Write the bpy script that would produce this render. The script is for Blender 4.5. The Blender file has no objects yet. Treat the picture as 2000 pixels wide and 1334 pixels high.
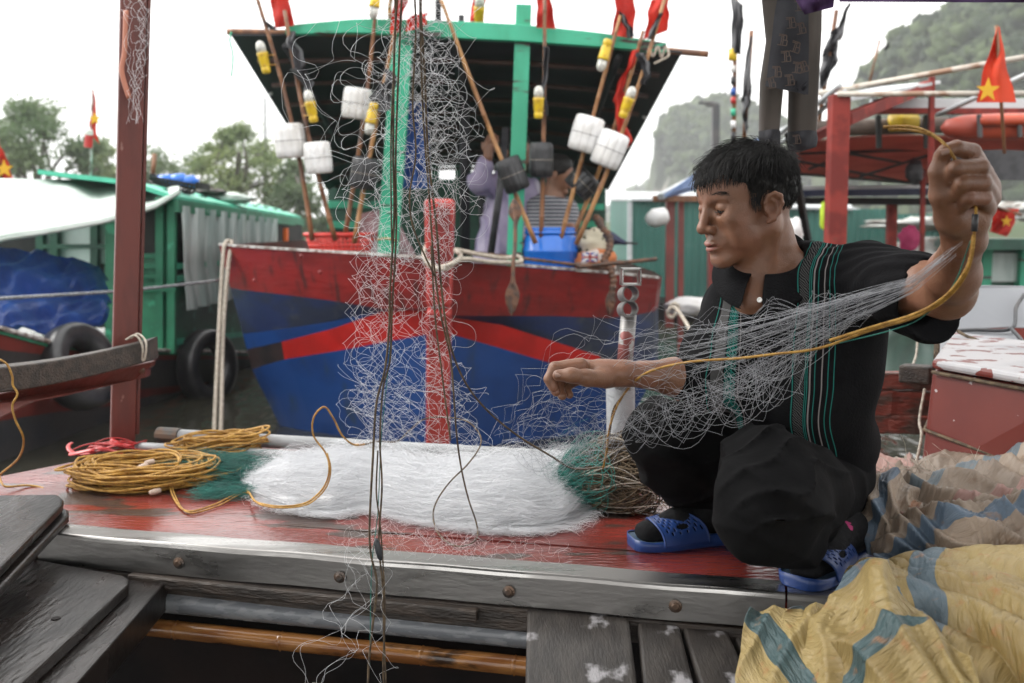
import bpy, math, random
import numpy as np
from mathutils import Vector, Matrix, noise as mn
R = math.radians
sc = bpy.context.scene
# ---------------------------------------------------------------- camera
CAM_H = 0.63; F = 1944.0; TH = math.atan(217 / F)
cam_d = bpy.data.cameras.new('camera'); cam = bpy.data.objects.new('camera', cam_d)
sc.collection.objects.link(cam); sc.camera = cam
cam.location = (0, 0, CAM_H); cam.rotation_euler = (math.pi / 2 - TH, 0, 0)
cam_d.sensor_width = 36.0; cam_d.lens = 36.0 * F / 2000.0
cam_d.clip_start = 0.05; cam_d.clip_end = 3000
cam_d.dof.use_dof = True; cam_d.dof.focus_distance = 1.80; cam_d.dof.aperture_fstop = 4.5
# ---------------------------------------------------------------- sky, sun, exposure
SUN_EL, SUN_AZ = R(42), R(-78)          # high and veiled, ahead of the camera and to the left
w = bpy.data.worlds.new('World'); sc.world = w; w.use_nodes = True
nt = w.node_tree; nt.nodes.clear()
wo = nt.nodes.new('ShaderNodeOutputWorld'); bg = nt.nodes.new('ShaderNodeBackground')
sky = nt.nodes.new('ShaderNodeTexSky'); sky.sky_type = 'NISHITA'; sky.sun_disc = False
sky.sun_elevation = SUN_EL; sky.sun_rotation = SUN_AZ; sky.air_density = 1.0; sky.dust_density = 6.0; sky.ozone_density = 1.0
bw = nt.nodes.new('ShaderNodeRGBToBW'); ov = nt.nodes.new('ShaderNodeMix'); ov.data_type = 'RGBA'; ov.inputs[0].default_value = 0.93
flat = nt.nodes.new('ShaderNodeMix'); flat.data_type = 'RGBA'; flat.inputs[0].default_value = 0.85
nt.links.new(sky.outputs[0], bw.inputs[0]); nt.links.new(sky.outputs[0], ov.inputs[6]); nt.links.new(bw.outputs[0], ov.inputs[7])
nt.links.new(ov.outputs[2], flat.inputs[6]); flat.inputs[7].default_value = (9.65, 9.55, 9.4, 1)   # an even overcast deck
nt.links.new(flat.outputs[2], bg.inputs[0]); bg.inputs[1].default_value = 0.15
nt.links.new(bg.outputs[0], wo.inputs[0])
sun_d = bpy.data.lights.new('sun', 'SUN'); sun = bpy.data.objects.new('sun', sun_d); sc.collection.objects.link(sun)
sun_d.energy = 1.5; sun_d.angle = R(25); sun_d.color = (1.0, 0.97, 0.93)
sd = Vector((math.sin(SUN_AZ) * math.cos(SUN_EL), math.cos(SUN_AZ) * math.cos(SUN_EL), math.sin(SUN_EL)))
sun.rotation_euler = sd.to_track_quat('Z', 'Y').to_euler(); sun.location = (0, 0, 30)
sc.view_settings.view_transform = 'Standard'; sc.view_settings.look = 'None'; sc.view_settings.gamma = 1
sc.view_settings.exposure = 0.95
sc.cycles.max_bounces = 8; sc.cycles.transparent_max_bounces = 12; sc.cycles.volume_bounces = 1
sc.cycles.use_denoising = True
sc.cycles.caustics_reflective = False; sc.cycles.caustics_refractive = False
WATER_Z = -0.55

# ---------------------------------------------------------------- helpers
rng = np.random.default_rng(7); random.seed(7)
CT, ST = math.cos(TH), math.sin(TH)
def ray(px, py):
    x = (px - 1000) / F; u = (667 - py) / F
    return np.array([x, CT + ST * u, -ST + CT * u])
def P(px, py, Y):
    d = ray(px, py); return np.array([0, 0, CAM_H]) + d * (Y / d[1])
def PZ(px, py, z):
    d = ray(px, py); return np.array([0, 0, CAM_H]) + d * ((z - CAM_H) / d[2])
def nrm(v):
    v = np.asarray(v, float); n = np.linalg.norm(v); return v / n if n > 1e-12 else v
def lerp(a, b, t): return a + (b - a) * t
def pw(xs, ys, x): return float(np.interp(x, xs, ys))
def catmull(pts, n=8):
    p = np.asarray(pts, float)
    if len(p) < 3: return np.array([lerp(p[0], p[1], t) for t in np.linspace(0, 1, n + 1)])
    q = np.vstack([2 * p[0] - p[1], p, 2 * p[-1] - p[-2]]); out = []
    for i in range(1, len(q) - 2):
        for t in np.linspace(0, 1, n, endpoint=False):
            a, b, c, d = q[i - 1], q[i], q[i + 1], q[i + 2]
            out.append(0.5 * ((2 * b) + (c - a) * t + (2 * a - 5 * b + 4 * c - d) * t * t + (-a + 3 * b - 3 * c + d) * t ** 3))
    out.append(p[-1]); return np.array(out)

class MB:
    """collects shapes in world coordinates; build() links them as one mesh object"""
    def __init__(s): s.v = []; s.f = []; s.m = []; s.n = 0; s.uv = None
    def add(s, V, Fc, mi=0):
        V = np.asarray(V, float).reshape(-1, 3); k = s.n
        s.v.append(V); s.n += len(V)
        for f in Fc: s.f.append(tuple(int(i) + k for i in f)); s.m.append(mi)
        return s
    def box(s, c, size, rot=None, mi=0):
        h = np.array(size) / 2.0
        V = np.array([[x, y, z] for x in (-1, 1) for y in (-1, 1) for z in (-1, 1)]) * h
        if rot is not None: V = V @ np.array(rot).T
        return s.add(V + np.array(c), [(0, 1, 3, 2), (4, 6, 7, 5), (0, 4, 5, 1), (2, 3, 7, 6), (0, 2, 6, 4), (1, 5, 7, 3)], mi)
    def beam(s, a, b, w, h, up=(0, 0, 1), mi=0, taper=1.0):
        a = np.array(a, float); b = np.array(b, float); t = nrm(b - a); sx = nrm(np.cross(t, up))
        if np.linalg.norm(np.cross(t, up)) < 1e-5: sx = nrm(np.cross(t, (0, 1, 0)))
        sy = np.cross(sx, t); V = []
        for p, k in ((a, 1), (b, taper)):
            for i, j in ((-1, -1), (1, -1), (1, 1), (-1, 1)): V.append(p + sx * i * w / 2 * k + sy * j * h / 2 * k)
        return s.add(V, [(3, 2, 1, 0), (4, 5, 6, 7), (0, 1, 5, 4), (1, 2, 6, 5), (2, 3, 7, 6), (3, 0, 4, 7)], mi)
    def prism(s, poly, vec, mi=0):
        p = np.asarray(poly, float); n = len(p); V = np.vstack([p, p + np.array(vec)])
        Fc = [tuple(range(n))[::-1], tuple(range(n, 2 * n))] + [(i, (i + 1) % n, n + (i + 1) % n, n + i) for i in range(n)]
        return s.add(V, Fc, mi)
    def tube(s, pts, r, n=8, cap=True, mi=0, flat=1.0):
        p = np.asarray(pts, float); m = len(p)
        r = np.full(m, float(r)) if np.isscalar(r) else np.asarray(r, float)
        t = np.gradient(p, axis=0); t /= np.maximum(np.linalg.norm(t, axis=1), 1e-9)[:, None]
        u = np.cross(t[0], (0.13, 0.31, 0.94)); 
        if np.linalg.norm(u) < 1e-3: u = np.cross(t[0], (1, 0, 0))
        u = nrm(u); U = []
        for i in range(m):
            u = u - t[i] * np.dot(u, t[i]); u = nrm(u); U.append(u)
        U = np.array(U); W = np.cross(t, U)
        a = np.linspace(0, 2 * math.pi, n, endpoint=False)
        V = p[:, None] + r[:, None, None] * (np.cos(a)[None, :, None] * U[:, None] + flat * np.sin(a)[None, :, None] * W[:, None])
        Fc = [(i * n + j, i * n + (j + 1) % n, (i + 1) * n + (j + 1) % n, (i + 1) * n + j) for i in range(m - 1) for j in range(n)]
        if cap: Fc += [tuple(range(n))[::-1], tuple((m - 1) * n + j for j in range(n))]
        return s.add(V, Fc, mi)
    def lathe(s, prof, a, b, n=24, mi=0, cap=True, rib=0, ribd=0.0):
        """prof: (t along a->b in metres, radius)"""
        a = np.array(a, float); b = np.array(b, float); t = nrm(b - a)
        u = nrm(np.cross(t, (0.1, 0.2, 0.97) if abs(t[2]) < .9 else (0, 1, 0))); w_ = np.cross(t, u)
        an = np.linspace(0, 2 * math.pi, n, endpoint=False); V = []
        k = 1 - ribd * (0.5 - 0.5 * np.cos(an * rib)) ** 6 if rib else np.ones(n)
        for h, r in prof: V.append(a + t * h + r * (np.cos(an) * k)[:, None] * u + r * (np.sin(an) * k)[:, None] * w_)
        V = np.array(V); m = len(prof)
        Fc = [(i * n + j, i * n + (j + 1) % n, (i + 1) * n + (j + 1) % n, (i + 1) * n + j) for i in range(m - 1) for j in range(n)]
        if cap: Fc += [tuple(range(n))[::-1], tuple((m - 1) * n + j for j in range(n))]
        return s.add(V, Fc, mi)
    def grid(s, G, mi=0, closeu=False, flip=False):
        G = np.asarray(G, float); a, b = G.shape[:2]; Fc = []
        for i in range(a - 1):
            for j in range(b - 1 + (1 if closeu else 0)):
                q = (i * b + j, i * b + (j + 1) % b, (i + 1) * b + (j + 1) % b, (i + 1) * b + j)
                Fc.append(q[::-1] if flip else q)
        return s.add(G.reshape(-1, 3), Fc, mi)
    def slab(s, G, th, mi=0):
        """a sheet with real thickness: G (a x b points), offset by vector th"""
        G = np.asarray(G, float); a, b = G.shape[:2]; th = np.array(th, float)
        s.grid(G, mi); s.grid(G + th, mi, flip=True)
        e = [G[0], G[-1][::-1], G[:, 0][::-1], G[:, -1]]
        for k in e: s.grid(np.array([k + th, k]), mi)
        return s
    def ball(s, c, r, mi=0, n=10, sub=None):
        c = np.array(c, float); r = np.array([r] * 3 if np.isscalar(r) else r); V = []; m = n // 2 + 1
        for i in range(m):
            ph = math.pi * i / (m - 1)
            for j in range(n):
                an = 2 * math.pi * j / n; V.append(c + r * np.array([math.sin(ph) * math.cos(an), math.sin(ph) * math.sin(an), math.cos(ph)]))
        Fc = [(i * n + j, (i + 1) * n + j, (i + 1) * n + (j + 1) % n, i * n + (j + 1) % n) for i in range(m - 1) for j in range(n)]
        return s.add(V, Fc, mi)
    def build(s, name, mats, parent=None, smooth=False, bevel=0, sub=0, rad=None):
        V = np.vstack(s.v) if s.v else np.zeros((0, 3))
        loc = np.array(parent['_w']) if parent is not None and '_w' in parent else np.zeros(3)
        o = raw_mesh(name, V - loc, s.f, mats, s.m if max(s.m or [0]) else None, smooth)
        if parent is not None: o.parent = parent; o['_w'] = list(loc)
        else:
            lo, hi = V.min(0), V.max(0); c = np.array([(lo[0] + hi[0]) / 2, (lo[1] + hi[1]) / 2, lo[2]])
            o.data.transform(Matrix.Translation(-Vector(c))); o.location = c; o['_w'] = list(c)
        if bevel:
            md = o.modifiers.new('bevel', 'BEVEL'); md.width = bevel; md.segments = 2; md.limit_method = 'ANGLE'; md.angle_limit = R(40)
        if sub:
            md = o.modifiers.new('sub', 'SUBSURF'); md.levels = sub; md.render_levels = sub
        return o
def raw_mesh(name, V, Fc, mats, mi=None, smooth=False):
    me = bpy.data.meshes.new(name)
    if isinstance(Fc, np.ndarray):
        nf, k = Fc.shape
        me.vertices.add(len(V)); me.vertices.foreach_set('co', np.asarray(V, np.float32).ravel())
        me.loops.add(nf * k); me.loops.foreach_set('vertex_index', Fc.astype(np.int32).ravel())
        me.polygons.add(nf); me.polygons.foreach_set('loop_start', np.arange(0, nf * k, k, dtype=np.int32))
        me.update(calc_edges=True)
    else:
        me.from_pydata([tuple(v) for v in V], [], [tuple(f) for f in Fc])
    if not isinstance(mats, (list, tuple)): mats = [mats]
    for m in mats: me.materials.append(m)
    if mi is not None: me.polygons.foreach_set('material_index', np.asarray(mi, np.int32))
    if smooth: me.polygons.foreach_set('use_smooth', np.ones(len(me.polygons), bool))
    me.update()
    o = bpy.data.objects.new(name, me); sc.collection.objects.link(o); return o
def npmesh(name, V, Fc, mats, parent=None, smooth=True, mi=None):
    V = np.asarray(V, float)
    if parent is not None:
        loc = np.array(parent['_w'])
        o = raw_mesh(name, V - loc, Fc, mats, mi, smooth); o.parent = parent; o['_w'] = list(loc); return o
    lo, hi = V.min(0), V.max(0); c = np.array([(lo[0] + hi[0]) / 2, (lo[1] + hi[1]) / 2, lo[2]])
    o = raw_mesh(name, V - c, Fc, mats, mi, smooth); o.location = c; o['_w'] = list(c); return o
def tag(o, label=None, cat=None, group=None, kind=None):
    if label: o['label'] = label
    if cat: o['category'] = cat
    if group: o['group'] = group
    if kind: o['kind'] = kind
    return o
def thing(name, label, cat, loc, group=None):
    o = bpy.data.objects.new(name, None); sc.collection.objects.link(o); o.empty_display_size = 0.1
    o.location = loc; o['_w'] = [float(x) for x in loc]
    return tag(o, label, cat, group)
def set_uv(o, uv_per_vert):
    me = o.data; l = me.uv_layers.new(name='UVMap'); idx = np.empty(len(me.loops), np.int32); me.loops.foreach_get('vertex_index', idx)
    l.data.foreach_set('uv', np.asarray(uv_per_vert, np.float32)[idx].ravel())

def strands(curves, r, n=3):
    """curves: list of (k x 3) arrays of the same length k -> tubes as numpy verts / quads"""
    C = np.asarray(curves, float); N, k, _ = C.shape
    t = np.gradient(C, axis=1); t /= np.maximum(np.linalg.norm(t, axis=2), 1e-9)[..., None]
    ref = np.array([0.21, -0.55, 0.81]); u = np.cross(t, ref); u /= np.maximum(np.linalg.norm(u, axis=2), 1e-6)[..., None]
    v = np.cross(t, u); a = np.linspace(0, 2 * math.pi, n, endpoint=False)
    rr = np.asarray(r, float).reshape(-1, 1, 1, 1) if not np.isscalar(r) else r
    V = C[:, :, None] + rr * (np.cos(a)[None, None, :, None] * u[:, :, None] + np.sin(a)[None, None, :, None] * v[:, :, None])
    i = np.arange(k - 1)[:, None]; j = np.arange(n)[None, :]
    q = np.stack([i * n + j, i * n + (j + 1) % n, (i + 1) * n + (j + 1) % n, (i + 1) * n + j], -1).reshape(-1, 4)
    Fq = (q[None] + (np.arange(N) * k * n)[:, None, None]).reshape(-1, 4)
    return V.reshape(-1, 3), Fq
def cat_vf(lst):
    Vs, Fs, k = [], [], 0
    for V, Fc in lst: Vs.append(V); Fs.append(Fc + k); k += len(V)
    return np.vstack(Vs), np.vstack(Fs)
def smooth_noise(n, seed, freq, amp=1.0):
    """1-D smooth random curve with n samples and about freq bumps"""
    g = np.random.default_rng(seed); k = max(2, int(freq) + 2); y = g.normal(0, 1, k)
    x = np.linspace(0, k - 1, n); i = np.minimum(x.astype(int), k - 2); f = x - i; f = f * f * (3 - 2 * f)
    return amp * (y[i] * (1 - f) + y[i + 1] * f)

# ---------------------------------------------------------------- materials
def mat(name, c, c2=None, ns=4.0, lo=0.4, hi=0.6, st=(1, 1, 1), rough=0.6, rough2=None, metal=0.0, bump=0.0, bs=40.0, bst=None,
        c3=None, ns3=8.0, lo3=0.62, hi3=0.66, st3=(1, 1, 1), trans=0.0, alpha=1.0, coat=0.0, sss=0.0, spec=0.5, detail=6.0, translucent=0.0, sheen=0.0, wet=0.0):
    m = bpy.data.materials.new(name); m.use_nodes = True; t = m.node_tree; t.nodes.clear(); L = t.links.new
    out = t.nodes.new('ShaderNodeOutputMaterial'); b = t.nodes.new('ShaderNodeBsdfPrincipled')
    tc = t.nodes.new('ShaderNodeTexCoord')
    def nz(scale, stv, det, lo_, hi_):
        mp = t.nodes.new('ShaderNodeMapping'); mp.inputs['Scale'].default_value = stv; L(tc.outputs['Object'], mp.inputs[0])
        n = t.nodes.new('ShaderNodeTexNoise'); n.inputs['Scale'].default_value = scale; n.inputs['Detail'].default_value = det
        L(mp.outputs[0], n.inputs['Vector'])
        r = t.nodes.new('ShaderNodeMapRange'); r.inputs[1].default_value = lo_; r.inputs[2].default_value = hi_; r.interpolation_type = 'SMOOTHSTEP'
        L(n.outputs[0], r.inputs[0]); return n, r
    b.inputs['Base Color'].default_value = (*c, 1); b.inputs['Roughness'].default_value = rough
    b.inputs['Metallic'].default_value = metal; b.inputs['Specular IOR Level'].default_value = spec
    b.inputs['Transmission Weight'].default_value = trans; b.inputs['Alpha'].default_value = alpha
    b.inputs['Coat Weight'].default_value = coat; b.inputs['Coat Roughness'].default_value = 0.08
    b.inputs['Sheen Weight'].default_value = sheen
    if sss: b.inputs['Subsurface Weight'].default_value = sss; b.inputs['Subsurface Radius'].default_value = (0.012, 0.005, 0.003); b.inputs['Subsurface Scale'].default_value = 1.0
    col = None
    if c2 is not None:
        n1, r1 = nz(ns, st, detail, lo, hi); mx = t.nodes.new('ShaderNodeMix'); mx.data_type = 'RGBA'
        mx.inputs[6].default_value = (*c, 1); mx.inputs[7].default_value = (*c2, 1); L(r1.outputs[0], mx.inputs[0]); col = mx.outputs[2]
        if rough2 is not None:
            rr = t.nodes.new('ShaderNodeMapRange'); rr.inputs[3].default_value = rough; rr.inputs[4].default_value = rough2
            L(r1.outputs[0], rr.inputs[0]); L(rr.outputs[0], b.inputs['Roughness'])
    if c3 is not None:
        n3, r3 = nz(ns3, st3, 8.0, lo3, hi3); mx = t.nodes.new('ShaderNodeMix'); mx.data_type = 'RGBA'
        mx.inputs[6].default_value = (*c, 1); 
        if col is not None: L(col, mx.inputs[6])
        mx.inputs[7].default_value = (*c3, 1); L(r3.outputs[0], mx.inputs[0]); col = mx.outputs[2]
    if col is not None: L(col, b.inputs['Base Color'])
    if wet:
        nw, rw = nz(wet, (1, 1, 1), 3.0, 0.42, 0.56); rr = t.nodes.new('ShaderNodeMapRange'); rr.inputs[3].default_value = rough; rr.inputs[4].default_value = 0.06
        L(rw.outputs[0], rr.inputs[0]); L(rr.outputs[0], b.inputs['Roughness'])
    if bump:
        nb, rb = nz(bs, bst or st, 6.0, 0.0, 1.0); bp = t.nodes.new('ShaderNodeBump'); bp.inputs['Strength'].default_value = min(1.0, bump)
        bp.inputs['Distance'].default_value = 0.004 * max(1.0, bump); L(nb.outputs[0], bp.inputs['Height']); L(bp.outputs[0], b.inputs['Normal'])
    surf = b.outputs[0]
    if translucent:
        tr = t.nodes.new('ShaderNodeBsdfTranslucent'); tr.inputs[0].default_value = (*c, 1)
        if col is not None: L(col, tr.inputs[0])
        mxs = t.nodes.new('ShaderNodeMixShader'); mxs.inputs[0].default_value = translucent
        L(surf, mxs.inputs[1]); L(tr.outputs[0], mxs.inputs[2]); surf = mxs.outputs[0]
    L(surf, out.inputs[0]); return m
# ================================================================ implicit surfaces -> mesh (surface nets)
_H = np.random.default_rng(99).random((32, 32, 32)).astype(np.float32)
def vnoise(p):
    i = np.floor(p).astype(int); f = p - i; f = f * f * (3 - 2 * f); r = 0
    for a in (0, 1):
        for b in (0, 1):
            for c in (0, 1):
                w_ = (f[:, 0] if a else 1 - f[:, 0]) * (f[:, 1] if b else 1 - f[:, 1]) * (f[:, 2] if c else 1 - f[:, 2])
                r = r + w_ * _H[(i[:, 0] + a) & 31, (i[:, 1] + b) & 31, (i[:, 2] + c) & 31]
    return r * 2 - 1
class Sdf:
    def __init__(s, M=None, o=(0, 0, 0)):
        s.pr = []; s.M = np.eye(3) if M is None else np.array(M, float); s.o = np.array(o, float)   # columns of M: local axes in world
    def W(s, p): return s.o + s.M @ np.asarray(p, float)
    def _p(s, fn, lo, hi, k, op): s.pr.append((fn, np.array(lo, float), np.array(hi, float), k, op)); return s
    def ell(s, c, r, k=.01, op=1, rot=None, W=False):
        c = np.array(c, float) if W else s.W(c); A = s.M if rot is None else (np.array(rot) if W else s.M @ np.array(rot)); r = np.array(r, float); mx = r.max()
        if W and rot is None: A = np.eye(3)
        def fn(p):
            q = (p - c) @ A; k0 = np.linalg.norm(q / r, axis=1); k1 = np.linalg.norm(q / (r * r), axis=1); return np.where(k1 < 1e-9, -r.min(), k0 * (k0 - 1) / np.maximum(k1, 1e-9))
        return s._p(fn, c - mx, c + mx, k, op)
    def cone(s, a, b, ra, rb, k=.01, op=1, W=False):
        a = np.array(a, float) if W else s.W(a); b = np.array(b, float) if W else s.W(b); ab = b - a; L2 = max(1e-12, ab @ ab); m = max(ra, rb)
        def fn(p):
            t = np.clip(((p - a) @ ab) / L2, 0, 1); return np.linalg.norm(p - a - t[:, None] * ab, axis=1) - (ra + (rb - ra) * t)
        return s._p(fn, np.minimum(a, b) - m, np.maximum(a, b) + m, k, op)
    def chain(s, pts, rs, k=.005, op=1, W=False):
        for i in range(len(pts) - 1): s.cone(pts[i], pts[i + 1], rs[i], rs[i + 1], k if i else k, op, W)
        return s
    def ev(s, p, pr=None, disp=None):
        d = np.full(len(p), 1.0)
        for fn, lo, hi, k, op in (s.pr if pr is None else pr):
            e = fn(p)
            if op > 0: h = np.clip(.5 + .5 * (d - e) / k, 0, 1); d = d * (1 - h) + e * h - k * h * (1 - h)
            else: h = np.clip(.5 - .5 * (d + e) / k, 0, 1); d = d * (1 - h) - e * h + k * h * (1 - h)
        if disp is not None: d = d + disp(p)
        return d
    def mesh(s, h, disp=None, n=14, pad=.01):
        lo = np.min([q[1] for q in s.pr if q[4] > 0], 0) - pad; hi = np.max([q[2] for q in s.pr if q[4] > 0], 0) + pad
        nb = np.ceil((hi - lo) / (h * n)).astype(int); B = 1 << 12
        ids, poss, quads = [], [], []
        ar = np.arange(-1, n + 1); I, J, K = np.meshgrid(ar, ar, ar, indexing='ij'); m = n + 2
        cor = [(a, b, c) for a in (0, 1) for b in (0, 1) for c in (0, 1)]
        edges = [(u, v) for u in range(8) for v in range(u + 1, 8) if sum(abs(cor[u][q] - cor[v][q]) for q in range(3)) == 1]
        hd = h * n * .5 * 1.733
        for bi in range(nb[0]):
            for bj in range(nb[1]):
                for bk in range(nb[2]):
                    b0 = np.array([bi, bj, bk]) * n; c = lo + (b0 + n / 2) * h
                    pr = [q for q in s.pr if np.all(c + h * n * .5 + q[3] + 2 * h > q[1]) and np.all(c - h * n * .5 - q[3] - 2 * h < q[2])]
                    if not any(q[4] > 0 for q in pr): continue
                    if abs(s.ev(c[None], pr)[0]) > hd * 1.7 + .01: continue
                    X = np.stack([I, J, K], -1).reshape(-1, 3) + b0; D_ = s.ev(lo + X * h, pr, disp).reshape(m, m, m)
                    S = D_ < 0
                    if S.all() or not S.any(): continue
                    vals = [D_[a:a + m - 1, b:b + m - 1, c_:c_ + m - 1] for a, b, c_ in cor]; sg = [v < 0 for v in vals]
                    cnt = sum(q.astype(int) for q in sg); act = (cnt > 0) & (cnt < 8); w_ = np.argwhere(act)
                    if len(w_) == 0: continue
                    acc = np.zeros((len(w_), 3)); nn = np.zeros(len(w_)); vv = [v[act] for v in vals]
                    for u, v in edges:
                        a, b = vv[u], vv[v]; cr = (a < 0) != (b < 0); t = np.where(cr, a / np.where(cr, a - b, 1), 0)
                        pt = np.array(cor[u]) + t[:, None] * (np.array(cor[v]) - np.array(cor[u])); acc += np.where(cr[:, None], pt, 0); nn += cr
                    pos = lo + (w_ - 1 + b0 + acc / nn[:, None]) * h; g = w_ - 1 + b0 + 2
                    ids.append(g[:, 0] * B * B + g[:, 1] * B + g[:, 2]); poss.append(pos)
                    for ax in range(3):
                        sl = [slice(1, m - 1)] * 3; s2 = list(sl); s2[ax] = slice(2, m); A_, B_ = S[tuple(sl)], S[tuple(s2)]
                        e = np.argwhere(A_ != B_); 
                        if len(e) == 0: continue
                        fl = A_[tuple(e.T)]; g = e + b0 + 2; o1, o2 = [(1, 2), (2, 0), (0, 1)][ax]; q = []
                        for d1, d2 in ((1, 1), (0, 1), (0, 0), (1, 0)):
                            gg = g.copy(); gg[:, o1] -= d1; gg[:, o2] -= d2; q.append(gg[:, 0] * B * B + gg[:, 1] * B + gg[:, 2])
                        q = np.stack(q, 1); q[~fl] = q[~fl][:, ::-1]; quads.append(q)
        ids = np.concatenate(ids); poss = np.concatenate(poss); Q = np.concatenate(quads); u, ix = np.unique(ids, return_index=True); V = poss[ix]
        F_ = np.searchsorted(u, Q); F_ = np.minimum(F_, len(u) - 1); ok = (u[F_] == Q).all(1); F_ = F_[ok]
        return V, F_
def relax(V, Fc, it=1, lam=.5):
    for _ in range(it):
        A = np.zeros_like(V); c = np.zeros(len(V))
        for a, b in ((0, 1), (1, 2), (2, 3), (3, 0)):
            np.add.at(A, Fc[:, a], V[Fc[:, b]]); np.add.at(A, Fc[:, b], V[Fc[:, a]]); np.add.at(c, Fc[:, a], 1); np.add.at(c, Fc[:, b], 1)
        V = V + lam * (A / np.maximum(c, 1)[:, None] - V)
    return V
# ================================================================ water
m_water = mat('murky_harbour_water', (0.055, 0.052, 0.038), (0.04, 0.040, 0.030), ns=.6, rough=0.07, spec=0.5)
t = m_water.node_tree; bsdf = [n for n in t.nodes if n.type == 'BSDF_PRINCIPLED'][0]
tcn = t.nodes.new('ShaderNodeTexCoord'); n1 = t.nodes.new('ShaderNodeTexNoise'); n1.inputs['Scale'].default_value = 3.2; n1.inputs['Detail'].default_value = 3
mp = t.nodes.new('ShaderNodeMapping'); mp.inputs['Scale'].default_value = (1, .55, 1)
n2 = t.nodes.new('ShaderNodeTexVoronoi'); n2.inputs['Scale'].default_value = 9
ad = t.nodes.new('ShaderNodeMath'); ad.operation = 'MULTIPLY_ADD'; ad.inputs[1].default_value = .06
bp = t.nodes.new('ShaderNodeBump'); bp.inputs['Strength'].default_value = .45; bp.inputs['Distance'].default_value = .06
for a_, b_ in ((tcn.outputs['Object'], mp.inputs[0]), (mp.outputs[0], n1.inputs['Vector']), (mp.outputs[0], n2.inputs['Vector']), (n2.outputs[0], ad.inputs[0]), (n1.outputs[0], ad.inputs[2]), (ad.outputs[0], bp.inputs['Height']), (bp.outputs[0], bsdf.inputs['Normal'])): t.links.new(a_, b_)
mb = MB(); mb.add([(-1400, -60, WATER_Z), (1400, -60, WATER_Z), (1400, 880, WATER_Z), (-1400, 880, WATER_Z)], [(0, 1, 2, 3)])
tag(mb.build('water', m_water), kind='structure')
# ================================================================ materials of the near boat
m_deck = mat('deck_red_paint', (0.20, 0.034, 0.025), (0.14, 0.025, 0.02), ns=3, st=(1, 3, 1), rough=0.27, bump=0.4, bs=18, bst=(1.5, 5, 1),
             c3=(0.062, 0.040, 0.033), ns3=4, lo3=0.55, hi3=0.60, st3=(1, 2.6, 1), wet=3.5)
m_post = mat('post_red_paint', (0.125, 0.026, 0.018), (0.09, 0.019, 0.013), ns=8, st=(2, 2, .5), rough=0.42, bump=0.7, bs=35, bst=(1, 1, .25),
             c3=(0.22, 0.11, 0.09), ns3=30, lo3=0.70, hi3=0.73)
m_steel = mat('brushed_steel', (0.42, 0.41, 0.395), (0.28, 0.27, 0.26), ns=3, st=(1, 6, 6), rough=0.26, rough2=0.42, metal=1.0, bump=0.12, bs=12, bst=(1, 8, 8),
              c3=(0.2, 0.13, 0.09), ns3=11, lo3=0.72, hi3=0.78)
m_blackwood = mat('black_wet_wood', (0.010, 0.0085, 0.008), (0.022, 0.017, 0.015), ns=5, st=(2.2, 1, 1), rough=0.36, rough2=0.24, spec=.35, bump=0.55, bs=30, bst=(3.5, .8, 1))
m_darkwood = mat('dark_weathered_wood', (0.026, 0.020, 0.016), (0.055, 0.041, 0.032), ns=9, st=(1, 5, 5), rough=0.5, bump=1.0, bs=25, bst=(1, 9, 9))
m_greywood = mat('grey_weathered_wood', (0.036, 0.030, 0.026), (0.020, 0.016, 0.014), ns=10, st=(5, 1, 1), rough=0.5, bump=.4, bs=40, bst=(6, 1, 1),
                 c3=(0.30, 0.29, 0.30), ns3=7, lo3=0.60, hi3=0.66, st3=(1.6, 1, 1))
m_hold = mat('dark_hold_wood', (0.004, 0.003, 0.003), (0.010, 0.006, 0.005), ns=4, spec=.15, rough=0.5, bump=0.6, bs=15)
m_pvc = mat('grey_plastic_pipe', (0.17, 0.18, 0.195), (0.24, 0.25, 0.26), ns=14, st=(1, 4, 4), lo=.5, hi=.6, rough=0.25, rough2=0.45, bump=0.1, bs=60)
m_pvcw = mat('pale_plastic_pipe', (0.36, 0.37, 0.38), (0.27, 0.275, 0.28), ns=6, rough=0.35, bump=0.08, bs=50)
m_bamboo_wet = mat('wet_brown_bamboo', (0.26, 0.115, 0.035), (0.17, 0.065, 0.02), ns=5, st=(1, 8, 8), rough=0.14, bump=0.15, bs=20, bst=(1, 6, 6), c3=(0.03, 0.015, 0.008), ns3=5, lo3=.6, hi3=.68, st3=(1, 3, 3))
m_bolt = mat('rusty_bolt', (0.09, 0.085, 0.08), (0.13, 0.085, 0.06), ns=30, rough=0.45, metal=0.7)
m_rope_white = mat('white_rope', (0.52, 0.47, 0.40), (0.36, 0.31, 0.25), ns=90, rough=0.8, bump=1.2, bs=220)
m_rope_yellow = mat('yellow_twisted_rope', (0.52, 0.29, 0.055), (0.36, 0.18, 0.03), ns=60, rough=0.5, bump=1.0, bs=300)
m_rope_brown = mat('brown_twisted_rope', (0.15, 0.105, 0.06), (0.075, 0.052, 0.032), ns=60, rough=0.7, bump=1.0, bs=300)
m_tarp_dark = mat('dark_canopy_tarp', (0.05, 0.05, 0.055), (0.03, 0.03, 0.033), ns=3, rough=0.6)

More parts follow.
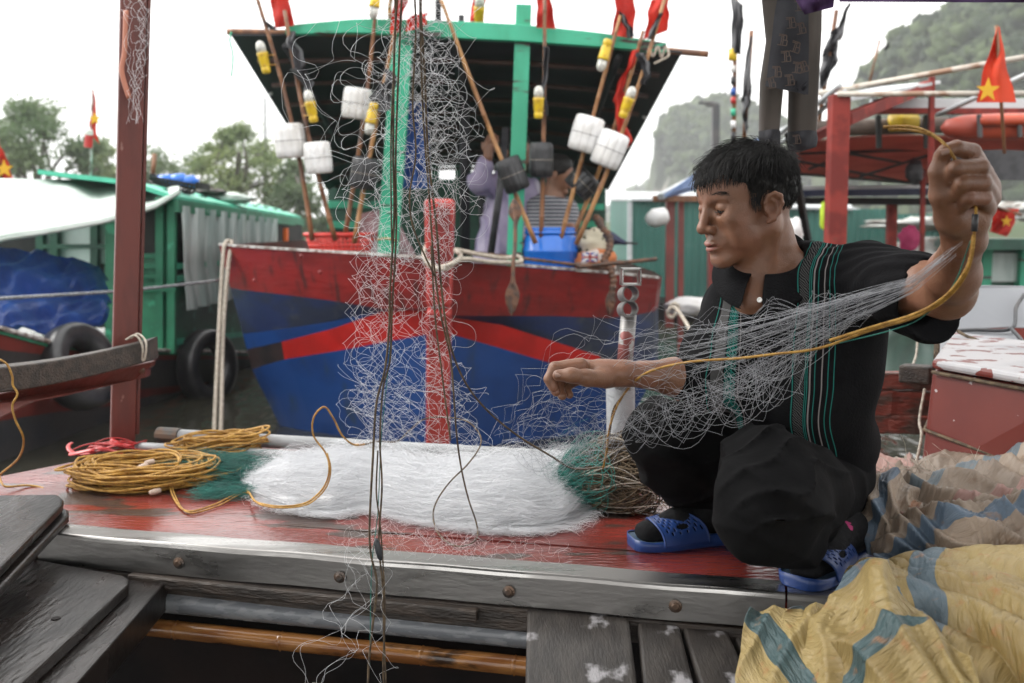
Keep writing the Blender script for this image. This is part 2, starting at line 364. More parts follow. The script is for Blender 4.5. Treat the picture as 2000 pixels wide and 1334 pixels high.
A0, B0 = PZ(89, 1048, 0), PZ(1560, 1170, 0)
dd = nrm(B0 - A0); pp = np.array([-dd[1], dd[0], 0.0])            # along the deck edge, away from the camera
def D(s, t, z=0.0): return A0 + dd * s + pp * t + np.array([0, 0, z])
boat = thing('fishing_boat', 'near fishing boat whose worn red plank deck with steel edge the man squats on', 'boat', (0, 2.2, -0.6))
ps = [0.068, 0.19, 0.40, 0.62, 0.84, 1.02]
for i in range(5):
    t0, t1 = ps[i] + .002, ps[i + 1] - .002; mb = MB()
    s0 = -0.42 + 0.28 * 0 ; n = 40
    top = np.array([[D(lerp(s0 - 0.22 + t * 0.42, 2.05, u), t, -0.001 * i * 0 + 0.0015 * math.sin(u * 9 + i * 2)) for u in np.linspace(0, 1, n)] for t in np.linspace(t0, t1, 5)])
    mb.slab(top, (0, 0, -0.035)); mb.build('deck_plank', m_deck, boat, smooth=False)
# steel angle along the edge, with its butt joint
for s0, s1, nm in ((-0.02, 1.478, 0), (1.482, 2.1, 1)):
    mb = MB(); prof = [(0.068, .0025), (0.066, .007), (0.005, .0085), (.002, .0075), (0.0, .004), (-0.0015, -.002), (-0.0015, -.058), (0.002, -.058), (0.003, -.002)]
    ss = np.linspace(s0, s1, 30)
    G = np.array([[D(s, t + .0012 * math.sin(s * 14), z + .0008 * math.sin(s * 23 + 1)) for s in ss] for t, z in prof])
    mb.grid(G, flip=True); mb.grid(np.array([G[0], G[-1]])); mb.build('edge_strip', m_steel, boat, smooth=False, bevel=0.0012)
for px, py in ((352, 1098), (660, 1130), (992, 1158), (1320, 1180)):
    b = PZ(px, py, -.03); u = np.dot(b - A0, dd); c = D(u, -.003, -.03); mb = MB()
    mb.lathe([(0, .0115), (.003, .012), (.0045, .008), (.007, .0075), (.0085, .005)], c, c - pp, n=12)
    mb.build('bolt', m_bolt, boat, smooth=False)
mb = MB(); mb.beam(D(-.3, .03, -.085), D(2.1, .03, -.085), .06, .045); mb.build('edge_beam', m_darkwood, boat, bevel=.003)
mb = MB(); mb.beam(D(.2, .005, -.075 + .004), D(.93, .005, -.079), .045, .024); mb.build('ledge_board', m_darkwood, boat, bevel=.004)
# open hold below
mb = MB()
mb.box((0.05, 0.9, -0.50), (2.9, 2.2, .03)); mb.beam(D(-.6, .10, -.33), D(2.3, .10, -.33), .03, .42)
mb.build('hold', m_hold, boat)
mb = MB()   # hull outside below the deck
hp = [D(-.72, -.4, 0), D(-.62, .1, 0), D(-.3, 1.0, 0), D(.0, 1.025, 0), D(2.2, 1.025, 0)]
G = np.array([[p + np.array([0, 0, z]) for p in hp] for z in (-.036, -.3, -.62)]); mb.slab(G, (0.02, -0.03, 0))
mb.build('hull_side', m_deck, boat)
# left post: two faces seen
pt, pb = P(260, -150, 2.90), PZ(239, 866, 0); pt = pb + (P(262, -90, 2.93) - pb)
mb = MB(); a = R(24); rx = np.array([math.cos(a), math.sin(a), 0]); ry = np.array([-math.sin(a), math.cos(a), 0]); V = []
for p, k in ((pb, 1), (lerp(pb, pt, .25), 1.0), (lerp(pb, pt, .5), .98), (lerp(pb, pt, .75), 1.01), (pt, 1.04)):
    V.append([p + rx * i * .034 * k + ry * j * .034 * k for i, j in ((-1, -1), (1, -1), (1, 1), (-1, 1))])
G = np.array(V); mb.grid(G, closeu=True); mb.add(G[-1], [(0, 1, 2, 3)]); mb.build('post', m_post, boat, bevel=.004)
mb = MB()
for k in (-1, 1):   # second lamination strip on the side
    pass
mb.beam(lerp(pb, pt, .02) + rx * .040, lerp(pb, pt, .98) + rx * .042, .010, .045, up=ry); mb.build('post_batten', m_post, boat, bevel=.002)
# rails
ra, rb = P(-160, 755, 2.25), P(300, 682, 2.86)
mb = MB(); n = 14
G = []
for i in range(n):
    u = i / (n - 1); c = lerp(ra, rb, u) + np.array([0, 0, -.018 * math.sin(u * math.pi)]); h = lerp(.064, .060, u); G.append([c + np.array([0, y, z]) for y, z in ((-.03, -h / 2), (-.03, h / 2), (.035, h / 2 + .004), (.035, -h / 2))])
G = np.array(G); mb.grid(G, closeu=True, flip=True); mb.add(G[0], [(0, 1, 2, 3)]); mb.add(G[-1], [(3, 2, 1, 0)]); mb.build('rail', m_darkwood, boat, bevel=.004)
mb = MB(); c0, c1 = P(-160, 835, 2.27), P(292, 723, 2.86)
poly = [P(-160, 802, 2.27), P(296, 706, 2.87), P(292, 718, 2.87), P(284, 722, 2.87), P(284, 738, 2.87), P(262, 742, 2.87), P(120, 775, 2.6), P(60, 786, 2.5), P(-30, 830, 2.35), P(-160, 862, 2.27)]
mb.prism(poly, (0, .045, 0)); mb.build('rail_beam', m_post, boat, bevel=.004)
mb = MB(); b = P(275, 722, 2.86); mb.lathe([(0, .012), (.004, .012), (.006, .006), (.010, .005)], b, b + np.array([0, -1, 0]), n=8); mb.build('bolt', m_bolt, boat)
# unseen canopy above the picture, its two sheets cut to shade the boards, not the net
mb = MB(); RZ = 1.38
xs = np.linspace(-.15, 2.3, 20); ys = np.linspace(2.2, 3.02, 8)
mb.slab(np.array([[(x, y, RZ + .05 + .012 * math.sin(x * 6) + .05 * (3 - y)) for x in xs] for y in ys]), (0, 0, .004)); mb.slab(np.array([[(x, y, RZ + .07 + .012 * math.sin(x * 6)) for x in np.linspace(-2.2, 2.3, 20)] for y in np.linspace(-1.4, 1.45, 8)]), (0, 0, .004)); mb.build('canopy', m_tarp_dark, boat, smooth=True)
mb = MB(); mb.beam((-1.9, 2.97, RZ + .0), (2.3, 2.97, RZ - .01), .05, .06); mb.build('canopy_beam', m_post, boat, bevel=.003)
for x in (-.1, .6, 1.5):
    mb = MB(); mb.beam((x, 2.2, RZ + .06), (x, 2.94, RZ + .015), .035, .04); mb.build('canopy_rafter', m_post, boat)
for (x, y) in ((2.2, 2.97), (2.2, 2.25), (2.2, -1.3), (-2.1, -1.3), (-2.1, 1.4), (2.2, 1.4)):
    mb = MB(); mb.beam((x, y, -.5), (x, y, RZ + (.08 if y < 2 else .0)), .07, .07); mb.build('post', m_post, boat)
# ---------------------------------------------------------------- loose boards, left
def board(pix, z, th, m, label, nm='loose_board', hole=None, tilt=0.0):
    mb = MB(); top = [PZ(x, y, z + tilt * i) for i, (x, y) in enumerate(pix)]
    n = len(top); mb.prism([p - np.array([0, 0, th]) for p in top], (0, 0, th)); o = mb.build(nm, m, bevel=.005)
    return tag(o, label, 'board', 'loose boards lying on the near boat')
board([(-140, 968), (112, 965), (124, 975), (122, 985), (-20, 1130), (-140, 1240)], .052, .018, m_blackwood, 'uppermost black wet board, stacked over the left end of the steel strip')
board([(-140, 1000), (122, 990), (134, 996), (134, 1006), (-20, 1170), (-140, 1290)], .028, .018, m_blackwood, 'black wet board directly beneath the uppermost one, its end showing below it')
o = board([(-160, 1085), (60, 1090), (238, 1122), (252, 1130), (250, 1140), (30, 1345), (-20, 1400), (-160, 1400)], -.045, .024, m_blackwood, 'broad black wet hatch board with a round knot hole, lowest at the left corner', 'hatch_board')
mb = MB(); hc = PZ(109, 1208, -.0445); mb.lathe([(0, .0085), (.0012, .0075), (.0008, .004)], hc, hc + np.array([0, 0, 1.]), n=14)
k = mb.build('knot_hole', m_hold, o)
mb = MB(); top = [PZ(x, y, -.07) for x, y in ((-60, 1100), (150, 1090), (335, 1112), (338, 1120), (140, 1345), (60, 1440), (-60, 1440))]
mb.prism([p - np.array([0, 0, .06]) for p in top], (0, 0, .06)); tag(mb.build('black_plank', m_blackwood, bevel=.004), 'thick black wet plank running out from under the hatch board to the steel strip', 'board', 'loose boards lying on the near boat')
# ---------------------------------------------------------------- weathered floor planks, right
def fplank(pix, z, label):
    mb = MB(); top = [PZ(x, y, z) for x, y in pix]; mb.prism([p - np.array([0, 0, .028]) for p in top], (0, 0, .028))
    tag(mb.build('floor_plank', m_greywood, bevel=.006), label, 'board', 'grey weathered floor planks beside the steel strip')
fplank([(1030, 1180), (1036, 1170), (1060, 1166), (1190, 1176), (1222, 1190), (1228, 1205), (1248, 1360), (1250, 1420), (1020, 1420), (1026, 1334)], -.062, 'widest grey weathered plank with white paint scabs and a rounded end')
fplank([(1243, 1186), (1316, 1190), (1322, 1200), (1362, 1360), (1366, 1420), (1262, 1420), (1258, 1360)], -.068, 'dark bare plank right of the paint scabbed plank')
fplank([(1324, 1192), (1400, 1198), (1412, 1210), (1470, 1340), (1490, 1420), (1390, 1420), (1372, 1350)], -.070, 'narrow dark plank whose far end touches the yellow sack')
fplank([(1418, 1210), (1560, 1216), (1640, 1300), (1700, 1420), (1510, 1420), (1480, 1330)], -.078, 'brown plank mostly hidden under the yellow sack')
# ---------------------------------------------------------------- pipes and bamboo
def rod(name, a, b, r, m, label, cat, ext=0.0, nodes=None, wob=0.0, n=14, parent=None, group=None):
    a = np.array(a); b = np.array(b); L_ = np.linalg.norm(b - a); t = nrm(b - a); k = 40
    pts = [a + t * L_ * u + np.array([0, 0, wob * math.sin(u * 3.1)]) for u in np.linspace(0, 1, k)]; rr = np.full(k, r)
    if nodes:
        pts, rr = [], []
        for u in sorted(list(np.linspace(0, 1, 24)) + [x + e for x in nodes for e in (-.006, -.003, 0, .003, .006) if 0 < x + e < 1]):
            pts.append(a + t * L_ * u + np.array([0, 0, wob * math.sin(u * 3.1)])); dmin = min(abs(u - x) for x in nodes)
            rr.append(r * (1.10 if dmin < .0012 else 0.97 if dmin < .004 else 1.0))
    mb = MB(); mb.tube(pts, rr, n=n); o = mb.build(name, m, parent, smooth=True)
    if label: tag(o, label, cat, group)
    return o
rod('plastic_pipe', D(.205, .005, -.118), D(1.1, .02, -.124), .0215, m_pvc, 'grey wet plastic pipe lying just below the steel strip', 'pipe')
rod('bamboo_pole', D(.10, -.005, -.170), D(1.1, .0, -.172), .0185, m_bamboo_wet, 'glossy brown bamboo pole below the grey pipe', 'pole', nodes=[.2, .43, .72, .9])
rod('plastic_pipe', PZ(322, 850, .03), PZ(1440, 914, .03), .020, m_pvcw, 'long pale pipe behind the white net heap along the far deck edge', 'pipe')
mb = MB(); c = PZ(322, 850, .03); e = PZ(352, 852, .03); mb.tube(catmull([c + (e - c) * u + np.array([0, 0.0, 0]) for u in (-.4, 0, .6, 1.)], 4), .0235, n=12); mb.build('rusty_end_cap', m_bolt, None); 
cap = bpy.data.objects['rusty_end_cap']; pipe2 = bpy.data.objects['plastic_pipe.001']
cap.data.transform(Matrix.Translation(cap.location - pipe2.location)); cap.location = (0, 0, 0); cap.parent = pipe2
rod('plastic_pipe', PZ(268, 872, .015), PZ(640, 893, .015), .0125, m_pvcw, 'thinner pale pipe whose end shows beside the foot of the red post', 'pipe')
# ================================================================ blue and red boat
m_hred = mat('hull_red_paint', (0.21, 0.011, 0.010), (0.15, 0.010, 0.009), ns=3, st=(1, 1, 3), rough=0.38, bump=0.8, bs=9, bst=(1, 1, 4), c3=(0.065, 0.012, 0.011), ns3=7, lo3=.54, hi3=.70, st3=(2.5, 2.5, .5))
m_hbright = mat('bright_red_paint', (0.42, 0.014, 0.011), (0.32, 0.012, 0.010), ns=5, rough=0.32, bump=0.5, bs=10)
m_hblue = mat('hull_blue_paint', (0.008, 0.048, 0.19), (0.006, 0.034, 0.14), ns=2.5, rough=0.33, bump=0.6, bs=7, c3=(0.022, 0.045, 0.10), ns3=5, lo3=.55, hi3=.75, st3=(2.2, 2.2, .6))
m_hnavy = mat('scuffed_navy_paint', (0.012, 0.018, 0.038), (0.008, 0.020, 0.075), ns=3.5, st=(1, 1, 2), rough=0.45, bump=0.7, bs=9, c3=(0.035, 0.04, 0.05), ns3=7, lo3=.58, hi3=.75)
m_hblack = mat('black_hull_paint', (0.012, 0.011, 0.012), (0.03, 0.02, 0.02), ns=6, rough=0.4, bump=0.4)
m_anti = mat('brown_bottom_paint', (0.10, 0.035, 0.025), (0.05, 0.022, 0.018), ns=6, rough=0.6, bump=0.5)
m_stem = mat('stem_red_paint', (0.40, 0.045, 0.038), (0.26, 0.02, 0.018), ns=6, st=(1, 1, .6), rough=0.35, bump=0.4, bs=12)
m_cap = mat('worn_white_edge', (0.50, 0.48, 0.46), (0.16, 0.12, 0.10), ns=22, rough=0.5, bump=0.5)
m_gpost = mat('green_painted_wood', (0.04, 0.42, 0.25), (0.03, 0.33, 0.19), ns=6, st=(1, 1, .3), rough=0.45, bump=0.7, bs=14, bst=(2, 2, .4), c3=(0.05, 0.04, 0.035), ns3=9, lo3=.60, hi3=.66, st3=(.5, 1, 3))
m_under = mat('black_roof_tarp', (0.016, 0.018, 0.022), (0.010, 0.011, 0.014), ns=3, rough=0.6, bump=0.4, bs=5)
m_rib = mat('brown_roof_rib', (0.10, 0.055, 0.045), (0.06, 0.035, 0.03), ns=8, rough=0.6)
m_dgreen = mat('dark_green_paint', (0.012, 0.085, 0.05), (0.008, 0.05, 0.032), ns=4, rough=0.5)
m_bamboo = mat('dry_bamboo', (0.42, 0.22, 0.085), (0.24, 0.11, 0.045), ns=5, st=(3, 3, 1), rough=0.45, bump=0.2, c3=(0.12, 0.055, 0.03), ns3=12, lo3=.6, hi3=.7)
m_bambood = mat('brown_bamboo', (0.24, 0.105, 0.045), (0.13, 0.055, 0.028), ns=5, st=(3, 3, 1), rough=0.45, c3=(0.05, 0.025, 0.018), ns3=10, lo3=.55, hi3=.7)
m_foamw = mat('white_foam_float', (0.80, 0.80, 0.80), (0.66, 0.65, 0.63), ns=7, rough=0.55, bump=0.2)
m_foamb = mat('black_rubber_float', (0.014, 0.015, 0.017), (0.03, 0.031, 0.034), ns=15, rough=0.42, bump=0.3)
m_yellow = mat('yellow_plastic', (0.68, 0.47, 0.02), (0.55, 0.36, 0.02), ns=20, rough=0.4)
m_lens = mat('clear_lamp_plastic', (0.66, 0.66, 0.60), (0.45, 0.45, 0.42), ns=60, rough=0.2)
m_redflag = mat('red_flag_cloth', (0.68, 0.045, 0.022), (0.52, 0.03, 0.02), ns=4, rough=0.8, translucent=0.35)
m_star = mat('yellow_star_cloth', (0.80, 0.50, 0.04), rough=0.8, translucent=0.3)
m_blackcloth = mat('black_plastic_cloth', (0.022, 0.022, 0.026), (0.045, 0.045, 0.05), ns=12, rough=0.5, bump=0.8, bs=14)
m_bluebar = mat('blue_barrel_plastic', (0.010, 0.15, 0.62), (0.008, 0.12, 0.52), ns=3, rough=0.25, coat=0.3)
m_basket = mat('red_basket_plastic', (0.70, 0.06, 0.045), (0.60, 0.05, 0.04), ns=8, rough=0.35)
m_iron = mat('rusty_iron', (0.07, 0.045, 0.035), (0.15, 0.075, 0.045), ns=25, rough=0.55, metal=0.3, bump=0.8, bs=60)
m_bluetarp = mat('blue_tarp', (0.03, 0.12, 0.42), (0.02, 0.08, 0.32), ns=5, rough=0.4, bump=1.0, bs=9)

def interp_row(us, xs, ys, u): return pw(us, xs, u), pw(us, ys, u)
big = thing('fishing_boat', 'blue and red wooden fishing boat, its blunt bow and red stem facing the camera', 'boat', (0, 6.5, WATER_Z))
US = [0, .25, .5, .75, .9, 1]
LR = [([840, 740, 635, 520, 460, 428], [507, 500, 494, 487, 483, 480]), ([840, 745, 640, 535, 480, 450], [603, 603, 586, 573, 567, 562]),
      ([840, 750, 650, 560, 512, 482], [604, 607, 642, 665, 676, 682]), ([840, 752, 655, 565, 520, 493], [652, 668, 686, 700, 712, 722]),
      ([840, 775, 700, 620, 575, 548], [888, 888, 880, 868, 850, 834]), ([840, 790, 730, 660, 625, 605], [925, 925, 915, 905, 890, 880])]
RRr = [([872, 980, 1090, 1200, 1250, 1286], [509, 518, 527, 536, 541, 545]), ([872, 978, 1080, 1190, 1245, 1278], [617, 617, 617, 621, 614, 608]),
       ([872, 978, 1085, 1185, 1240, 1278], [618, 634, 668, 700, 712, 722]), ([872, 978, 1085, 1185, 1235, 1268], [650, 680, 712, 738, 745, 750]),
       ([872, 960, 1050, 1130, 1170, 1200], [890, 896, 900, 896, 888, 880]), ([872, 940, 1010, 1070, 1110, 1130], [925, 930, 930, 925, 920, 915])]
def hull_half(rows, ysgn):
    nu = 33; nsub = [4, 4, 4, 7, 2]; mb = MB(); mats_ = []
    vt = [0, .25, .42, .55, .93, 1.0]
    def pt(r, u):
        x, y = interp_row(US, rows[r][0], rows[r][1], u); Yt = 4.93 + (.97 if ysgn < 0 else .80) * u ** 1.15; Yb = 5.28 + .68 * u
        return P(x, y, lerp(Yt, Yb, vt[r]))
    for r in range(5):
        G = []
        for k in range(nsub[r] + 1):
            w_ = k / nsub[r]; row = []
            for u in np.linspace(0, 1, nu):
                p = lerp(pt(r, u), pt(r + 1, u), w_); row.append(p)
            G.append(row)
        G = np.array(G)
        mi = {0: 0, 1: 1, 2: 2, 3: 3, 4: 5}[r]
        if r == 2:
            uc = .80 if ysgn < 0 else .73
            k = int(uc * (nu - 1)); mb.grid(G[:, :k + 1], 2, flip=ysgn > 0); mb.grid(G[:, k:], 4, flip=ysgn > 0)
        elif r == 1 and ysgn < 0:
            mb.grid(G[:4], 1); mb.grid(G[3:], 3)
        else: mb.grid(G, mi, flip=ysgn > 0)
    # the side running aft from the corner
    cor = [pt(r, 1.0) for r in range(6)]; sx = -1 if ysgn < 0 else 1
    for r in range(5):
        G = np.array([[cor[k] + np.array([sx * (.10 * min(1, t * 2) + .02 * t), t, .0]) for t in (0, .3, 1.0, 3.0, 6.0)] for k in (r, r + 1)])
        mb.grid(G, {0: 0, 1: 1, 2: 4, 3: 3, 4: 5}[r], flip=ysgn < 0)
    return mb
mh = [m_hred, m_hnavy, m_hbright, m_hblue, m_hblack, m_anti]
for rows, sg in ((LR, -1), (RRr, 1)):
    o = hull_half(rows, sg).build('hull', mh, big, smooth=False)
    for k in range(2): pass
# cap rail, stem, deck
mb = MB()
capL = [P(pw(US, LR[0][0], u), pw(US, LR[0][1], u) - 1, 4.93 + .97 * u ** 1.15) for u in np.linspace(1, 0, 20)]
capR = [P(pw(US, RRr[0][0], u), pw(US, RRr[0][1], u) - 1, 4.93 + .80 * u ** 1.15) for u in np.linspace(0, 1, 20)]
for seg in (capL, capR): mb.slab(np.array([[p + np.array([0, y, .0]) for p in seg] for y in (-.012, .055)]), (0, 0, .012))
mb.build('cap_rail', m_cap, big)
mb = MB()
st_t, st_m, st_b = P(859, 388, 4.84), P(858, 600, 4.86), P(855, 910, 5.12)
for a_, b_, w0, w1 in ((st_t, st_m, .148, .12), (st_m, st_b, .12, .12)):
    mb.beam(a_, b_, w0, .11, up=(0, 1, 0), taper=w1 / w0)
o = mb.build('stem_post', m_stem, big, bevel=.025); o.modifiers['bevel'].segments = 4
mb = MB(); mb.beam(P(863, 404, 4.77), P(862, 560, 4.79), .075, .02, up=(0, 1, 0)); mb.build('stem_groove', m_hred, big, bevel=.008)
mb = MB(); mb.slab(np.array([[(-1.5, 6.05, .28), (-.42, 5.35, .28), (.15, 5.4, .24), (.7, 5.95, .18)], [(-1.9, 12, .28), (-.6, 12, .28), (.3, 12, .24), (1.0, 12, .16)]]), (0, 0, -.03)); mb.build('deck', m_dgreen, big)
# small planking seam and nails on the red band
for x, y in ((497, 548), (588, 500), (625, 532), (1080, 533), (1135, 535), (800, 520)):
    mb = MB(); u = (840 - x) / 412 if x < 856 else (x - 872) / 414; Yk = 4.93 + .9 * u ** 1.15 - .01; c = P(x, y, Yk); mb.ball(c, (.012, .008, .012), n=8); mb.build('rivet', m_hred, big, smooth=True)
# posts
def board_post(name, a, b, w_, d_, m, parent, **k):
    mb = MB(); mb.beam(a, b, w_, d_, up=(0, 1, 0)); return mb.build(name, m, parent, bevel=.004)
board_post('roof_post', P(788, 45, 5.62), P(756, 520, 5.6), .115, .05, m_gpost, big)
board_post('roof_post', P(1023, 10, 5.62), P(1004, 520, 5.6), .086, .05, m_gpost, big)
# roof
bx_ = [455, 560, 700, 860, 1020, 1180, 1300]; by_ = [66, 60, 52, 58, 66, 80, 95]
mb = MB(); xs = np.linspace(560, 1300, 24); G = []
for x in xs:
    h = .045 * (1 - .45 * abs((x - 940) / 370) ** 2); c = P(x, pw(bx_, by_, x), 5.58); G.append([c + np.array([0, y, z]) for y, z in ((-.03, -h), (-.03, h), (.03, h), (.03, -h))])
G = np.array(G); mb.grid(G, closeu=True, flip=True); mb.add(G[0], [(0, 1, 2, 3)]); mb.add(G[-1], [(3, 2, 1, 0)]); mb.build('roof_beam', m_gpost, big, bevel=.004)
mb = MB(); mb.tube(catmull([P(444, 62, 5.62), P(560, 64, 5.62), P(800, 66, 5.62)], 6), .018); mb.build('roof_pole', m_bambood, big, smooth=True); mb = MB(); mb.tube([P(1180, 88, 5.62), P(1383, 106, 5.62)], .018, n=10); mb.build('roof_pole', m_bambood, big, smooth=True)
def roofpt(u, v):
    xf = lerp(452, 1332, u); yf = pw(bx_ + [1332], [70, 66, 62, 66, 74, 88, 103, 104], xf) if False else pw([452, 560, 700, 860, 1020, 1180, 1332], [70, 70, 66, 68, 74, 88, 104], xf)
    a = P(xf, yf, 5.6); xb = lerp(640, 1188, u); b = P(xb, 372 - 48 * math.sin(math.pi * u) ** .7, 9.8); p = lerp(a, b, v)
    p[2] += -.02 * math.sin(v * 8 * math.pi) ** 2 * math.sin(math.pi * u); return p
G = np.array([[roofpt(u, v) for u in np.linspace(0, 1, 30)] for v in np.linspace(0, 1, 33)])
mb = MB(); mb.slab(G, (0, 0, .012)); mb.build('roof_tarp', m_under, big, smooth=True)
for v in (.08, .19, .30, .41, .53, .65, .77, .89, .985):
    mb = MB(); mb.tube([roofpt(u, v) + np.array([0, 0, -.03]) for u in np.linspace(.03, .97, 18)], .016, n=6); mb.build('roof_rib', m_rib, big, smooth=True)
for u in (.12, .5, .86):
    mb = MB(); mb.tube([roofpt(u, v) + np.array([0, 0, -.055]) for v in np.linspace(0, 1, 10)], .022, n=6); mb.build('roof_pole', m_under, big, smooth=True)
for (u, v) in ((.01, .25), (.01, .55), (.99, .33), (.99, .55)):
    mb = MB(); mb.ball(roofpt(u, v) + np.array([0, -.01, -.008]), .014, n=8); mb.build('eyelet', m_foamw, big)
# wheelhouse at the back of the shelter
mb = MB(); Yw = 9.9
def wbox(x0, y0, x1, y1, Y, dpt=.05, m=0):
    a = P(x0, y0, Y); b = P(x1, y1, Y); mb.box(((a[0] + b[0]) / 2, Y + dpt / 2, (a[2] + b[2]) / 2), (abs(b[0] - a[0]), dpt, abs(a[2] - b[2])), mi=m)
wbox(640, 350, 1182, 520, Yw); 
for x in (655, 735, 842, 888, 905, 965, 1010, 1100, 1165): wbox(x, 300, x + 16, 372, Yw - .02)
wbox(640, 350, 745, 358, Yw - .03); wbox(720, 300, 838, 374, Yw - .03); wbox(1000, 300, 1182, 374, Yw - .03)
mb.build('wheelhouse', m_dgreen, big)
mb = MB()
for y0 in (392, 432): wbox(640, y0, 760, y0 + 14, Yw - .08)
mb.build('wheelhouse_ledge', m_gpost, big); mb = MB()
for y0 in (398, 432): wbox(1085, y0, 1180, y0 + 12, Yw - 1.0)
mb.build('shelter_bench', m_gpost, big)
mb = MB(); 
for s_, (x, y) in enumerate(((905, 120), (905, 420))): pass
mb.tube([P(907, 70, 6.4), P(908, 500, 6.4)], .035, n=8); mb.tube([P(940, 330, 7.2), P(945, 500, 7.2)], .03, n=8); mb.build('shelter_post', m_under, big, smooth=True)

# ---- cloth helper: pixel outline corners tl, tr, br, bl at depth Y, folds along the drop
def cloth(tl, tr, br, bl, Y, amp=.02, nf=3, nu=18, nv=18, seed=0, th=.002, edge=.0, drop=1.0, Y2=None):
    g = np.random.default_rng(seed); ph = g.uniform(0, 6.28, 6); G = []
    for j in range(nv):
        v = j / (nv - 1); row = []
        for i in range(nu):
            u = i / (nu - 1); x = lerp(lerp(tl[0], bl[0], v), lerp(tr[0], br[0], v), u); y = lerp(lerp(tl[1], bl[1], v), lerp(tr[1], br[1], v), u)
            x += edge * math.sin(v * 7 + ph[0]) + edge * .5 * math.sin(v * 15 + ph[1]); 
            dY = amp * (math.sin(u * nf * 6.28 + ph[2] + v * 1.5) * .6 + math.sin(u * nf * 3.1 + v * 5 + ph[3]) * .5 + .4 * math.sin(v * 9 + ph[4] + u * 3))
            row.append(P(x, y, lerp(Y, Y2 or Y, v) + dY))
        G.append(row)
    mb = MB(); mb.slab(np.array(G), (0, th, 0)); return mb
def star(c, r, rot=0.0, Y=-.006):
    mb = MB(); pts = [np.array(c) + np.array([math.sin(a + rot) * q, 0, math.cos(a + rot) * q]) for k in range(10) for a, q in [(k * math.pi / 5, r if k % 2 == 0 else r * .4)]]
    mb.prism(pts, (0, .004, 0)); return mb
# ---------------------------------------------------------------- marker poles with floats
def marker_pole(base, top, Y, label, flt=None, lamp=None, flags=(), dark=False, r=.0125, Y1=None, extra=None):
    b = P(base[0], base[1], Y); t_ = P(top[0], top[1], Y1 or Y - .1)
    root = thing('marker_pole', label, 'pole', tuple(P(base[0], base[1], Y)), 'bamboo marker poles with floats standing in the bow')
    L_ = np.linalg.norm(t_ - b); ax = nrm(t_ - b); g = np.random.default_rng(int(base[0]))
    pts, rr = [], []; bend = g.normal(0, .02)
    nodes = np.arange(.1, 1, .13 + g.uniform(0, .02))
    for u in sorted(list(np.linspace(0, 1, 14)) + [q + e for q in nodes for e in (-.004, 0, .004)]):
        p = b + ax * L_ * u + np.array([bend * math.sin(u * 3.1), 0, 0]); pts.append(p); k = min(abs(u - q) for q in nodes); rr.append(r * (1.18 if k < .002 else 1) * (1.1 - .35 * u))
    mb = MB(); mb.tube(pts, rr, n=8); mb.build('bamboo', m_bambood if dark else m_bamboo, root, smooth=True)
    def near(px, py):
        u = min(np.linspace(0, 1, 200), key=lambda q: np.linalg.norm(P(px, py, (1 - q) * Y + q * (Y1 or Y - .1)) - (b + ax * L_ * q))); return b + ax * L_ * u + np.array([bend * math.sin(u * 3.1), 0, 0])
    if flt:
        for (px, py, hl, rad, kind, tilt) in flt:
            c = P(px, py, Y - .06); a_ = nrm(ax + np.array([tilt, 0, 0])); hl, rad = hl * Y / F, rad * Y / F
            prof = [(-hl, rad * .35), (-hl * .99, rad * .8), (-hl * .9, rad * .97), (-hl * .5, rad), (0, rad * 1.01), (hl * .5, rad), (hl * .9, rad * .95), (hl * .99, rad * .78), (hl, rad * .3)]
            mb = MB(); mb.lathe([(h + hl, q) for h, q in prof], c - a_ * hl, c + a_ * hl, n=72, rib=12, ribd=.08)
            f = mb.build('float', m_foamw if kind == 'w' else m_foamb, root, smooth=True)
            mb = MB(); k = 24; mb.tube([c + rad * 1.015 * (math.cos(q) * nrm(np.cross(a_, (0, 1, 0))) + math.sin(q) * np.cross(a_, nrm(np.cross(a_, (0, 1, 0))))) for q in np.linspace(0, 6.28, k)], .0013, n=4)
            mb.build('binding', m_foamb if kind == 'w' else m_rope_white, f)
    if lamp:
        px, py, up = lamp; c = P(px, py, Y - .14); a_ = ax if up > 0 else -ax; s = Y / F
        mb = MB(); mb.lathe([(-30 * s, 5 * s), (-28 * s, 8 * s), (-20 * s, 8.5 * s), (-18 * s, 7 * s), (-15 * s, 9 * s), (4 * s, 10 * s), (8 * s, 11 * s)], c, c + a_, n=14)
        l = mb.build('lamp_body', m_yellow, root, smooth=True)
        mb = MB(); mb.lathe([(8 * s, 9 * s), (20 * s, 9 * s), (26 * s, 7.5 * s), (30 * s, 3 * s)], c, c + a_, n=14); mb.build('lamp_lens', m_lens, l, smooth=True)
        mb = MB()
        for h in (-16, 2): 
            q0 = c + a_ * h * s; q1 = near(px, py) + a_ * h * s; mb.tube([q0 + np.array([0, -11 * s, 0]), lerp(q0, q1, .5) + np.array([0, -.02, 0]), q1 + np.array([0, -.012, 0])], .004, n=5)
        mb.build('tie', m_rope_yellow, root)
    for f in flags:
        mb = cloth(*f[:4], Y - .08 + f[5] if len(f) > 5 else Y - .08, amp=.02, nf=1.5, edge=f[6] if len(f) > 6 else 2, seed=int(f[0][0]))
        fl = mb.build('flag' if f[4] is m_redflag else 'black_streamer', f[4], root, smooth=True)
    if extra: extra(root)
    return root
marker_pole((610, 470), (493, -30), 5.55, 'far left marker pole with a white float, yellow lamp and black and red cloth', [(566, 275, 32, 29, 'w', .12)], (514, 112, 1),
            [((526, -20), (562, -20), (574, 50), (536, 55), m_redflag, 0, 1), ((500, 18), (516, 40), (545, 60), (528, 58), m_blackcloth, -.02, 2)], dark=True)
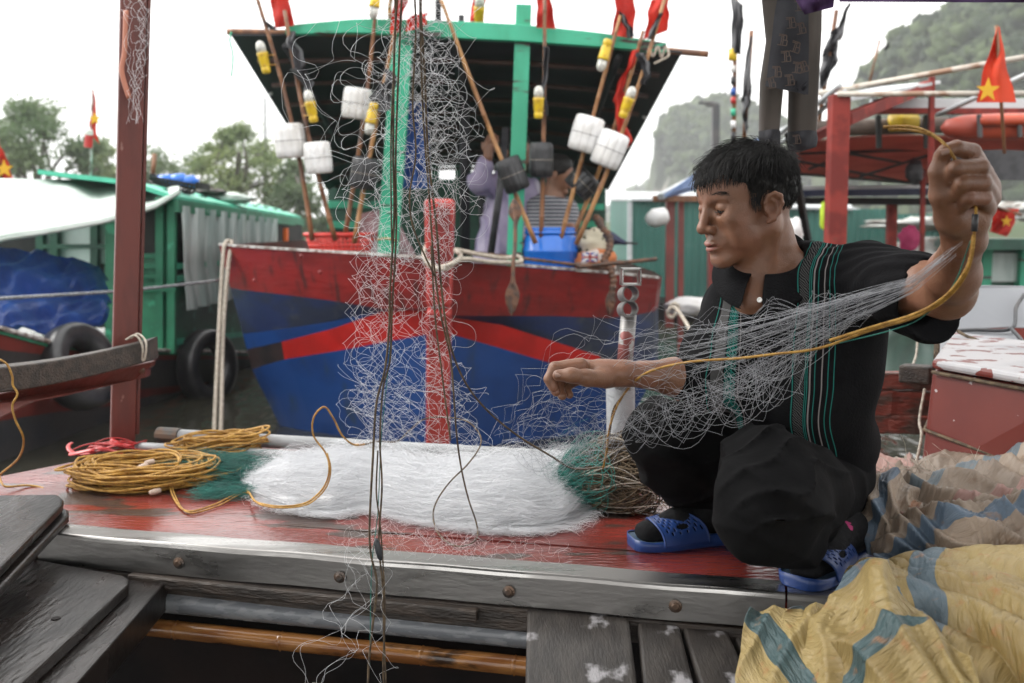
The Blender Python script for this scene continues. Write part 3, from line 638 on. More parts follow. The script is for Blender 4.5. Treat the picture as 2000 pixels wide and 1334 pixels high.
marker_pole((655, 470), (556, 20), 5.5, 'second marker pole from the left, lower white float and long black streamer', [(621, 308, 30, 26, 'w', .1)], (607, 208, 1),
            [((560, 62), (576, 60), (596, 130), (574, 140), m_blackcloth, -.02, 4), ((568, 135), (596, 130), (618, 190), (606, 195), m_blackcloth, -.03, 4)], dark=True)
marker_pole((672, 470), (738, -30), 5.6, 'dark brown marker pole with one white float high beside the left green post', [(697, 202, 29, 27, 'w', -.02)], (732, 5, -1), dark=True)
marker_pole((692, 475), (772, 60), 5.5, 'marker pole with a black float and black bundle left of the left green post', [(712, 338, 30, 26, 'b', -.05)], (725, 232, -1),
            [((735, 170), (765, 150), (760, 215), (715, 225), m_blackcloth, -.06, 5), ((752, 130), (775, 140), (770, 185), (745, 190), m_blackcloth, -.05, 4)])
marker_pole((1046, 475), (862, 0), 5.45, 'long pale bamboo marker pole leaning left with a tilted black float', [(1001, 341, 33, 25, 'b', .0)], None)
marker_pole((1057, 470), (1064, -10), 5.5, 'upright marker pole behind the blue barrel with a round black float', [(1057, 312, 33, 23, 'b', .0)], (1052, 200, 1),
            [((1048, -20), (1072, -20), (1086, 56), (1048, 54), m_redflag, .02, 1), ((1058, 90), (1070, 92), (1068, 225), (1062, 225), m_blackcloth, -.03, 3)], dark=True)
marker_pole((1092, 478), (1212, 30), 5.5, 'marker pole with a white float and a lamp hanging upside down', [(1145, 262, 34, 29, 'w', .02)], (1180, 108, -1),
            [((1204, -20), (1240, -20), (1238, 75), (1196, 68), m_redflag, .03, 2), ((1208, 20), (1222, 30), (1240, 70), (1226, 76), m_blackcloth, -.03, 2)])
marker_pole((1112, 478), (1256, 60), 5.6, 'marker pole with a rolled red flag and a low sideways black float', [(1138, 357, 22, 30, 'b', .6)], None,
            [((1234, 98), (1248, 96), (1215, 180), (1196, 200), m_redflag, -.04, 3), ((1196, 195), (1216, 178), (1232, 275), (1216, 296), m_redflag, -.03, 3)])
marker_pole((1125, 478), (1300, -10), 5.45, 'rightmost marker pole with the lowest white float and a lamp', [(1191, 292, 34, 29, 'w', .05)], (1226, 200, 1),
            [((1272, 0), (1308, -10), (1304, 60), (1256, 78), m_redflag, .03, 2), ((1246, 102), (1268, 104), (1268, 166), (1256, 165), m_blackcloth, -.02, 4), ((1286, 25), (1294, 25), (1276, 76), (1262, 78), m_blackcloth, -.03, 1)])
marker_pole((936, 70), (940, -20), 5.9, 'short marker pole with a red flag above the middle of the green roof beam', None, (936, 22, 1), [((924, -20), (952, -20), (940, 44), (918, 42), m_redflag, .02, 1)])
marker_pole((770, 70), (778, -40), 5.75, 'marker pole whose red flag droops over the roof beam behind the hanging net', None, None, [((770, -20), (800, -20), (780, 62), (762, 68), m_redflag, -.2, 2), ((800, 30), (835, 25), (832, 50), (790, 62), m_redflag, -.2, 2)])
# chimney stubs over the roof
for x, y0, y1, w_, nm in ((856, -30, 55, .035, 'black stove pipe rising above the roof beam'), (901, 30, 60, .035, 'short round stub of pipe just above the roof beam')):
    mb = MB(); mb.tube([P(x, y1, 5.9), P(x, y0, 5.9)], w_ / 2, n=10); tag(mb.build('stove_pipe', m_under, smooth=True), nm, 'pipe')
# ---------------------------------------------------------------- things on the bow
root = thing('plastic_basket', 'red plastic basket with holes standing behind the bow edge', 'basket', tuple(P(665, 520, 5.75)))
Yb = 5.72; c = P(665, 458, Yb); Rb = .20; mb = MB()
mb.tube([c + np.array([math.cos(a) * Rb, math.sin(a) * Rb, 0]) for a in np.linspace(0, 2 * math.pi, 40)], .011, n=8, cap=False); mb.build('rim', m_basket, root, smooth=True)
mb = MB(); H = .14
for a in np.linspace(0, 2 * math.pi, 44, endpoint=False):
    q = np.array([math.cos(a), math.sin(a), 0]); mb.beam(c + q * Rb * .98, c + q * Rb * .78 + np.array([0, 0, -H]), .011, .006, up=q)
for k in range(6):
    z = -.012 - k * .024; rr = Rb * (.98 - .20 * (-z) / H); mb.tube([c + np.array([math.cos(a) * rr, math.sin(a) * rr, z]) for a in np.linspace(0, 2 * math.pi, 40)], .0055, n=6, cap=False)
mb.lathe([(-H - .008, .01), (-H - .006, Rb * .78), (-H, Rb * .78), (-H + .002, .01)], c, c + np.array([0, 0, 1]), n=40); mb.build('lattice', m_basket, root, smooth=True)
root = thing('barrel', 'blue plastic barrel with a ribbed lid standing on the bow', 'barrel', tuple(P(1075, 540, 5.62)))
c = P(1075, 446, 5.62); rb = .150; mb = MB()
prof = [(-.27, rb * .8), (-.26, rb * .93), (-.20, rb * 1.0), (-.135, rb * 1.03), (-.13, rb * 1.05), (-.12, rb * 1.05), (-.115, rb * 1.02), (-.05, rb * .97), (-.035, rb * .9), (-.03, rb * .88)]
mb.lathe(prof, c, c + np.array([0, 0, 1]), n=48); mb.build('body', m_bluebar, root, smooth=True)
mb = MB(); mb.lathe([(-.034, rb * .90), (-.032, rb * .97), (-.02, rb * .985), (-.016, rb * .93), (-.008, rb * .95), (.0, rb * .96), (.006, rb * .9), (.002, rb * .6), (.002, .01)], c, c + np.array([0, 0, 1]), n=48); mb.build('lid', m_bluebar, root, smooth=True)
for k in (-1, 1):
    mb = MB(); mb.tube([c + np.array([k * rb * .98, -.02, -.07]), c + np.array([k * rb * 1.15, -.03, -.08]), c + np.array([k * rb * 1.12, -.03, -.12]), c + np.array([k * rb * 1.0, -.02, -.13])], .010, n=6); mb.build('handle', m_foamb, root, smooth=True)
def blade(mb, a, b, w0, th=.012):
    a, b = np.array(a), np.array(b); ax = nrm(b - a); sx = nrm(np.cross(ax, (0, 1, 0))); L_ = np.linalg.norm(b - a); G = []
    for u, q in ((0, .25), (.15, .4), (.35, .85), (.5, 1), (.7, .8), (.88, .4), (1, .04)):
        c_ = a + ax * L_ * u; G.append([c_ - sx * w0 * q, c_ + np.array([0, -th, 0]), c_ + sx * w0 * q, c_ + np.array([0, th, 0])])
    G = np.array(G); mb.grid(G, closeu=True); mb.add(G[0], [(0, 1, 2, 3)]); mb.add(G[-1], [(3, 2, 1, 0)])
root = thing('anchor', 'flat rusty iron anchor with spade tips hanging over the red bow', 'anchor', tuple(P(1001, 600, 4.98)), 'iron anchors hung over the bow edge')
mb = MB(); ab = P(1003, 455, 5.02); mb.tube(catmull([P(1001, 405, 5.05), P(1006, 430, 5.03), P(1006, 480, 5.0), P(1003, 510, 4.97), P(1001, 560, 4.95)], 6), .017, n=8, flat=.6)
mb.build('shank', m_iron, root, smooth=True)
mb = MB(); blade(mb, P(1008, 440, 5.04), P(1004, 386, 5.05), .034); mb.build('fluke', m_iron, root)
mb = MB(); blade(mb, P(1002, 540, 4.95), P(999, 617, 4.94), .037); mb.build('fluke', m_iron, root)
root = thing('anchor', 'curved anchor of twisted bar hanging over the right of the red bow', 'anchor', tuple(P(1190, 615, 5.4)), 'iron anchors hung over the bow edge')
mb = MB(); pts = catmull([P(1163, 422, 5.5), P(1172, 440, 5.48), P(1190, 462, 5.45), P(1190, 488, 5.42), P(1180, 508, 5.4), P(1192, 525, 5.36), P(1198, 550, 5.35), P(1192, 590, 5.35)], 12)
mb.tube(pts, [.019 + .004 * math.sin(i * 1.6) for i in range(len(pts))], n=8); mb.build('shank', m_iron, root, smooth=True)
mb = MB(); blade(mb, P(1194, 560, 5.34), P(1190, 616, 5.34), .028); mb.build('fluke', m_iron, root)
mb = MB(); blade(mb, P(1180, 446, 5.48), P(1160, 418, 5.5), .026); mb.build('fluke', m_iron, root)
def bar(a, b, label, r=.009):
    mb = MB(); k = 60; a, b = np.array(a), np.array(b); mb.tube([lerp(a, b, u) for u in np.linspace(0, 1, k)], [r * (1.12 if i % 2 else .95) for i in range(k)], n=7); tag(mb.build('steel_bar', m_iron, smooth=True), label, 'bar')
bar(P(900, 490, 5.12), P(1200, 526, 5.38), 'rusty ribbed steel bar lying along the bow edge in front of the barrel')
bar(P(1128, 521, 5.30), P(1282, 506, 5.45), 'rusty ribbed steel bar sticking out past the right of the bow', .011)
def rope(name, pts, r, m, label, n=6, seg=10, twist=True, cat='rope', parent=None):
    p = catmull(pts, seg); mb = MB(); rr = r
    mb.tube(p, rr, n=n); o = mb.build(name, m, parent, smooth=True)
    return tag(o, label, cat) if label else o
rope('rope', [P(832, 506, 4.75), P(850, 522, 4.72), P(880, 516, 4.73), P(900, 500, 4.85), P(890, 488, 5.0), P(930, 496, 5.0), P(985, 504, 5.05), P(1010, 500, 5.08), P(1015, 512, 5.05), P(960, 512, 5.0), P(905, 506, 4.9), P(870, 525, 4.72), P(840, 520, 4.72), P(828, 500, 4.75), P(832, 480, 4.85)], .0115, m_rope_white, 'white rope looped round the red stem and along the bow edge')
rope('rope', [P(418, 850, 5.4), P(421, 780, 5.5), P(430, 600, 5.75), P(436, 500, 5.82), P(441, 474, 5.86), P(452, 471, 5.9), P(452, 480, 5.86), P(446, 520, 5.8), P(436, 650, 5.7), P(433, 780, 5.5), P(431, 855, 5.4)], .0125, m_rope_white, 'doubled white rope hung over the left corner of the bow')
rope('rope', [P(1308, 600, 5.2), P(1318, 592, 5.15), P(1325, 602, 5.15), P(1312, 620, 5.15), P(1304, 610, 5.15), P(1316, 600, 5.1), P(1330, 615, 5.0), P(1345, 640, 4.8), P(1352, 655, 4.7)], .010, m_rope_white, 'knotted white rope at the right corner of the blue and red bow')
rope('rope', [P(1268, 92, 5.5), P(1275, 110, 5.5), P(1285, 92, 5.5), P(1292, 112, 5.5), P(1300, 92, 5.5), P(1306, 108, 5.48), P(1290, 118, 5.48), P(1278, 124, 5.47)], .007, m_rope_white, 'white lashing round the right end of the green roof beam')
rope('rope', [P(735, 468, 5.5), P(756, 466, 5.52), P(775, 470, 5.52)], .006, m_rope_yellow, 'short yellow tie round the left green post above the basket')
rope('cord', [P(452, 62, 5.6), P(449, 80, 5.6), P(455, 110, 5.6), P(452, 150, 5.6)], .005, m_gpost, 'green cord dangling from the left end of the roof')
mb = cloth((772, 195), (835, 200), (842, 368), (776, 368), 6.6, amp=.05, nf=3, seed=4); tag(mb.build('hanging_tarp', m_bluetarp, smooth=True), 'blue sheet hanging inside the shelter behind the net', 'tarp')
# cloth sacks and umbrella on the right of the bow
m_cream = mat('cream_spotted_cloth', (0.60, 0.55, 0.42), (0.50, 0.45, 0.34), ns=6, rough=0.8, c3=(0.10, 0.09, 0.05), ns3=26, lo3=.60, hi3=.63, bump=.5)
m_orangecl = mat('orange_cloth', (0.50, 0.17, 0.06), (0.62, 0.55, 0.5), ns=14, lo=.55, hi=.6, rough=0.8)
m_flagblue = mat('flag_blue_cloth', (0.03, 0.07, 0.30), rough=0.8); m_white = mat('white_cloth', (0.62, 0.62, 0.62), rough=0.8)
def lump(c, r, seed, amp=.25, n=28, m=18):
    c = np.array(c); mb = MB(); G = []
    for i in range(m):
        ph = math.pi * i / (m - 1); row = []
        for j in range(n):
            an = 2 * math.pi * j / n; d = Vector((math.sin(ph) * math.cos(an), math.sin(ph) * math.sin(an), math.cos(ph)))
            k = 1 + amp * mn.noise(d * 2.0 + Vector((seed * 3.1, seed, 0))) + amp * .4 * mn.noise(d * 5.0 + Vector((seed, 0, seed)))
            row.append(c + np.array(d) * np.array(r) * k)
        G.append(row)
    mb.grid(np.array(G), closeu=True, flip=True); return mb
root = thing('cloth_bundle', 'bundle of cream spotted cloth with an orange patch beside the barrel', 'bundle', tuple(P(1165, 540, 5.6)))
mb = lump(P(1160, 478, 5.62), (.10, .08, .09), 3); mb.build('cloth', m_cream, root, smooth=True)
mb = lump(P(1165, 510, 5.56), (.12, .07, .07), 5); mb.build('lower_cloth', m_orangecl, root, smooth=True)
c = P(1152, 502, 5.46); mb = MB(); mb.box(c, (.085, .008, .05)); f = mb.build('flag_print', m_flagblue, root)
mb = MB()
for a_ in (0, 90, 30, -30): d_ = np.array([math.cos(R(a_)), 0, math.sin(R(a_))]); L_ = .042 if a_ == 0 else .025 if a_ == 90 else .044; mb.beam(c - d_ * L_ + np.array([0, -.006, 0]), c + d_ * L_ + np.array([0, -.006, 0]), .011, .003, up=(0, 1, 0))
mb.build('white_cross', m_white, f)
mb = MB()
for a_ in (0, 90): d_ = np.array([math.cos(R(a_)), 0, math.sin(R(a_))]); L_ = .042 if a_ == 0 else .025; mb.beam(c - d_ * L_ + np.array([0, -.010, 0]), c + d_ * L_ + np.array([0, -.010, 0]), .006, .003, up=(0, 1, 0))
mb.build('red_cross', m_hbright, f)
root = thing('umbrella', 'folded navy umbrella lying beside the cloth bundle', 'umbrella', tuple(P(1185, 475, 5.6)))
m_navycl = mat('navy_cloth', (0.015, 0.022, 0.06), (0.03, 0.035, 0.08), ns=10, rough=0.6)
mb = MB(); a_, b_ = P(1180, 462, 5.6), P(1226, 476, 5.55); mb.lathe([(0, .045), (.05, .035), (.10, .018), (.14, .008)], a_, b_, n=16, rib=8, ribd=.3); mb.build('canopy', m_navycl, root, smooth=True)
mb = MB(); mb.tube([P(1220, 474, 5.55), P(1246, 476, 5.53)], .006, n=6); mb.build('shaft', m_foamb, root)
# ================================================================ green boat on the left
m_lgreen = mat('green_boat_paint', (0.022, 0.19, 0.10), (0.016, 0.14, 0.075), ns=4, rough=0.45, bump=0.4, bs=8, c3=(0.05, 0.34, 0.20), ns3=8, lo3=.6, hi3=.7)
m_lroof = mat('pale_green_roof_paint', (0.08, 0.50, 0.33), (0.05, 0.38, 0.25), ns=5, rough=0.45)
m_tarpw = mat('pale_awning_cloth', (0.66, 0.72, 0.68), (0.54, 0.62, 0.57), ns=1.2, st=(1, 3, 3), rough=0.6, translucent=.2, bump=.3, bs=3)
m_tarpb = mat('blue_cover_tarp', (0.018, 0.065, 0.27), (0.012, 0.04, 0.18), ns=4, rough=0.34, bump=3.0, bs=7, bst=(1, 1, 2.5))
m_hullg = mat('dark_grey_hull', (0.035, 0.037, 0.042), (0.06, 0.055, 0.055), ns=3, rough=0.45, bump=.4)
m_hullr = mat('brown_red_hull', (0.22, 0.035, 0.025), (0.15, 0.026, 0.02), ns=4, rough=0.45)
m_curtain = mat('clear_plastic_curtain', (0.58, 0.66, 0.64), (0.34, 0.43, 0.41), ns=3.5, st=(1, 5, .35), rough=0.3, bump=1.5, bs=4, bst=(1, 6, .5))
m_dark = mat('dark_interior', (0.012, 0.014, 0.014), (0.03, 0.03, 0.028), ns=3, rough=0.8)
m_rubber = mat('tyre_rubber', (0.018, 0.018, 0.020), (0.04, 0.04, 0.042), ns=9, rough=0.32, bump=.5)
m_orange = mat('orange_life_jacket', (0.75, 0.14, 0.02), rough=0.7)
def pan(pts, name, m, parent, th=(0, .04, 0)):
    mb = MB(); mb.prism([P(*p) for p in pts], th); return mb.build(name, m, parent)
gb = thing('cabin_boat', 'green cabin boat with a pale awning, tyre fenders and a blue covered foredeck', 'boat', (-2.6, 7, WATER_Z))
def gy(x): return pw([-60, 0, 100, 210, 300, 400, 480, 590], [4.6, 4.85, 5.3, 5.95, 6.6, 7.5, 8.5, 10.2], x)
xs = np.linspace(-60, 590, 30)
rows = [([-60, 0, 100, 210, 300, 400, 480, 590], [630, 640, 668, 682, 684, 686, 688, 690]), ([-60, 0, 100, 210, 300, 400, 480, 590], [672, 683, 694, 704, 703, 702, 702, 701]),
        ([-60, 0, 100, 210, 300, 400, 480, 590], [800, 790, 775, 765, 758, 748, 735, 718]), ([-60, 0, 100, 210, 300, 400, 480, 590], [830, 822, 806, 794, 772, 758, 742, 722]), ([-60, 0, 100, 210, 300, 400, 480, 590], [960, 925, 882, 846, 815, 785, 760, 735])]
G = [[P(x, pw(r[0], r[1], x), gy(x) - (.10 if i == 0 else .06 if i == 1 else -.04 * i)) for x in xs] for i, r in enumerate(rows)]
G = np.array(G); mb = MB()
for i, k in enumerate((1, 0, 1, 0)): mb.grid(G[i:i + 2], k)
mb.build('hull', [m_hullg, m_hullr], gb)
mb = MB(); mb.slab(np.array([G[0], G[0] + np.array([-1.4, .3, 0])]), (0, 0, -.03)); mb.build('deck', m_lgreen, gb)
mb = MB(); mb.tube([p + np.array([0, -.01, .0]) for p in G[0]], .014, n=6); mb.build('rub_rail', m_cap, gb, smooth=True)
# cabin: end wall facing the camera, side wall running aft
Yc = 6.85
pan([(205, 395, Yc), (338, 390, Yc), (338, 690, Yc), (205, 690, Yc)], 'end_wall', m_lgreen, gb)
pan([(262, 388, Yc - .03), (315, 388, Yc - .03), (315, 494, Yc - .03), (262, 494, Yc - .03)], 'window', m_dark, gb, (0, .02, 0))
for a_, b_ in (((313, 385), (313, 690)), ((336, 388), (336, 690))):
    mb = MB(); mb.beam(P(a_[0], a_[1], Yc - .06), P(b_[0], b_[1], Yc - .06), .05, .05); mb.build('corner_post', m_lgreen, gb)
mb = MB()
for y in (500, 520, 540): mb.beam(P(262, y, Yc - .05), P(312, y, Yc - .05), .02, .03)
mb.beam(P(205, 565, Yc - .07), P(345, 565, Yc - .07), .05, .03); mb.build('end_wall_trim', m_lgreen, gb)
pan([(338, 540, Yc), (590, 500, 11.0), (590, 690, 11.0), (338, 690, Yc)], 'side_wall', m_lgreen, gb, (-.04, 0, 0))
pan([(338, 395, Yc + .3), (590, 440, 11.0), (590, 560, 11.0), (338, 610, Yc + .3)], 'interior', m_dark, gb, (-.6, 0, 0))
mb = MB(); nu, nv = 60, 14; G2 = []
for j in range(nv):
    v = j / (nv - 1); row = []
    for i in range(nu):
        u = i / (nu - 1); a_ = lerp(lerp(P(340, 402, Yc - .02), P(530, 428, 9.8), u), lerp(P(340, 606, Yc - .02), P(530, 560, 9.8), u), v); a_[0] += .05 + .03 * math.sin(u * 60) + .02 * math.sin(u * 133 + v * 3); a_[0] += .10 * max(0, v - .6); row.append(a_)
    G2.append(row)
mb.slab(np.array(G2), (-.004, 0, 0)); mb.build('plastic_curtain', m_curtain, gb, smooth=True)
for x, Yq in ((530, 9.8), (574, 10.8)):
    mb = MB(); mb.beam(P(x, 430, Yq), P(x, 640, Yq), .09, .07); mb.build('side_post', m_lgreen, gb)
mb = MB()
for y0, y1 in ((545, 520), (520, 503), (668, 600)): mb.beam(P(342, y0 + (0), Yc - .02), P(586, y1 + (40 if y0 > 600 else 0), 10.6), .03, .04)
mb.build('side_rail', m_lroof, gb)
# roof with a scalloped fascia
r0, r1 = (338, 390, Yc - .1), (588, 428, 11.2)
mb = MB(); e0, e1 = P(*r0), P(*r1); mb.slab(np.array([[lerp(e0, e1, u) + np.array([0, 0, 0]) for u in (0, .5, 1)], [lerp(e0, e1, u) + np.array([-.30, 0, .10]) for u in (0, .5, 1)], [lerp(e0, e1, u) + np.array([-.9, 0, .17]) for u in (0, .5, 1)]]), (0, 0, .03)); mb.build('roof', m_lroof, gb)
mb = MB(); mb.beam(e0 + np.array([.02, 0, -.04]), e1 + np.array([.02, 0, -.04]), .03, .085); mb.build('fascia', m_lgreen, gb)
mb = MB()
for u in np.linspace(.08, .95, 10): mb.box(lerp(e0, e1, u) + np.array([-.16, 0, .075]), (.05, .10, .03))
mb.build('roof_vent', m_hold, gb)
# awning over the foredeck
xs_ = np.linspace(-40, 350, 26); lowy = lambda x: pw([-40, 0, 100, 200, 300, 350], [474, 463, 448, 430, 402, 372], x); upy = lambda x: pw([-40, 0, 200, 300, 350], [350, 350, 354, 362, 368], x)
G3 = []
for v in np.linspace(0, 1, 12):
    row = []
    for x in xs_:
        Ya = lerp(4.9, 6.8, (x + 40) / 390); y = lerp(lowy(x), upy(x), v ** .8); row.append(P(x, y, Ya + 1.3 * v) + np.array([0, 0, .025 * math.sin(x * .06) * math.sin(v * 3.1)]))
    G3.append(row)
mb = MB(); mb.slab(np.array(G3), (0, 0, .006)); mb.build('awning', m_tarpw, gb, smooth=True)
mb = MB(); mb.tube([p + np.array([0, 0, -.012]) for p in np.array(G3)[0]], .013, n=6); mb.build('awning_edge', m_tarpw, gb, smooth=True)
# window row behind the cover
Yq = 6.95
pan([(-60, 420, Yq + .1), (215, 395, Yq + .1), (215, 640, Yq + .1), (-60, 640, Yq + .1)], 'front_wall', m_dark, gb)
for x0, x1 in ((84, 100), (118, 178), (194, 212)):
    pan([(x0, 432, Yq), (x1, 428, Yq), (x1, 515, Yq), (x0, 515, Yq)], 'curtained_window', m_curtain, gb, (0, .02, 0))
mb = MB()
for x in (80, 108, 186): mb.beam(P(x, 420, Yq - .04), P(x, 540, Yq - .04), .055, .05)
mb.build('window_post', m_dgreen, gb); mb = MB(); mb.beam(P(80, 481, Yq - .06), P(215, 481, Yq - .06), .018, .03); mb.build('window_bar', m_dgreen, gb)
tag(pan([(524, 480, 10.2), (540, 444, 10.2), (560, 446, 10.2), (560, 483, 10.2)], 'life_jacket', m_orange, None, (0, .08, 0)), 'orange life jacket hanging under the roof of the green cabin boat', 'life jacket')
# tyres
def tyre(c, Rr, rr, ax, label):
    mb = MB(); c = np.array(c); ax = nrm(ax); u = nrm(np.cross(ax, (0, 0, 1))); v = np.cross(u, ax); n, m = 44, 14; G = []
    for i in range(n):
        a = 2 * math.pi * i / n; rd = u * math.cos(a) + v * math.sin(a); row = []
        for j in range(m):
            b = 2 * math.pi * j / m; cb, sb = math.cos(b), math.sin(b); k = (abs(cb) ** .6) * (1 if cb > 0 else -1); q = (abs(sb) ** .7) * (1 if sb > 0 else -1)
            row.append(c + rd * (Rr + rr * k * .85) + ax * rr * q * 1.1 * (1 if cb > -.3 else .8))
        G.append(row)
    G.append(G[0]); mb.grid(np.array(G), closeu=True); o = mb.build('tyre_fender', m_rubber, smooth=True); return tag(o, label, 'tyre', 'tyre fenders on the green cabin boat')
tyre(P(156, 716, 5.35), .18, .075, (.90, -.28, .32), 'tyre fender lying against the blue cover of the green cabin boat')
tyre(P(405, 715, 7.1), .205, .075, (.93, -.38, .05), 'tyre fender hung upright on the hull below the clear plastic curtain')
# blue cover heap
G4 = []
for v in np.linspace(0, 1, 50):
    row = []
    for u in np.linspace(0, 1, 90):
        x = lerp(-70, 205, u); yt = pw([-70, 0, 60, 130, 190, 205], [478, 482, 486, 500, 518, 540], x); yb = pw([-70, 0, 100, 200, 205], [625, 638, 650, 622, 610], x)
        y = lerp(yt, yb, v ** .9); Y_ = gy(x) + .55 - .55 * v + .15
        p = P(x, y, Y_); k = .06 * mn.noise(Vector((u * 4, v * 5, 1))) + .028 * mn.noise(Vector((u * 10 + v * 9, v * 3, 3))) ; row.append(p + np.array([0, -k * 2, k]))
    G4.append(row)
mb = MB(); mb.slab(np.array(G4), (0, .05, -.02)); tag(mb.build('cover_tarp', m_tarpb, smooth=True), 'creased blue tarp covering a heap on the foredeck of the green boat', 'tarp')
rope('mooring_rope', [P(-60, 588, 4.2), P(0, 583, 4.4), P(200, 571, 4.95), P(330, 559, 5.4), P(430, 547, 5.85)], .0085, m_pvc, 'grey mooring rope stretched from the left across the green boat', seg=6)
rope('cord', [P(0, 702, 2.2), P(14, 712, 2.2), P(24, 735, 2.2), P(25, 752, 2.2), P(34, 770, 2.2), P(24, 792, 2.2), P(30, 820, 2.2), P(46, 858, 2.22), P(36, 895, 2.3), P(2, 925, 2.4), P(0, 932, 2.4), P(10, 950, 2.36), P(50, 948, 2.4), P(80, 952, 2.4), P(95, 965, 2.36)], .0026, m_rope_yellow, 'thin yellow cord knotted on the rail beam and trailing onto the deck', seg=8)
rope('cord', [P(246, 664, 2.8), P(262, 655, 2.8), P(272, 662, 2.79), P(279, 680, 2.79), P(278, 702, 2.79), P(283, 700, 2.79), P(285, 668, 2.8), P(270, 652, 2.83), P(256, 660, 2.8)], .003, m_rope_white, 'pale twine tied round the right end of the dark rail', seg=6)
# basket with blue bottles on the roof
root = thing('plastic_crate', 'black plastic crate standing on the roof of the green cabin boat', 'crate', tuple(P(340, 380, 7.4)))
mb = MB(); a_, b_, c_, d_ = P(294, 346, 7.4), P(384, 362, 7.4), P(378, 378, 7.4), P(302, 358, 7.4)
for u in np.linspace(0, 1, 12): mb.beam(lerp(a_, b_, u), lerp(d_, c_, u), .012, .012)
for v in (0, .5, 1): mb.beam(lerp(a_, d_, v), lerp(b_, c_, v), .012, .02)
for u in (0, 1): mb.beam(lerp(a_, b_, u), lerp(a_, b_, u) + np.array([0, .3, 0]), .015, .05)
mb.build('lattice', m_dark, root); mb = MB(); mb.beam(a_ + np.array([0, .3, 0]), b_ + np.array([0, .3, 0]), .012, .03); mb.build('rim', m_dark, root)
for x, y, s in ((322, 352, 'left'), (348, 350, 'middle'), (368, 354, 'right')):
    mb = MB(); a_ = P(x - 14, y + 2, 7.5); mb.lathe([(0, .02), (.01, .045), (.10, .048), (.12, .02), (.13, .018)], a_, a_ + np.array([1, 0, .05]), n=14); tag(mb.build('bottle', m_bluebar, smooth=True), {'left': 'blue bottle at the left end of the roof crate', 'middle': 'blue bottle in the middle of the roof crate', 'right': 'blue bottle at the right end of the roof crate'}[s], 'bottle', 'blue bottles in the roof crate')
mb = lump(P(435, 388, 8.6), (.28, .2, .05), 8); tag(mb.build('cloth_heap', m_tarpw, smooth=True), 'pale cloth heaped on the green cabin roof behind the crate', 'cloth')
mb = lump(P(408, 376, 8.4), (.14, .1, .03), 11, .4); tag(mb.build('net_heap', m_darkwood, smooth=True), 'small dark heap lying on the green cabin roof beside the pale cloth', 'heap')
# flags at the left
def flagstaff(x0, y0, x1, y1, Y, quad, label, m=None, starpx=None, sr=.1, r=.012, mm=None):
    root = thing('flagstaff', label, 'flag', tuple(P(x0, y0, Y)), 'flags on staffs around the harbour')
    mb = MB(); mb.tube([P(x0, y0, Y), P(x1, y1, Y)], r, n=6); mb.build('staff', mm or m_bambood, root, smooth=True)
    mb = cloth(*quad, Y, amp=.03, nf=1.2, seed=int(x0) + 3, edge=2); f = mb.build('flag', m or m_redflag, root, smooth=True)
    if starpx: star(P(starpx[0], starpx[1], Y - .06), sr).build('star', m_star, f)
    return root
r_ = flagstaff(176, 360, 181, 175, 7.6, ((179, 178), (183, 176), (193, 282), (176, 262)), 'narrow red flag on a thin staff rising behind the pale awning', starpx=(185, 232), sr=.05, mm=m_cap)
mb = MB(); mb.tube([P(174, 264, 7.55), P(172, 288, 7.55)], .03, n=10); mb.build('lamp_body', m_hbright, r_); mb = MB(); mb.lathe([(0, .03), (.03, .03), (.045, .015)], P(174, 264, 7.55), P(174, 200, 7.55), n=10); mb.build('lamp_lens', m_lens, r_)
flagstaff(2, 350, -5, 270, 7.4, ((-12, 285), (0, 282), (28, 350), (-10, 352)), 'red flag with yellow star at the left edge above the awning', starpx=(8, 330), sr=.07)
mb = MB(); mb.tube([P(298, 345, 12), P(302, 300, 12)], .03, n=6); tag(mb.build('flag_pole_stub', m_bambood, smooth=True), 'short bamboo stake with a blue tip beyond the green cabin roof', 'pole')
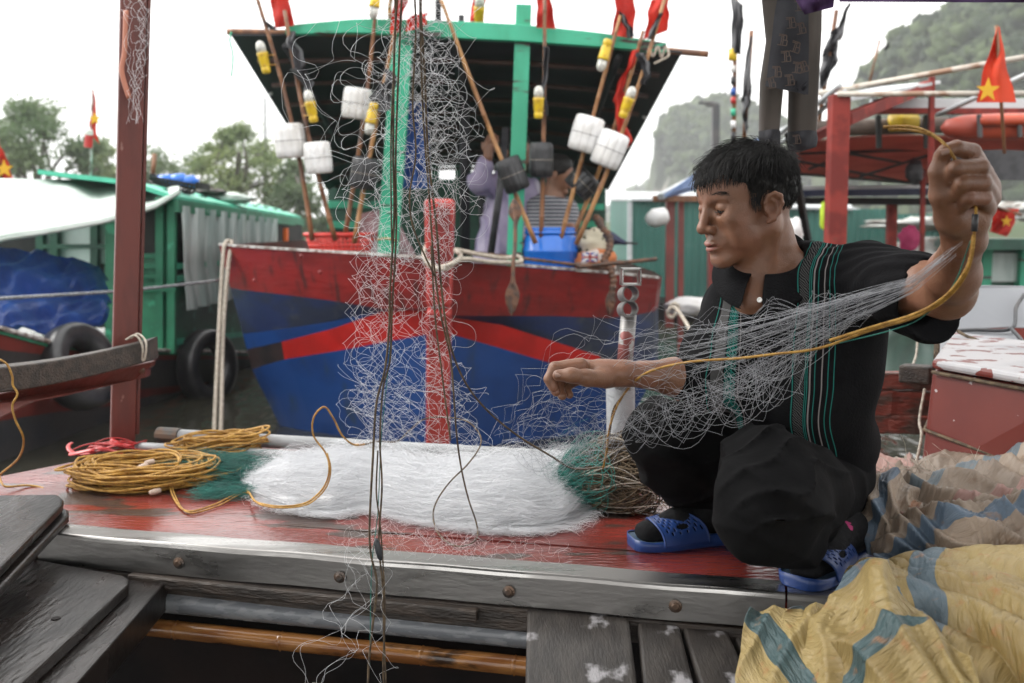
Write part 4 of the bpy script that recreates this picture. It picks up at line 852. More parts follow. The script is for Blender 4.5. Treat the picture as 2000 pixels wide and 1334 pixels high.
# ================================================================ trees
m_leafA = mat('leaf_green', (0.17, 0.23, 0.11), (0.10, 0.16, 0.07), ns=.8, rough=0.6, translucent=.35)
m_leafB = mat('leaf_yellow_green', (0.27, 0.33, 0.13), (0.16, 0.22, 0.09), ns=.8, rough=0.6, translucent=.35)
m_leafC = mat('leaf_dark_green', (0.12, 0.17, 0.08), (0.07, 0.11, 0.05), ns=.8, rough=0.6, translucent=.3)
m_trunk = mat('grey_bark', (0.10, 0.085, 0.07), (0.06, 0.05, 0.04), ns=3, rough=0.8)
def tree(label, cx, base_y, Y, blobs, m, seed=0, leaf=.15, nleaf=760, group='trees on the shore beyond the green boat'):
    """blobs: (px, py, radius px) clumps of the crown"""
    g = np.random.default_rng(seed); base = P(cx, base_y, Y); base[2] = WATER_Z
    root = thing('tree', label, 'tree', tuple(base), group); s = Y / F; mb = MB(); VV = []; cl = []
    top = P(blobs[0][0], blobs[0][1], Y); fork = lerp(base, P(cx, 330, Y), .75)
    mb.tube(catmull([base, lerp(base, fork, .5) + np.array([.2, 0, 0]), fork], 5), [.17 - .008 * i for i in range(11)], n=7)
    for (x, y, r_) in blobs:
        c = P(x, y, Y) + np.array([0, g.uniform(-2, 2), 0]); cl.append((c, r_ * s))
        mb.tube(catmull([fork, lerp(fork, c, .5) + g.normal(0, .4, 3), c], 4), np.linspace(.075, .02, 9), n=5)
    for c, r_ in cl:
        for k in range(max(3, int(r_ * 5))):
            d = nrm(g.normal(0, 1, 3)); mb.tube([c, c + d * r_ * .6 + g.normal(0, .1, 3), c + d * r_], [.02, .012, .006], n=4)
    mb.build('trunk', m_trunk, root, smooth=True)
    for c, r_ in cl:
        nc = max(9, int(r_ * 14)); cen = c + np.array([nrm(g.normal(0, 1, 3)) * r_ * g.uniform(.1, 1.25) for _ in range(nc)])
        for q in cen:
            n_ = int(nleaf / 10 * g.uniform(.6, 1.3)); pts = q + g.normal(0, r_ * .30 + .10, (n_, 3)) * [1, 1, .55] * g.uniform(.5, 1.3)
            a = g.normal(0, 1, (n_, 3)); a /= np.linalg.norm(a, axis=1)[:, None]; b = np.cross(a, g.normal(0, 1, (n_, 3))); b /= np.linalg.norm(b, axis=1)[:, None]
            L_ = leaf * g.uniform(.6, 1.3, (n_, 1)); VV.append(np.stack([pts, pts + a * L_ * .5 + b * L_ * .28, pts + a * L_, pts + a * L_ * .5 - b * L_ * .28], 1))
    V = np.concatenate(VV).reshape(-1, 3); Fc = np.arange(len(V)).reshape(-1, 4)
    npmesh('foliage', V, Fc, m, root, smooth=False); return root
tree('large loose crowned tree at the far left behind the pale awning', 70, 350, 30, [(70, 225, 34), (110, 250, 30), (30, 235, 30), (10, 265, 26), (60, 275, 30), (120, 285, 26), (0, 300, 26), (95, 315, 26), (145, 320, 20), (30, 325, 24), (140, 275, 16), (50, 212, 16)], m_leafA, 1)
tree('small rounded tree just left of the red post', 205, 370, 34, [(208, 320, 24), (198, 345, 22), (220, 300, 14)], m_leafB, 2)
tree('low tree between the red post and the roof crate', 345, 380, 38, [(330, 318, 26), (300, 330, 22), (365, 320, 20), (345, 345, 22), (290, 352, 18)], m_leafA, 3)
tree('tallest yellow green tree above the green cabin roof', 460, 420, 34, [(460, 285, 34), (425, 300, 28), (500, 300, 30), (475, 330, 32), (430, 345, 30), (520, 340, 28), (400, 330, 22), (455, 370, 30), (505, 380, 28), (440, 268, 14), (490, 262, 14)], m_leafB, 4)
tree('darker tree partly behind the two white floats', 575, 440, 32, [(560, 350, 28), (590, 380, 30), (625, 400, 26), (550, 400, 26), (600, 430, 26), (640, 440, 22), (560, 330, 16)], m_leafC, 5)
# shore line, light mast
m_earth = mat('green_shore', (0.05, 0.075, 0.03), (0.08, 0.085, 0.05), ns=.4, rough=0.9, bump=1)
def ridge(name, ctrl, Y, depth, m, seed, amp, label=None, zb=WATER_Z - 2, nx=120, ny=14, kind='structure', hi=.3):
    G = []
    for j in range(ny):
        v = j / (ny - 1); row = []
        for i in range(nx):
            u = i / (nx - 1); x = lerp(ctrl[0][0], ctrl[-1][0], u); y = pw([c[0] for c in ctrl], [c[1] for c in ctrl], x)
            p = P(x, y, Y); k = math.sin(math.pi / 2 * min(1, v * 1.6)) ** .55 if v <= .625 else math.cos((v - .625) / .375 * math.pi / 2)
            q = np.array([p[0] * (1 + (v - .4) * depth / Y), Y + (v - .5) * depth, zb + (p[2] - zb) * k])
            nn = Vector(q * 4.0 / (Y * .12)) + Vector((seed, seed, 0)); q = q + np.array([mn.noise(nn), mn.noise(nn + Vector((9, 0, 0))), hi * mn.noise(nn + Vector((0, 9, 0)))]) * amp * Y * .02
            row.append(q)
        G.append(row)
    mb = MB(); mb.grid(np.array(G), flip=True); return tag(mb.build(name, m, smooth=True), kind=kind)
ridge('far_shore', [(-400, 425), (0, 420), (300, 428), (600, 432), (1000, 440), (1300, 436), (1700, 420), (2300, 410)], 60, 14, m_earth, 2, 1.0)
mb = MB(); mb.tube([P(520, 440, 36), P(517, 190, 36)], [.12, .07], n=8); tag(mb.build('light_mast', m_pvcw, smooth=True), 'thin grey mast rising out of the trees behind the white floats', 'mast')
# ================================================================ limestone mountains
m_karst = mat('forested_limestone', (0.030, 0.045, 0.02), (0.055, 0.07, 0.03), ns=.06, rough=0.9, bump=1, bs=.3, c3=(0.30, 0.27, 0.24), ns3=.035, lo3=.60, hi3=.66, st3=(1.6, 1.6, .35))
m_crown = mat('mountain_tree_crowns', (0.016, 0.030, 0.011), (0.05, 0.075, 0.022), ns=.25, rough=0.9)
def mountain(outline, Y, depth, seed, label, nclump=2600, cl=2.2):
    """outline: pixel points of the skyline left to right; the rock falls steeply on every side"""
    xs = [o_[0] for o_ in outline]; ys = [o_[1] for o_ in outline]; nx, ny = 90, 40; G = []
    zb = WATER_Z - 3; g = np.random.default_rng(seed)
    for j in range(ny):
        v = j / (ny - 1); row = []
        for i in range(nx):
            u = i / (nx - 1); x = lerp(xs[0], xs[-1], u); top = P(x, float(np.interp(x, xs, ys)), Y); a = (v - .5) * 2
            k = (1 - abs(a) ** 3.0) ** .6; q = np.array([top[0], Y + a * depth / 2, zb + (top[2] - zb) * k])
            s_ = Y * .012; w_ = Vector(q / (Y * .10)) + Vector((seed * 7., 0, 0)); w2 = Vector(q / (Y * .03)) + Vector((seed, 3, 0))
            q = q + np.array([mn.noise(w_) * 1.2 + mn.noise(w2) * .5, mn.noise(w_ + Vector((5, 5, 5))) * 3 + mn.noise(w2 + Vector((3, 0, 0))) * 1.2, mn.noise(w2 + Vector((0, 0, 7))) * .5]) * s_ * 1.6
            row.append(q)
        G.append(row)
    G = np.array(G); mb = MB(); mb.grid(G, flip=True); o = tag(mb.build('mountain', m_karst, smooth=True), kind='structure')
    VV, FF, k0 = [], [], 0
    base = MB(); base.ball((0, 0, 0), 1.0, n=7); bv = np.vstack(base.v); bf = base.f
    for _ in range(nclump):
        i, j = g.integers(0, ny // 2 + 4), g.integers(0, nx); q = G[i, j] + g.normal(0, cl * .5, 3)
        if mn.noise(Vector(q * [1.6, 1.6, .35]) * .035) > .30: continue
        r_ = cl * g.uniform(.5, 1.3); V = bv * r_ * [1, 1, .8] * (1 + .3 * g.normal(0, 1, (len(bv), 1))) + q; VV.append(V); FF += [tuple(a + k0 for a in f) for f in bf]; k0 += len(V)
    tag(npmesh('hill_forest', np.vstack(VV), FF, m_crown, smooth=True), kind='stuff')
mountain([(1288, 440), (1291, 330), (1297, 262), (1310, 236), (1335, 224), (1375, 218), (1420, 214), (1450, 222), (1500, 240), (1560, 300), (1580, 440)], 230, 60, 1, '', 2200, 1.5)
mountain([(1660, 440), (1735, 270), (1745, 160), (1752, 120), (1775, 75), (1830, 58), (1862, 50), (1870, 12), (1890, -20), (2000, -70), (2400, -60)], 120, 62, 2, '', 5600, 1.0)
mountain([(1180, 425), (1240, 395), (1262, 378), (1300, 360), (1500, 385), (1600, 392), (1700, 380), (1850, 372), (2100, 360), (2400, 380)], 420, 80, 5, '', 1200, 3)
# ================================================================ right hand background
m_corr = mat('green_corrugated_metal', (0.030, 0.125, 0.10), (0.022, 0.10, 0.08), ns=2, st=(1, 1, .3), rough=0.5, c3=(0.06, 0.15, 0.13), ns3=3, lo3=.6, hi3=.75)
m_zinc = mat('pale_roof_sheet', (0.50, 0.52, 0.53), (0.36, 0.38, 0.39), ns=3, rough=0.45)
m_rpost = mat('weathered_red_post', (0.25, 0.042, 0.034), (0.16, 0.030, 0.026), ns=10, rough=0.75, spec=.2, bump=.5, bs=30, c3=(0.12, 0.06, 0.045), ns3=8, lo3=.62, hi3=.7)
m_rawn = mat('red_awning_cloth', (0.33, 0.12, 0.095), (0.26, 0.09, 0.07), ns=3, rough=0.8, translucent=.5)
m_lblue = mat('light_blue_awning', (0.30, 0.42, 0.66), (0.20, 0.30, 0.54), ns=5, rough=0.6, translucent=.2)
m_pipeW = mat('rusty_pale_pipe', (0.50, 0.46, 0.40), (0.28, 0.17, 0.11), ns=8, st=(1, 1, 1), lo=.5, hi=.65, rough=0.5)
m_float_o = mat('orange_raft_shell', (0.30, 0.05, 0.03), (0.45, 0.07, 0.03), ns=4, rough=0.45)
m_brownroll = mat('brown_canvas_roll', (0.13, 0.095, 0.075), (0.08, 0.06, 0.05), ns=6, rough=0.8, bump=.6, bs=12)
def corrugated(x0, x1, y0, y1, Y, label, step=.09, ytl=None):
    a, b, c = P(x0, y0, Y), P(x1, ytl or y0, Y), P(x0, y1, Y); n = int(abs(b[0] - a[0]) / step) * 4; G = []
    for v in (0, 1): G.append([np.array([lerp(a[0], b[0], u), Y + (.018 if (i % 4) in (1, 2) else 0), lerp(lerp(a[2], b[2], u), c[2], v)]) for i, u in enumerate(np.linspace(0, 1, n))])
    mb = MB(); mb.slab(np.array(G), (0, .01, 0)); return mb
root = thing('metal_shed', 'green corrugated metal shed with a pale roof behind the right side of the blue boat', 'shed', tuple(P(1290, 600, 14)))
corrugated(1234, 1480, 392, 620, 14, '').build('wall', m_corr, root)
mb = MB(); a_, b_ = P(1192, 392, 17), P(1234, 388, 14); c_, d_ = P(1234, 610, 14), P(1192, 580, 17)
mb.slab(np.array([[a_, lerp(a_, b_, .5), b_], [d_, lerp(d_, c_, .5), c_]]), (0, .02, 0)); mb.build('side_wall', m_corr, root)
mb = MB(); mb.slab(np.array([[P(1186, 391, 17.2), P(1234, 392, 13.9), P(1480, 392, 13.9)], [P(1196, 378, 17.2), P(1280, 378, 17.2), P(1480, 380, 17.2)]]), (0, 0, .03)); mb.build('roof', m_zinc, root)
mb = MB(); mb.beam(P(1230, 395, 13.9), P(1229, 610, 13.9), .06, .06); mb.build('corner_trim', m_zinc, root)
root = thing('metal_shed', 'long green corrugated shed seen to the right of the squatting man', 'shed', tuple(P(1650, 600, 13)))
corrugated(1530, 1735, 408, 620, 13, '').build('wall', m_corr, root); mb = corrugated(1660, 1860, 418, 620, 15, ''); mb.build('wall', m_corr, root)
mb = MB(); mb.slab(np.array([[P(1530, 408, 12.9), P(1665, 410, 12.9)], [P(1530, 399, 14.5), P(1660, 400, 14.5)]]), (0, 0, .03)); mb.slab(np.array([[P(1660, 420, 14.9), P(1860, 452, 14.9)], [P(1660, 408, 16.5), P(1840, 436, 16.5)]]), (0, 0, .03)); mb.build('roof', m_zinc, root)
# street lamp
root = thing('street_lamp', 'dark grey angled lamp post before the nearer forested rock', 'street lamp', tuple(P(1397, 440, 22)))
mb = MB(); mb.beam(P(1397, 440, 22), P(1398, 204, 22), .16, .16); mb.build('pole', m_hullg, root, bevel=.02)
mb = MB(); mb.beam(P(1403, 206, 22), P(1378, 202, 22), .12, .10); mb.beam(P(1378, 202, 22), P(1364, 200, 22), .14, .05); mb.build('lamp_head', m_hullg, root, bevel=.02)
# light blue awning with its frame
root = thing('awning_frame', 'light blue sloping awning on red posts left of the man behind his head', 'awning', tuple(P(1310, 640, 8.5)))
mb = MB(); mb.slab(np.array([[P(1298, 380, 8.2), P(1360, 336, 8.6), P(1430, 292, 9.1), P(1500, 262, 9.8)], [P(1322, 378, 8.5), P(1400, 352, 9.0), P(1460, 330, 9.4), P(1520, 305, 10)]]), (0, 0, -.02)); mb.build('awning', m_lblue, root)
mb = MB(); mb.beam(P(1290, 384, 8.3), P(1540, 250, 10.2), .05, .05); mb.build('awning_pipe', m_zinc, root)
mb = MB(); mb.beam(P(1275, 388, 8.4), P(1420, 388, 8.4), .05, .05); mb.build('cross_bar', m_bambood, root)
for x, w_, y1 in ((1309, .07, 640), (1330, .045, 720)):
    mb = MB(); mb.beam(P(x, 386, 8.5), P(x - 2, y1, 8.4), w_, w_); mb.build('post', m_hullr, root)
for x, w_, y1 in ((1392, .075, 720), (1412, .05, 720)):
    mb = MB(); mb.beam(P(x, 386, 8.7), P(x - 2, y1, 8.6), w_, w_); mb.build('post', m_hullr, root)
mb = MB(); a_ = P(1305, 420, 8.2); mb.lathe([(0, .04), (.02, .07), (.12, .08), (.17, .05), (.19, .02)], a_, P(1262, 430, 8.2), n=16, rib=6, ribd=.1); tag(mb.build('net_float', m_foamw, smooth=True), 'white float hanging beside the red posts in front of the green shed', 'float')
mb = lump(P(1345, 598, 7.6), (.18, .2, .07), 21, .2); tag(mb.build('foam_block', m_foamw, smooth=True), 'white foam block at the foot of the red posts by the green shed', 'foam block')
# flags and poles against the sky
def pole_flag(p0, p1, Y, quads, label, striped=False, m=None):
    root = thing('flag_pole', label, 'flag', tuple(P(p0[0], p0[1], Y)), 'black flags on tall poles')
    mb = MB(); mb.tube([P(p0[0], p0[1], Y), P(p1[0], p1[1], Y)], .014, n=6); mb.build('pole', m_bambood, root, smooth=True)
    for q in quads: cloth(*q, Y - .05, amp=.04, nf=1.3, edge=1.5, seed=int(q[0][0])).build('flag', m or m_blackcloth, root, smooth=True)
    if striped:
        for k, (y0, y1) in enumerate(((128, 140), (150, 165), (172, 186), (190, 202), (212, 226), (236, 250), (258, 276))):
            mb = MB(); mb.tube([P(1432, y1, Y - .02), P(1432, y0, Y - .02)], .016, n=8); mb.build('float', [m_foamw, m_foamb, m_bluetarp, m_hbright, m_gpost, m_foamw, m_foamb][k], root, smooth=True)
        mb = MB(); mb.tube([P(1431, 118, Y - .03), P(1431, 96, Y - .03)], .028, n=8); mb.build('lamp_body', m_yellow, root, smooth=True)
pole_flag((1433, 290), (1437, -20), 6.5, [((1428, -10), (1452, 10), (1448, 108), (1430, 100))], 'tall pole with a long black flag and a column of striped floats', True)
pole_flag((1452, 290), (1468, 60), 6.6, [((1464, 70), (1468, 72), (1466, 190), (1446, 200)), ((1447, 190), (1466, 185), (1460, 250), (1456, 262))], 'narrow pointed black flag right of the striped pole')
pole_flag((1596, 260), (1634, 20), 6.4, [((1622, 62), (1640, 50), (1636, 120), (1606, 110)), ((1606, 105), (1638, 115), (1612, 165), (1598, 178)), ((1658, 4), (1661, 8), (1642, 80), (1628, 70))], 'ragged black flag flying just right of the hanging trousers')
pole_flag((1696, 170), (1718, 78), 11, [((1727, 92), (1737, 77), (1737, 90), (1727, 100))], 'thin far pole with one small black pennant above the pipe frame')
# red framed canopy of the neighbouring boat
fr = thing('neighbour_boat', 'neighbouring boat with a red post frame of pipes and a brown red awning', 'boat', (2.2, 6.0, WATER_Z))
Yf = 5.0
def fb(a_, b_, Ya, Yb_, w_, h_, m, nm):
    mb = MB(); mb.beam(P(a_[0], a_[1], Ya), P(b_[0], b_[1], Yb_), w_, h_); return mb.build(nm, m, fr, bevel=.003)
def ft(a_, b_, Ya, Yb_, r_, m, nm):
    mb = MB(); mb.tube([P(a_[0], a_[1], Ya), P(b_[0], b_[1], Yb_)], r_, n=10); return mb.build(nm, m, fr, smooth=True)
fb((1639, 186), (1626, 640), Yf, Yf, .088, .088, m_rpost, 'frame_post')
fb((1742, 395), (1738, 640), 7.5, 7.5, .065, .065, m_rpost, 'frame_post'); fb((1803, 330), (1798, 640), 7.0, 7.0, .03, .03, m_rpost, 'frame_post'); fb((1820, 150), (1818, 330), 6.0, 6.0, .03, .03, m_rpost, 'frame_post')
ft((1636, 184), (2080, 182), Yf - .05, Yf - .1, .013, m_pipeW, 'frame_pipe'); ft((1600, 182), (2080, 98), 5.4, 4.6, .014, m_pipeW, 'frame_pipe')
ft((1832, 224), (2080, 112), 5.8, 4.5, .014, m_zinc, 'frame_pipe'); ft((1486, 290), (1640, 168), 6.5, 5.0, .014, m_zinc, 'frame_pipe'); ft((1500, 300), (1650, 178), 6.6, 5.05, .012, m_zinc, 'frame_pipe')
fb((1655, 232), (1812, 168), 5.2, 6.0, .05, .06, m_rpost, 'rafter'); fb((1590, 268), (1700, 215), 5.6, 6.0, .04, .05, m_rpost, 'rafter')
fb((1700, 205), (2080, 205), 6.2, 6.2, .06, .07, m_zinc, 'gutter'); fb((1690, 217), (2080, 218), 6.15, 6.15, .05, .035, m_rpost, 'beam')
fb((1600, 200), (1780, 166), 5.3, 6.2, .35, .02, m_zinc, 'roof_lattice')
ft((1580, 252), (1850, 244), 6.4, 6.4, .05, m_brownroll, 'canvas_roll'); ft((1738, 240), (1790, 238), 6.33, 6.33, .055, m_yellow, 'roll_sleeve')
for x in (1715, 1808): fb((x, 225), (x + 2, 290), 6.3, 6.3, .03, .03, m_dark, 'hanger')
mb = MB(); mb.slab(np.array([[P(lerp(1555, 1850, u), lerp(282, 268, u) - 8 * math.sin(u * 3.1), 6.6) for u in np.linspace(0, 1, 12)], [P(lerp(1552, 1850, u), lerp(312, 318, u), 7.6) for u in np.linspace(0, 1, 12)], [P(lerp(1560, 1835, u), lerp(340, 362, u), 9.0) for u in np.linspace(0, 1, 12)]]), (0, 0, .01)); mb.build('awning', m_rawn, fr, smooth=True)
mb = MB(); mb.slab(np.array([[P(1850, 270, 6.6), P(2080, 268, 6.6)], [P(1850, 330, 7.6), P(2080, 330, 7.6)]]), (0, 0, .01)); mb.build('awning', m_rawn, fr)
for k, (a_, b_) in enumerate((((1560, 300), (1860, 291)), ((1560, 315), (1790, 360)), ((1680, 345), (1830, 298)), ((1660, 300), (1760, 318)), ((1560, 340), (1860, 364)), ((1580, 330), (1700, 285)))): fb(a_, b_, 6.9, 7.2, .018, .018, m_dark, 'awning_strut')
fb((1555, 378), (1840, 374), 7.6, 7.6, .06, .05, m_navycl, 'cross_beam'); fb((1555, 392), (1840, 394), 7.3, 7.3, .05, .05, m_hold, 'cross_beam'); fb((1540, 368), (1840, 364), 7.9, 7.9, .03, .03, m_zinc, 'cross_beam')
fb((1540, 258), (1578, 470), 5.4, 5.6, .035, .035, m_hold, 'diagonal_pole')
mb = MB(); mb.slab(np.array([[P(1855, 295, 6.2), P(1960, 292, 6.2), P(2080, 300, 6.2)], [P(1870, 358, 6.2), P(1962, 352, 6.2), P(2080, 352, 6.2)]]), (0, .02, 0)); mb.build('dark_cover', m_blackcloth, fr)
# orange raft
root = thing('life_raft', 'orange life raft hung under the pipes at the right edge', 'raft', tuple(P(1930, 270, 5.6)))
mb = MB(); a_, b_ = P(1838, 250, 5.6), P(2110, 244, 5.6); mb.lathe([(0, .01), (.03, .045), (.12, .068), (.3, .072), (.6, .072), (.75, .05), (.78, .01)], a_, b_, n=20); mb.build('shell', m_float_o, root, smooth=True)
mb = MB(); mb.lathe([(.0, .02), (.03, .03), (.45, .03), (.5, .01)], P(1912, 236, 5.5), P(2110, 232, 5.5), n=12); mb.build('fold', m_float_o, root, smooth=True)
for x in (1912, 1990): mb = MB(); mb.tube([P(x, 224, 5.5), P(x + 2, 268, 5.5)], .014, n=6); mb.build('strap', m_hullg, root)
# flags at right
r_ = flagstaff(1962, 300, 1946, 50, 4.6, ((1946, 54), (1950, 52), (1984, 200), (1906, 200)), 'large red flag with a yellow star behind the right pipe frame', starpx=(1930, 176), sr=.055, r=.008, m=mat('orange_red_flag_cloth', (0.75, 0.085, 0.03), (0.62, 0.06, 0.025), ns=5, rough=.8, translucent=.35))
flagstaff(1995, 420, 1930, 400, 7.5, ((1938, 406), (1992, 408), (1968, 462), (1934, 452)), 'small red flag with a star hanging by the wrist at the right edge', starpx=(1966, 432), sr=.045)
# clutter between the posts
for (x, y, s_, m, nm, lb, ct) in ((1548, 455, (.05, .05, .08), m_foamw, 'plastic_jug', 'white plastic jug hanging behind the man just right of his neck', 'jug'), (1608, 422, (.022, .02, .09), mat('lime_plastic', (0.55, 0.75, 0.04), rough=.5), 'net_float', 'lime green float hanging left of the near red post', 'float'),
        (1776, 466, (.07, .05, .09), mat('magenta_cloth', (0.28, 0.02, 0.08), rough=.8), 'hanging_cloth', 'magenta cloth hanging between the far posts right of the shed', 'cloth'), (1786, 335, (.06, .04, .08), m_blackcloth, 'plastic_bag', 'black bag hanging under the brown red awning', 'bag')):
    mb = lump(P(x, y, 6.9 if x != 1548 else 5.2), s_, int(x), .3); tag(mb.build(nm, m, smooth=True), lb, ct)
gcb = thing('cabin_boat', 'far green cabin boat with a dark window at the right edge behind the wrist', 'boat', tuple(P(1990, 640, 8.5)))
def gq(x0, y0, x1, y1, Y, m, nm, th=.1):
    a_, b_ = P(x0, y0, Y), P(x1, y1, Y); mb = MB(); mb.box(((a_[0] + b_[0]) / 2, Y, (a_[2] + b_[2]) / 2), (abs(a_[0] - b_[0]), th, abs(a_[2] - b_[2]))); mb.build(nm, m, gcb)
gq(1880, 482, 2200, 620, 8.6, m_dgreen, 'wall'); gq(1870, 466, 2200, 486, 8.3, m_dgreen, 'roof', .8); gq(1930, 494, 1990, 550, 8.5, m_curtain, 'window', .02); gq(1915, 486, 1930, 562, 8.48, m_gpost, 'window_post'); gq(1990, 486, 2002, 562, 8.48, m_gpost, 'window_post'); gq(1840, 470, 1880, 482, 8.2, m_dgreen, 'ledge', .3)
m_litter = mat('pale_roof_clutter', (0.45, 0.47, 0.45), (0.20, 0.18, 0.16), ns=5, rough=.7)
mb = lump(P(1800, 438, 12), (.6, .6, .07), 4, .5); tag(mb.build('boat_roof', m_litter, smooth=True), 'pale cluttered roof of a far boat between the posts right of the shed', 'roof')
mb = lump(P(1990, 412, 14), (.5, .6, .12), 9, .5); tag(mb.build('boat_roof', m_litter, smooth=True), 'pale boat roof at the right edge beside the small red flag', 'roof')
mb = lump(P(1810, 500, 9), (.35, .3, .14), 14, .5); tag(mb.build('cloth_heap', m_litter, smooth=True), 'pale striped cloth heap under the far posts beside the raised forearm', 'cloth')
# ---------------------------------------------------------------- behind the man: grey sheet, bag, debris
m_greysheet = mat('grey_foam_sheet', (0.29, 0.30, 0.32), (0.24, 0.25, 0.27), ns=3, rough=0.55, bump=.3, bs=6)
root = thing('foam_sheet', 'large grey folded foam sheet standing behind the red chest', 'sheet', tuple(P(1920, 720, 2.9)))
def sheet(pts, nm, Y, th=.03):
    mb = MB(); mb.prism([P(x, y, Yq) for x, y, Yq in pts], (0, th, .0)); mb.build(nm, m_greysheet, root, bevel=.006)
sheet([(1850, 562, 3.2), (1870, 557, 3.2), (2060, 560, 3.2), (2060, 645, 3.05), (1975, 640, 3.05), (1836, 646, 3.05)], 'upper_fold', 3)
sheet([(1834, 650, 3.0), (1975, 645, 3.0), (2060, 740, 2.6), (2060, 780, 2.55), (1842, 720, 2.75)], 'lower_fold', 3)
mb = MB()
for i in range(5): x = 1838 + 20; 
mb.tube(catmull([P(1836, 648, 2.98), P(1900, 645, 2.99), P(1975, 642, 2.98), P(1985, 600, 3.08), P(2000, 575, 3.14)], 8), .006, n=5); mb.tube(catmull([P(1975, 642, 2.97), P(2010, 680, 2.82), P(2050, 720, 2.62)], 6), .006, n=5); mb.build('crease', m_hullg, root, smooth=True)
m_mint = mat('pale_green_plastic_bag', (0.34, 0.47, 0.42), (0.26, 0.38, 0.34), ns=5, rough=0.35, translucent=.3, bump=1, bs=12)
mb = cloth((1700, 628), (1830, 626), (1836, 745), (1700, 745), 3.3, amp=.03, nf=2.0, seed=12, edge=3); tag(mb.build('plastic_sheet', m_mint, smooth=True), 'pale green plastic sheet showing between the man and the grey foam sheet', 'plastic sheet')
rope('rope', [P(1834, 615, 2.7), P(1831, 650, 2.7), P(1829, 700, 2.65)], .008, m_rope_brown, 'thick brown upright rope behind the raised elbow', seg=6)
rope('cord', [P(1838, 624, 2.8), P(1860, 640, 2.8), P(1885, 655, 2.75), P(1915, 668, 2.7), P(1945, 698, 2.6)], .0045, m_rope_brown, 'tan cord running down across the grey foam sheet', seg=6)
rope('cord', [P(1782, 600, 3.1), P(1792, 640, 3.1), P(1790, 690, 3.05), P(1782, 715, 3.0)], .004, m_rope_white, 'white cord hanging over the pale green plastic sheet', seg=6)
m_redwood = mat('broken_red_wood', (0.20, 0.045, 0.03), (0.07, 0.04, 0.03), ns=9, st=(1, 4, 4), rough=0.45, bump=1.2, bs=20, bst=(1, 6, 6))
for (a_, b_, w_, h_, lb) in (((1700, 742), (1825, 744), .05, .05, 'uppermost wet red timber behind the man left of the red chest'), ((1700, 785), (1830, 790), .05, .075, 'middle thick red timber behind the man left of the red chest'), ((1700, 826), (1810, 828), .05, .055, 'lowest red timber above the dark gap left of the red chest')):
    mb = MB(); a2, b2 = P(a_[0], a_[1], 2.9), P(b_[0], b_[1], 2.85); n = 12; G = []
    for u in np.linspace(0, 1, n): c = lerp(a2, b2, u); k = 1 + .12 * mn.noise(Vector((u * 6, a_[1], 0))); G.append([c + np.array([0, y * w_ / 2 * k, z * h_ / 2 * k]) for y, z in ((-1, -1), (-1, 1), (1, 1), (1, -1))])
    mb.grid(np.array(G), closeu=True, flip=True); mb.add(G[-1], [(3, 2, 1, 0)]); mb.add(G[0], [(0, 1, 2, 3)]); tag(mb.build('timber', m_redwood, bevel=.004), lb, 'timber')
mb = MB(); mb.beam(P(1760, 728, 2.8), P(1822, 732, 2.75), .06, .05); tag(mb.build('timber', m_darkwood, bevel=.006), 'short dark log lying on the uppermost red timber', 'timber')
rope('cord', [P(1806, 760, 2.6), P(1796, 820, 2.55), P(1800, 850, 2.5), P(1790, 900, 2.4), P(1780, 940, 2.35)], .004, m_rope_white, 'grey cord hanging beside the left edge of the red chest', seg=6)
# ---------------------------------------------------------------- red chest
m_chest = mat('chest_red_paint', (0.165, 0.036, 0.028), (0.14, 0.03, 0.024), ns=5, rough=0.34, bump=.25, bs=12, c3=(0.50, 0.48, 0.48), ns3=22, lo3=.665, hi3=.68, spec=.5)
m_lid = mat('chipped_white_lid', (0.50, 0.49, 0.50), (0.36, 0.36, 0.38), ns=4, rough=0.35, c3=(0.17, 0.03, 0.022), ns3=15, lo3=.56, hi3=.58)
root = thing('chest', 'dark red chest with chipped white lid and a rope round it', 'chest', (1.15, 2.5, 0))
Yl, Yr = 2.30, 1.95
a0, a1 = P(1822, 722, Yl), P(2090, 770, Yr); b0, b1 = P(1796, 940, Yl), P(2090, 1010, Yr); bk = np.array([.32, .62, 0])
mb = MB(); mb.add([b0, b1, b1 + bk, b0 + bk, a0, a1, a1 + bk, a0 + bk], [(0, 3, 2, 1), (4, 5, 6, 7), (0, 1, 5, 4), (1, 2, 6, 5), (2, 3, 7, 6), (3, 0, 4, 7)]); mb.build('body', m_chest, root, bevel=.012)
mb = MB(); up = np.array([0, 0, .022]); o_ = np.array([-.008, -.012, .004]); l0, l1 = a0 + o_, a1 + o_; mb.add([l0, l1, l1 + bk * 1.04, l0 + bk * 1.04, l0 + up, l1 + up, l1 + bk * 1.04 + up, l0 + bk * 1.04 + up], [(0, 3, 2, 1), (4, 5, 6, 7), (0, 1, 5, 4), (1, 2, 6, 5), (2, 3, 7, 6), (3, 0, 4, 7)]); mb.build('lid', m_lid, root, bevel=.008)
mb = MB(); mb.tube([a0 + np.array([-.006, -.012, -.004]), lerp(a0, a1, .5) + np.array([0, -.012, -.006]), a1 + np.array([0, -.012, -.006])], .005, n=6); mb.build('lid_cord', m_rope_brown, root, smooth=True)
mb = MB(); k0 = P(1806, 838, Yl) + np.array([-.004, -.008, 0]); k1 = P(2000, 912, 2.055) + np.array([0, -.010, 0]); k2 = P(2090, 935, 1.95) + np.array([0, -.012, 0])
mb.tube([k0 + np.array([.12, .24, .0]), k0, lerp(k0, k1, .5) + np.array([0, -.004, 0]), k1, k2], .0042, n=6); mb.build('rope', m_rope_brown, root, smooth=True)
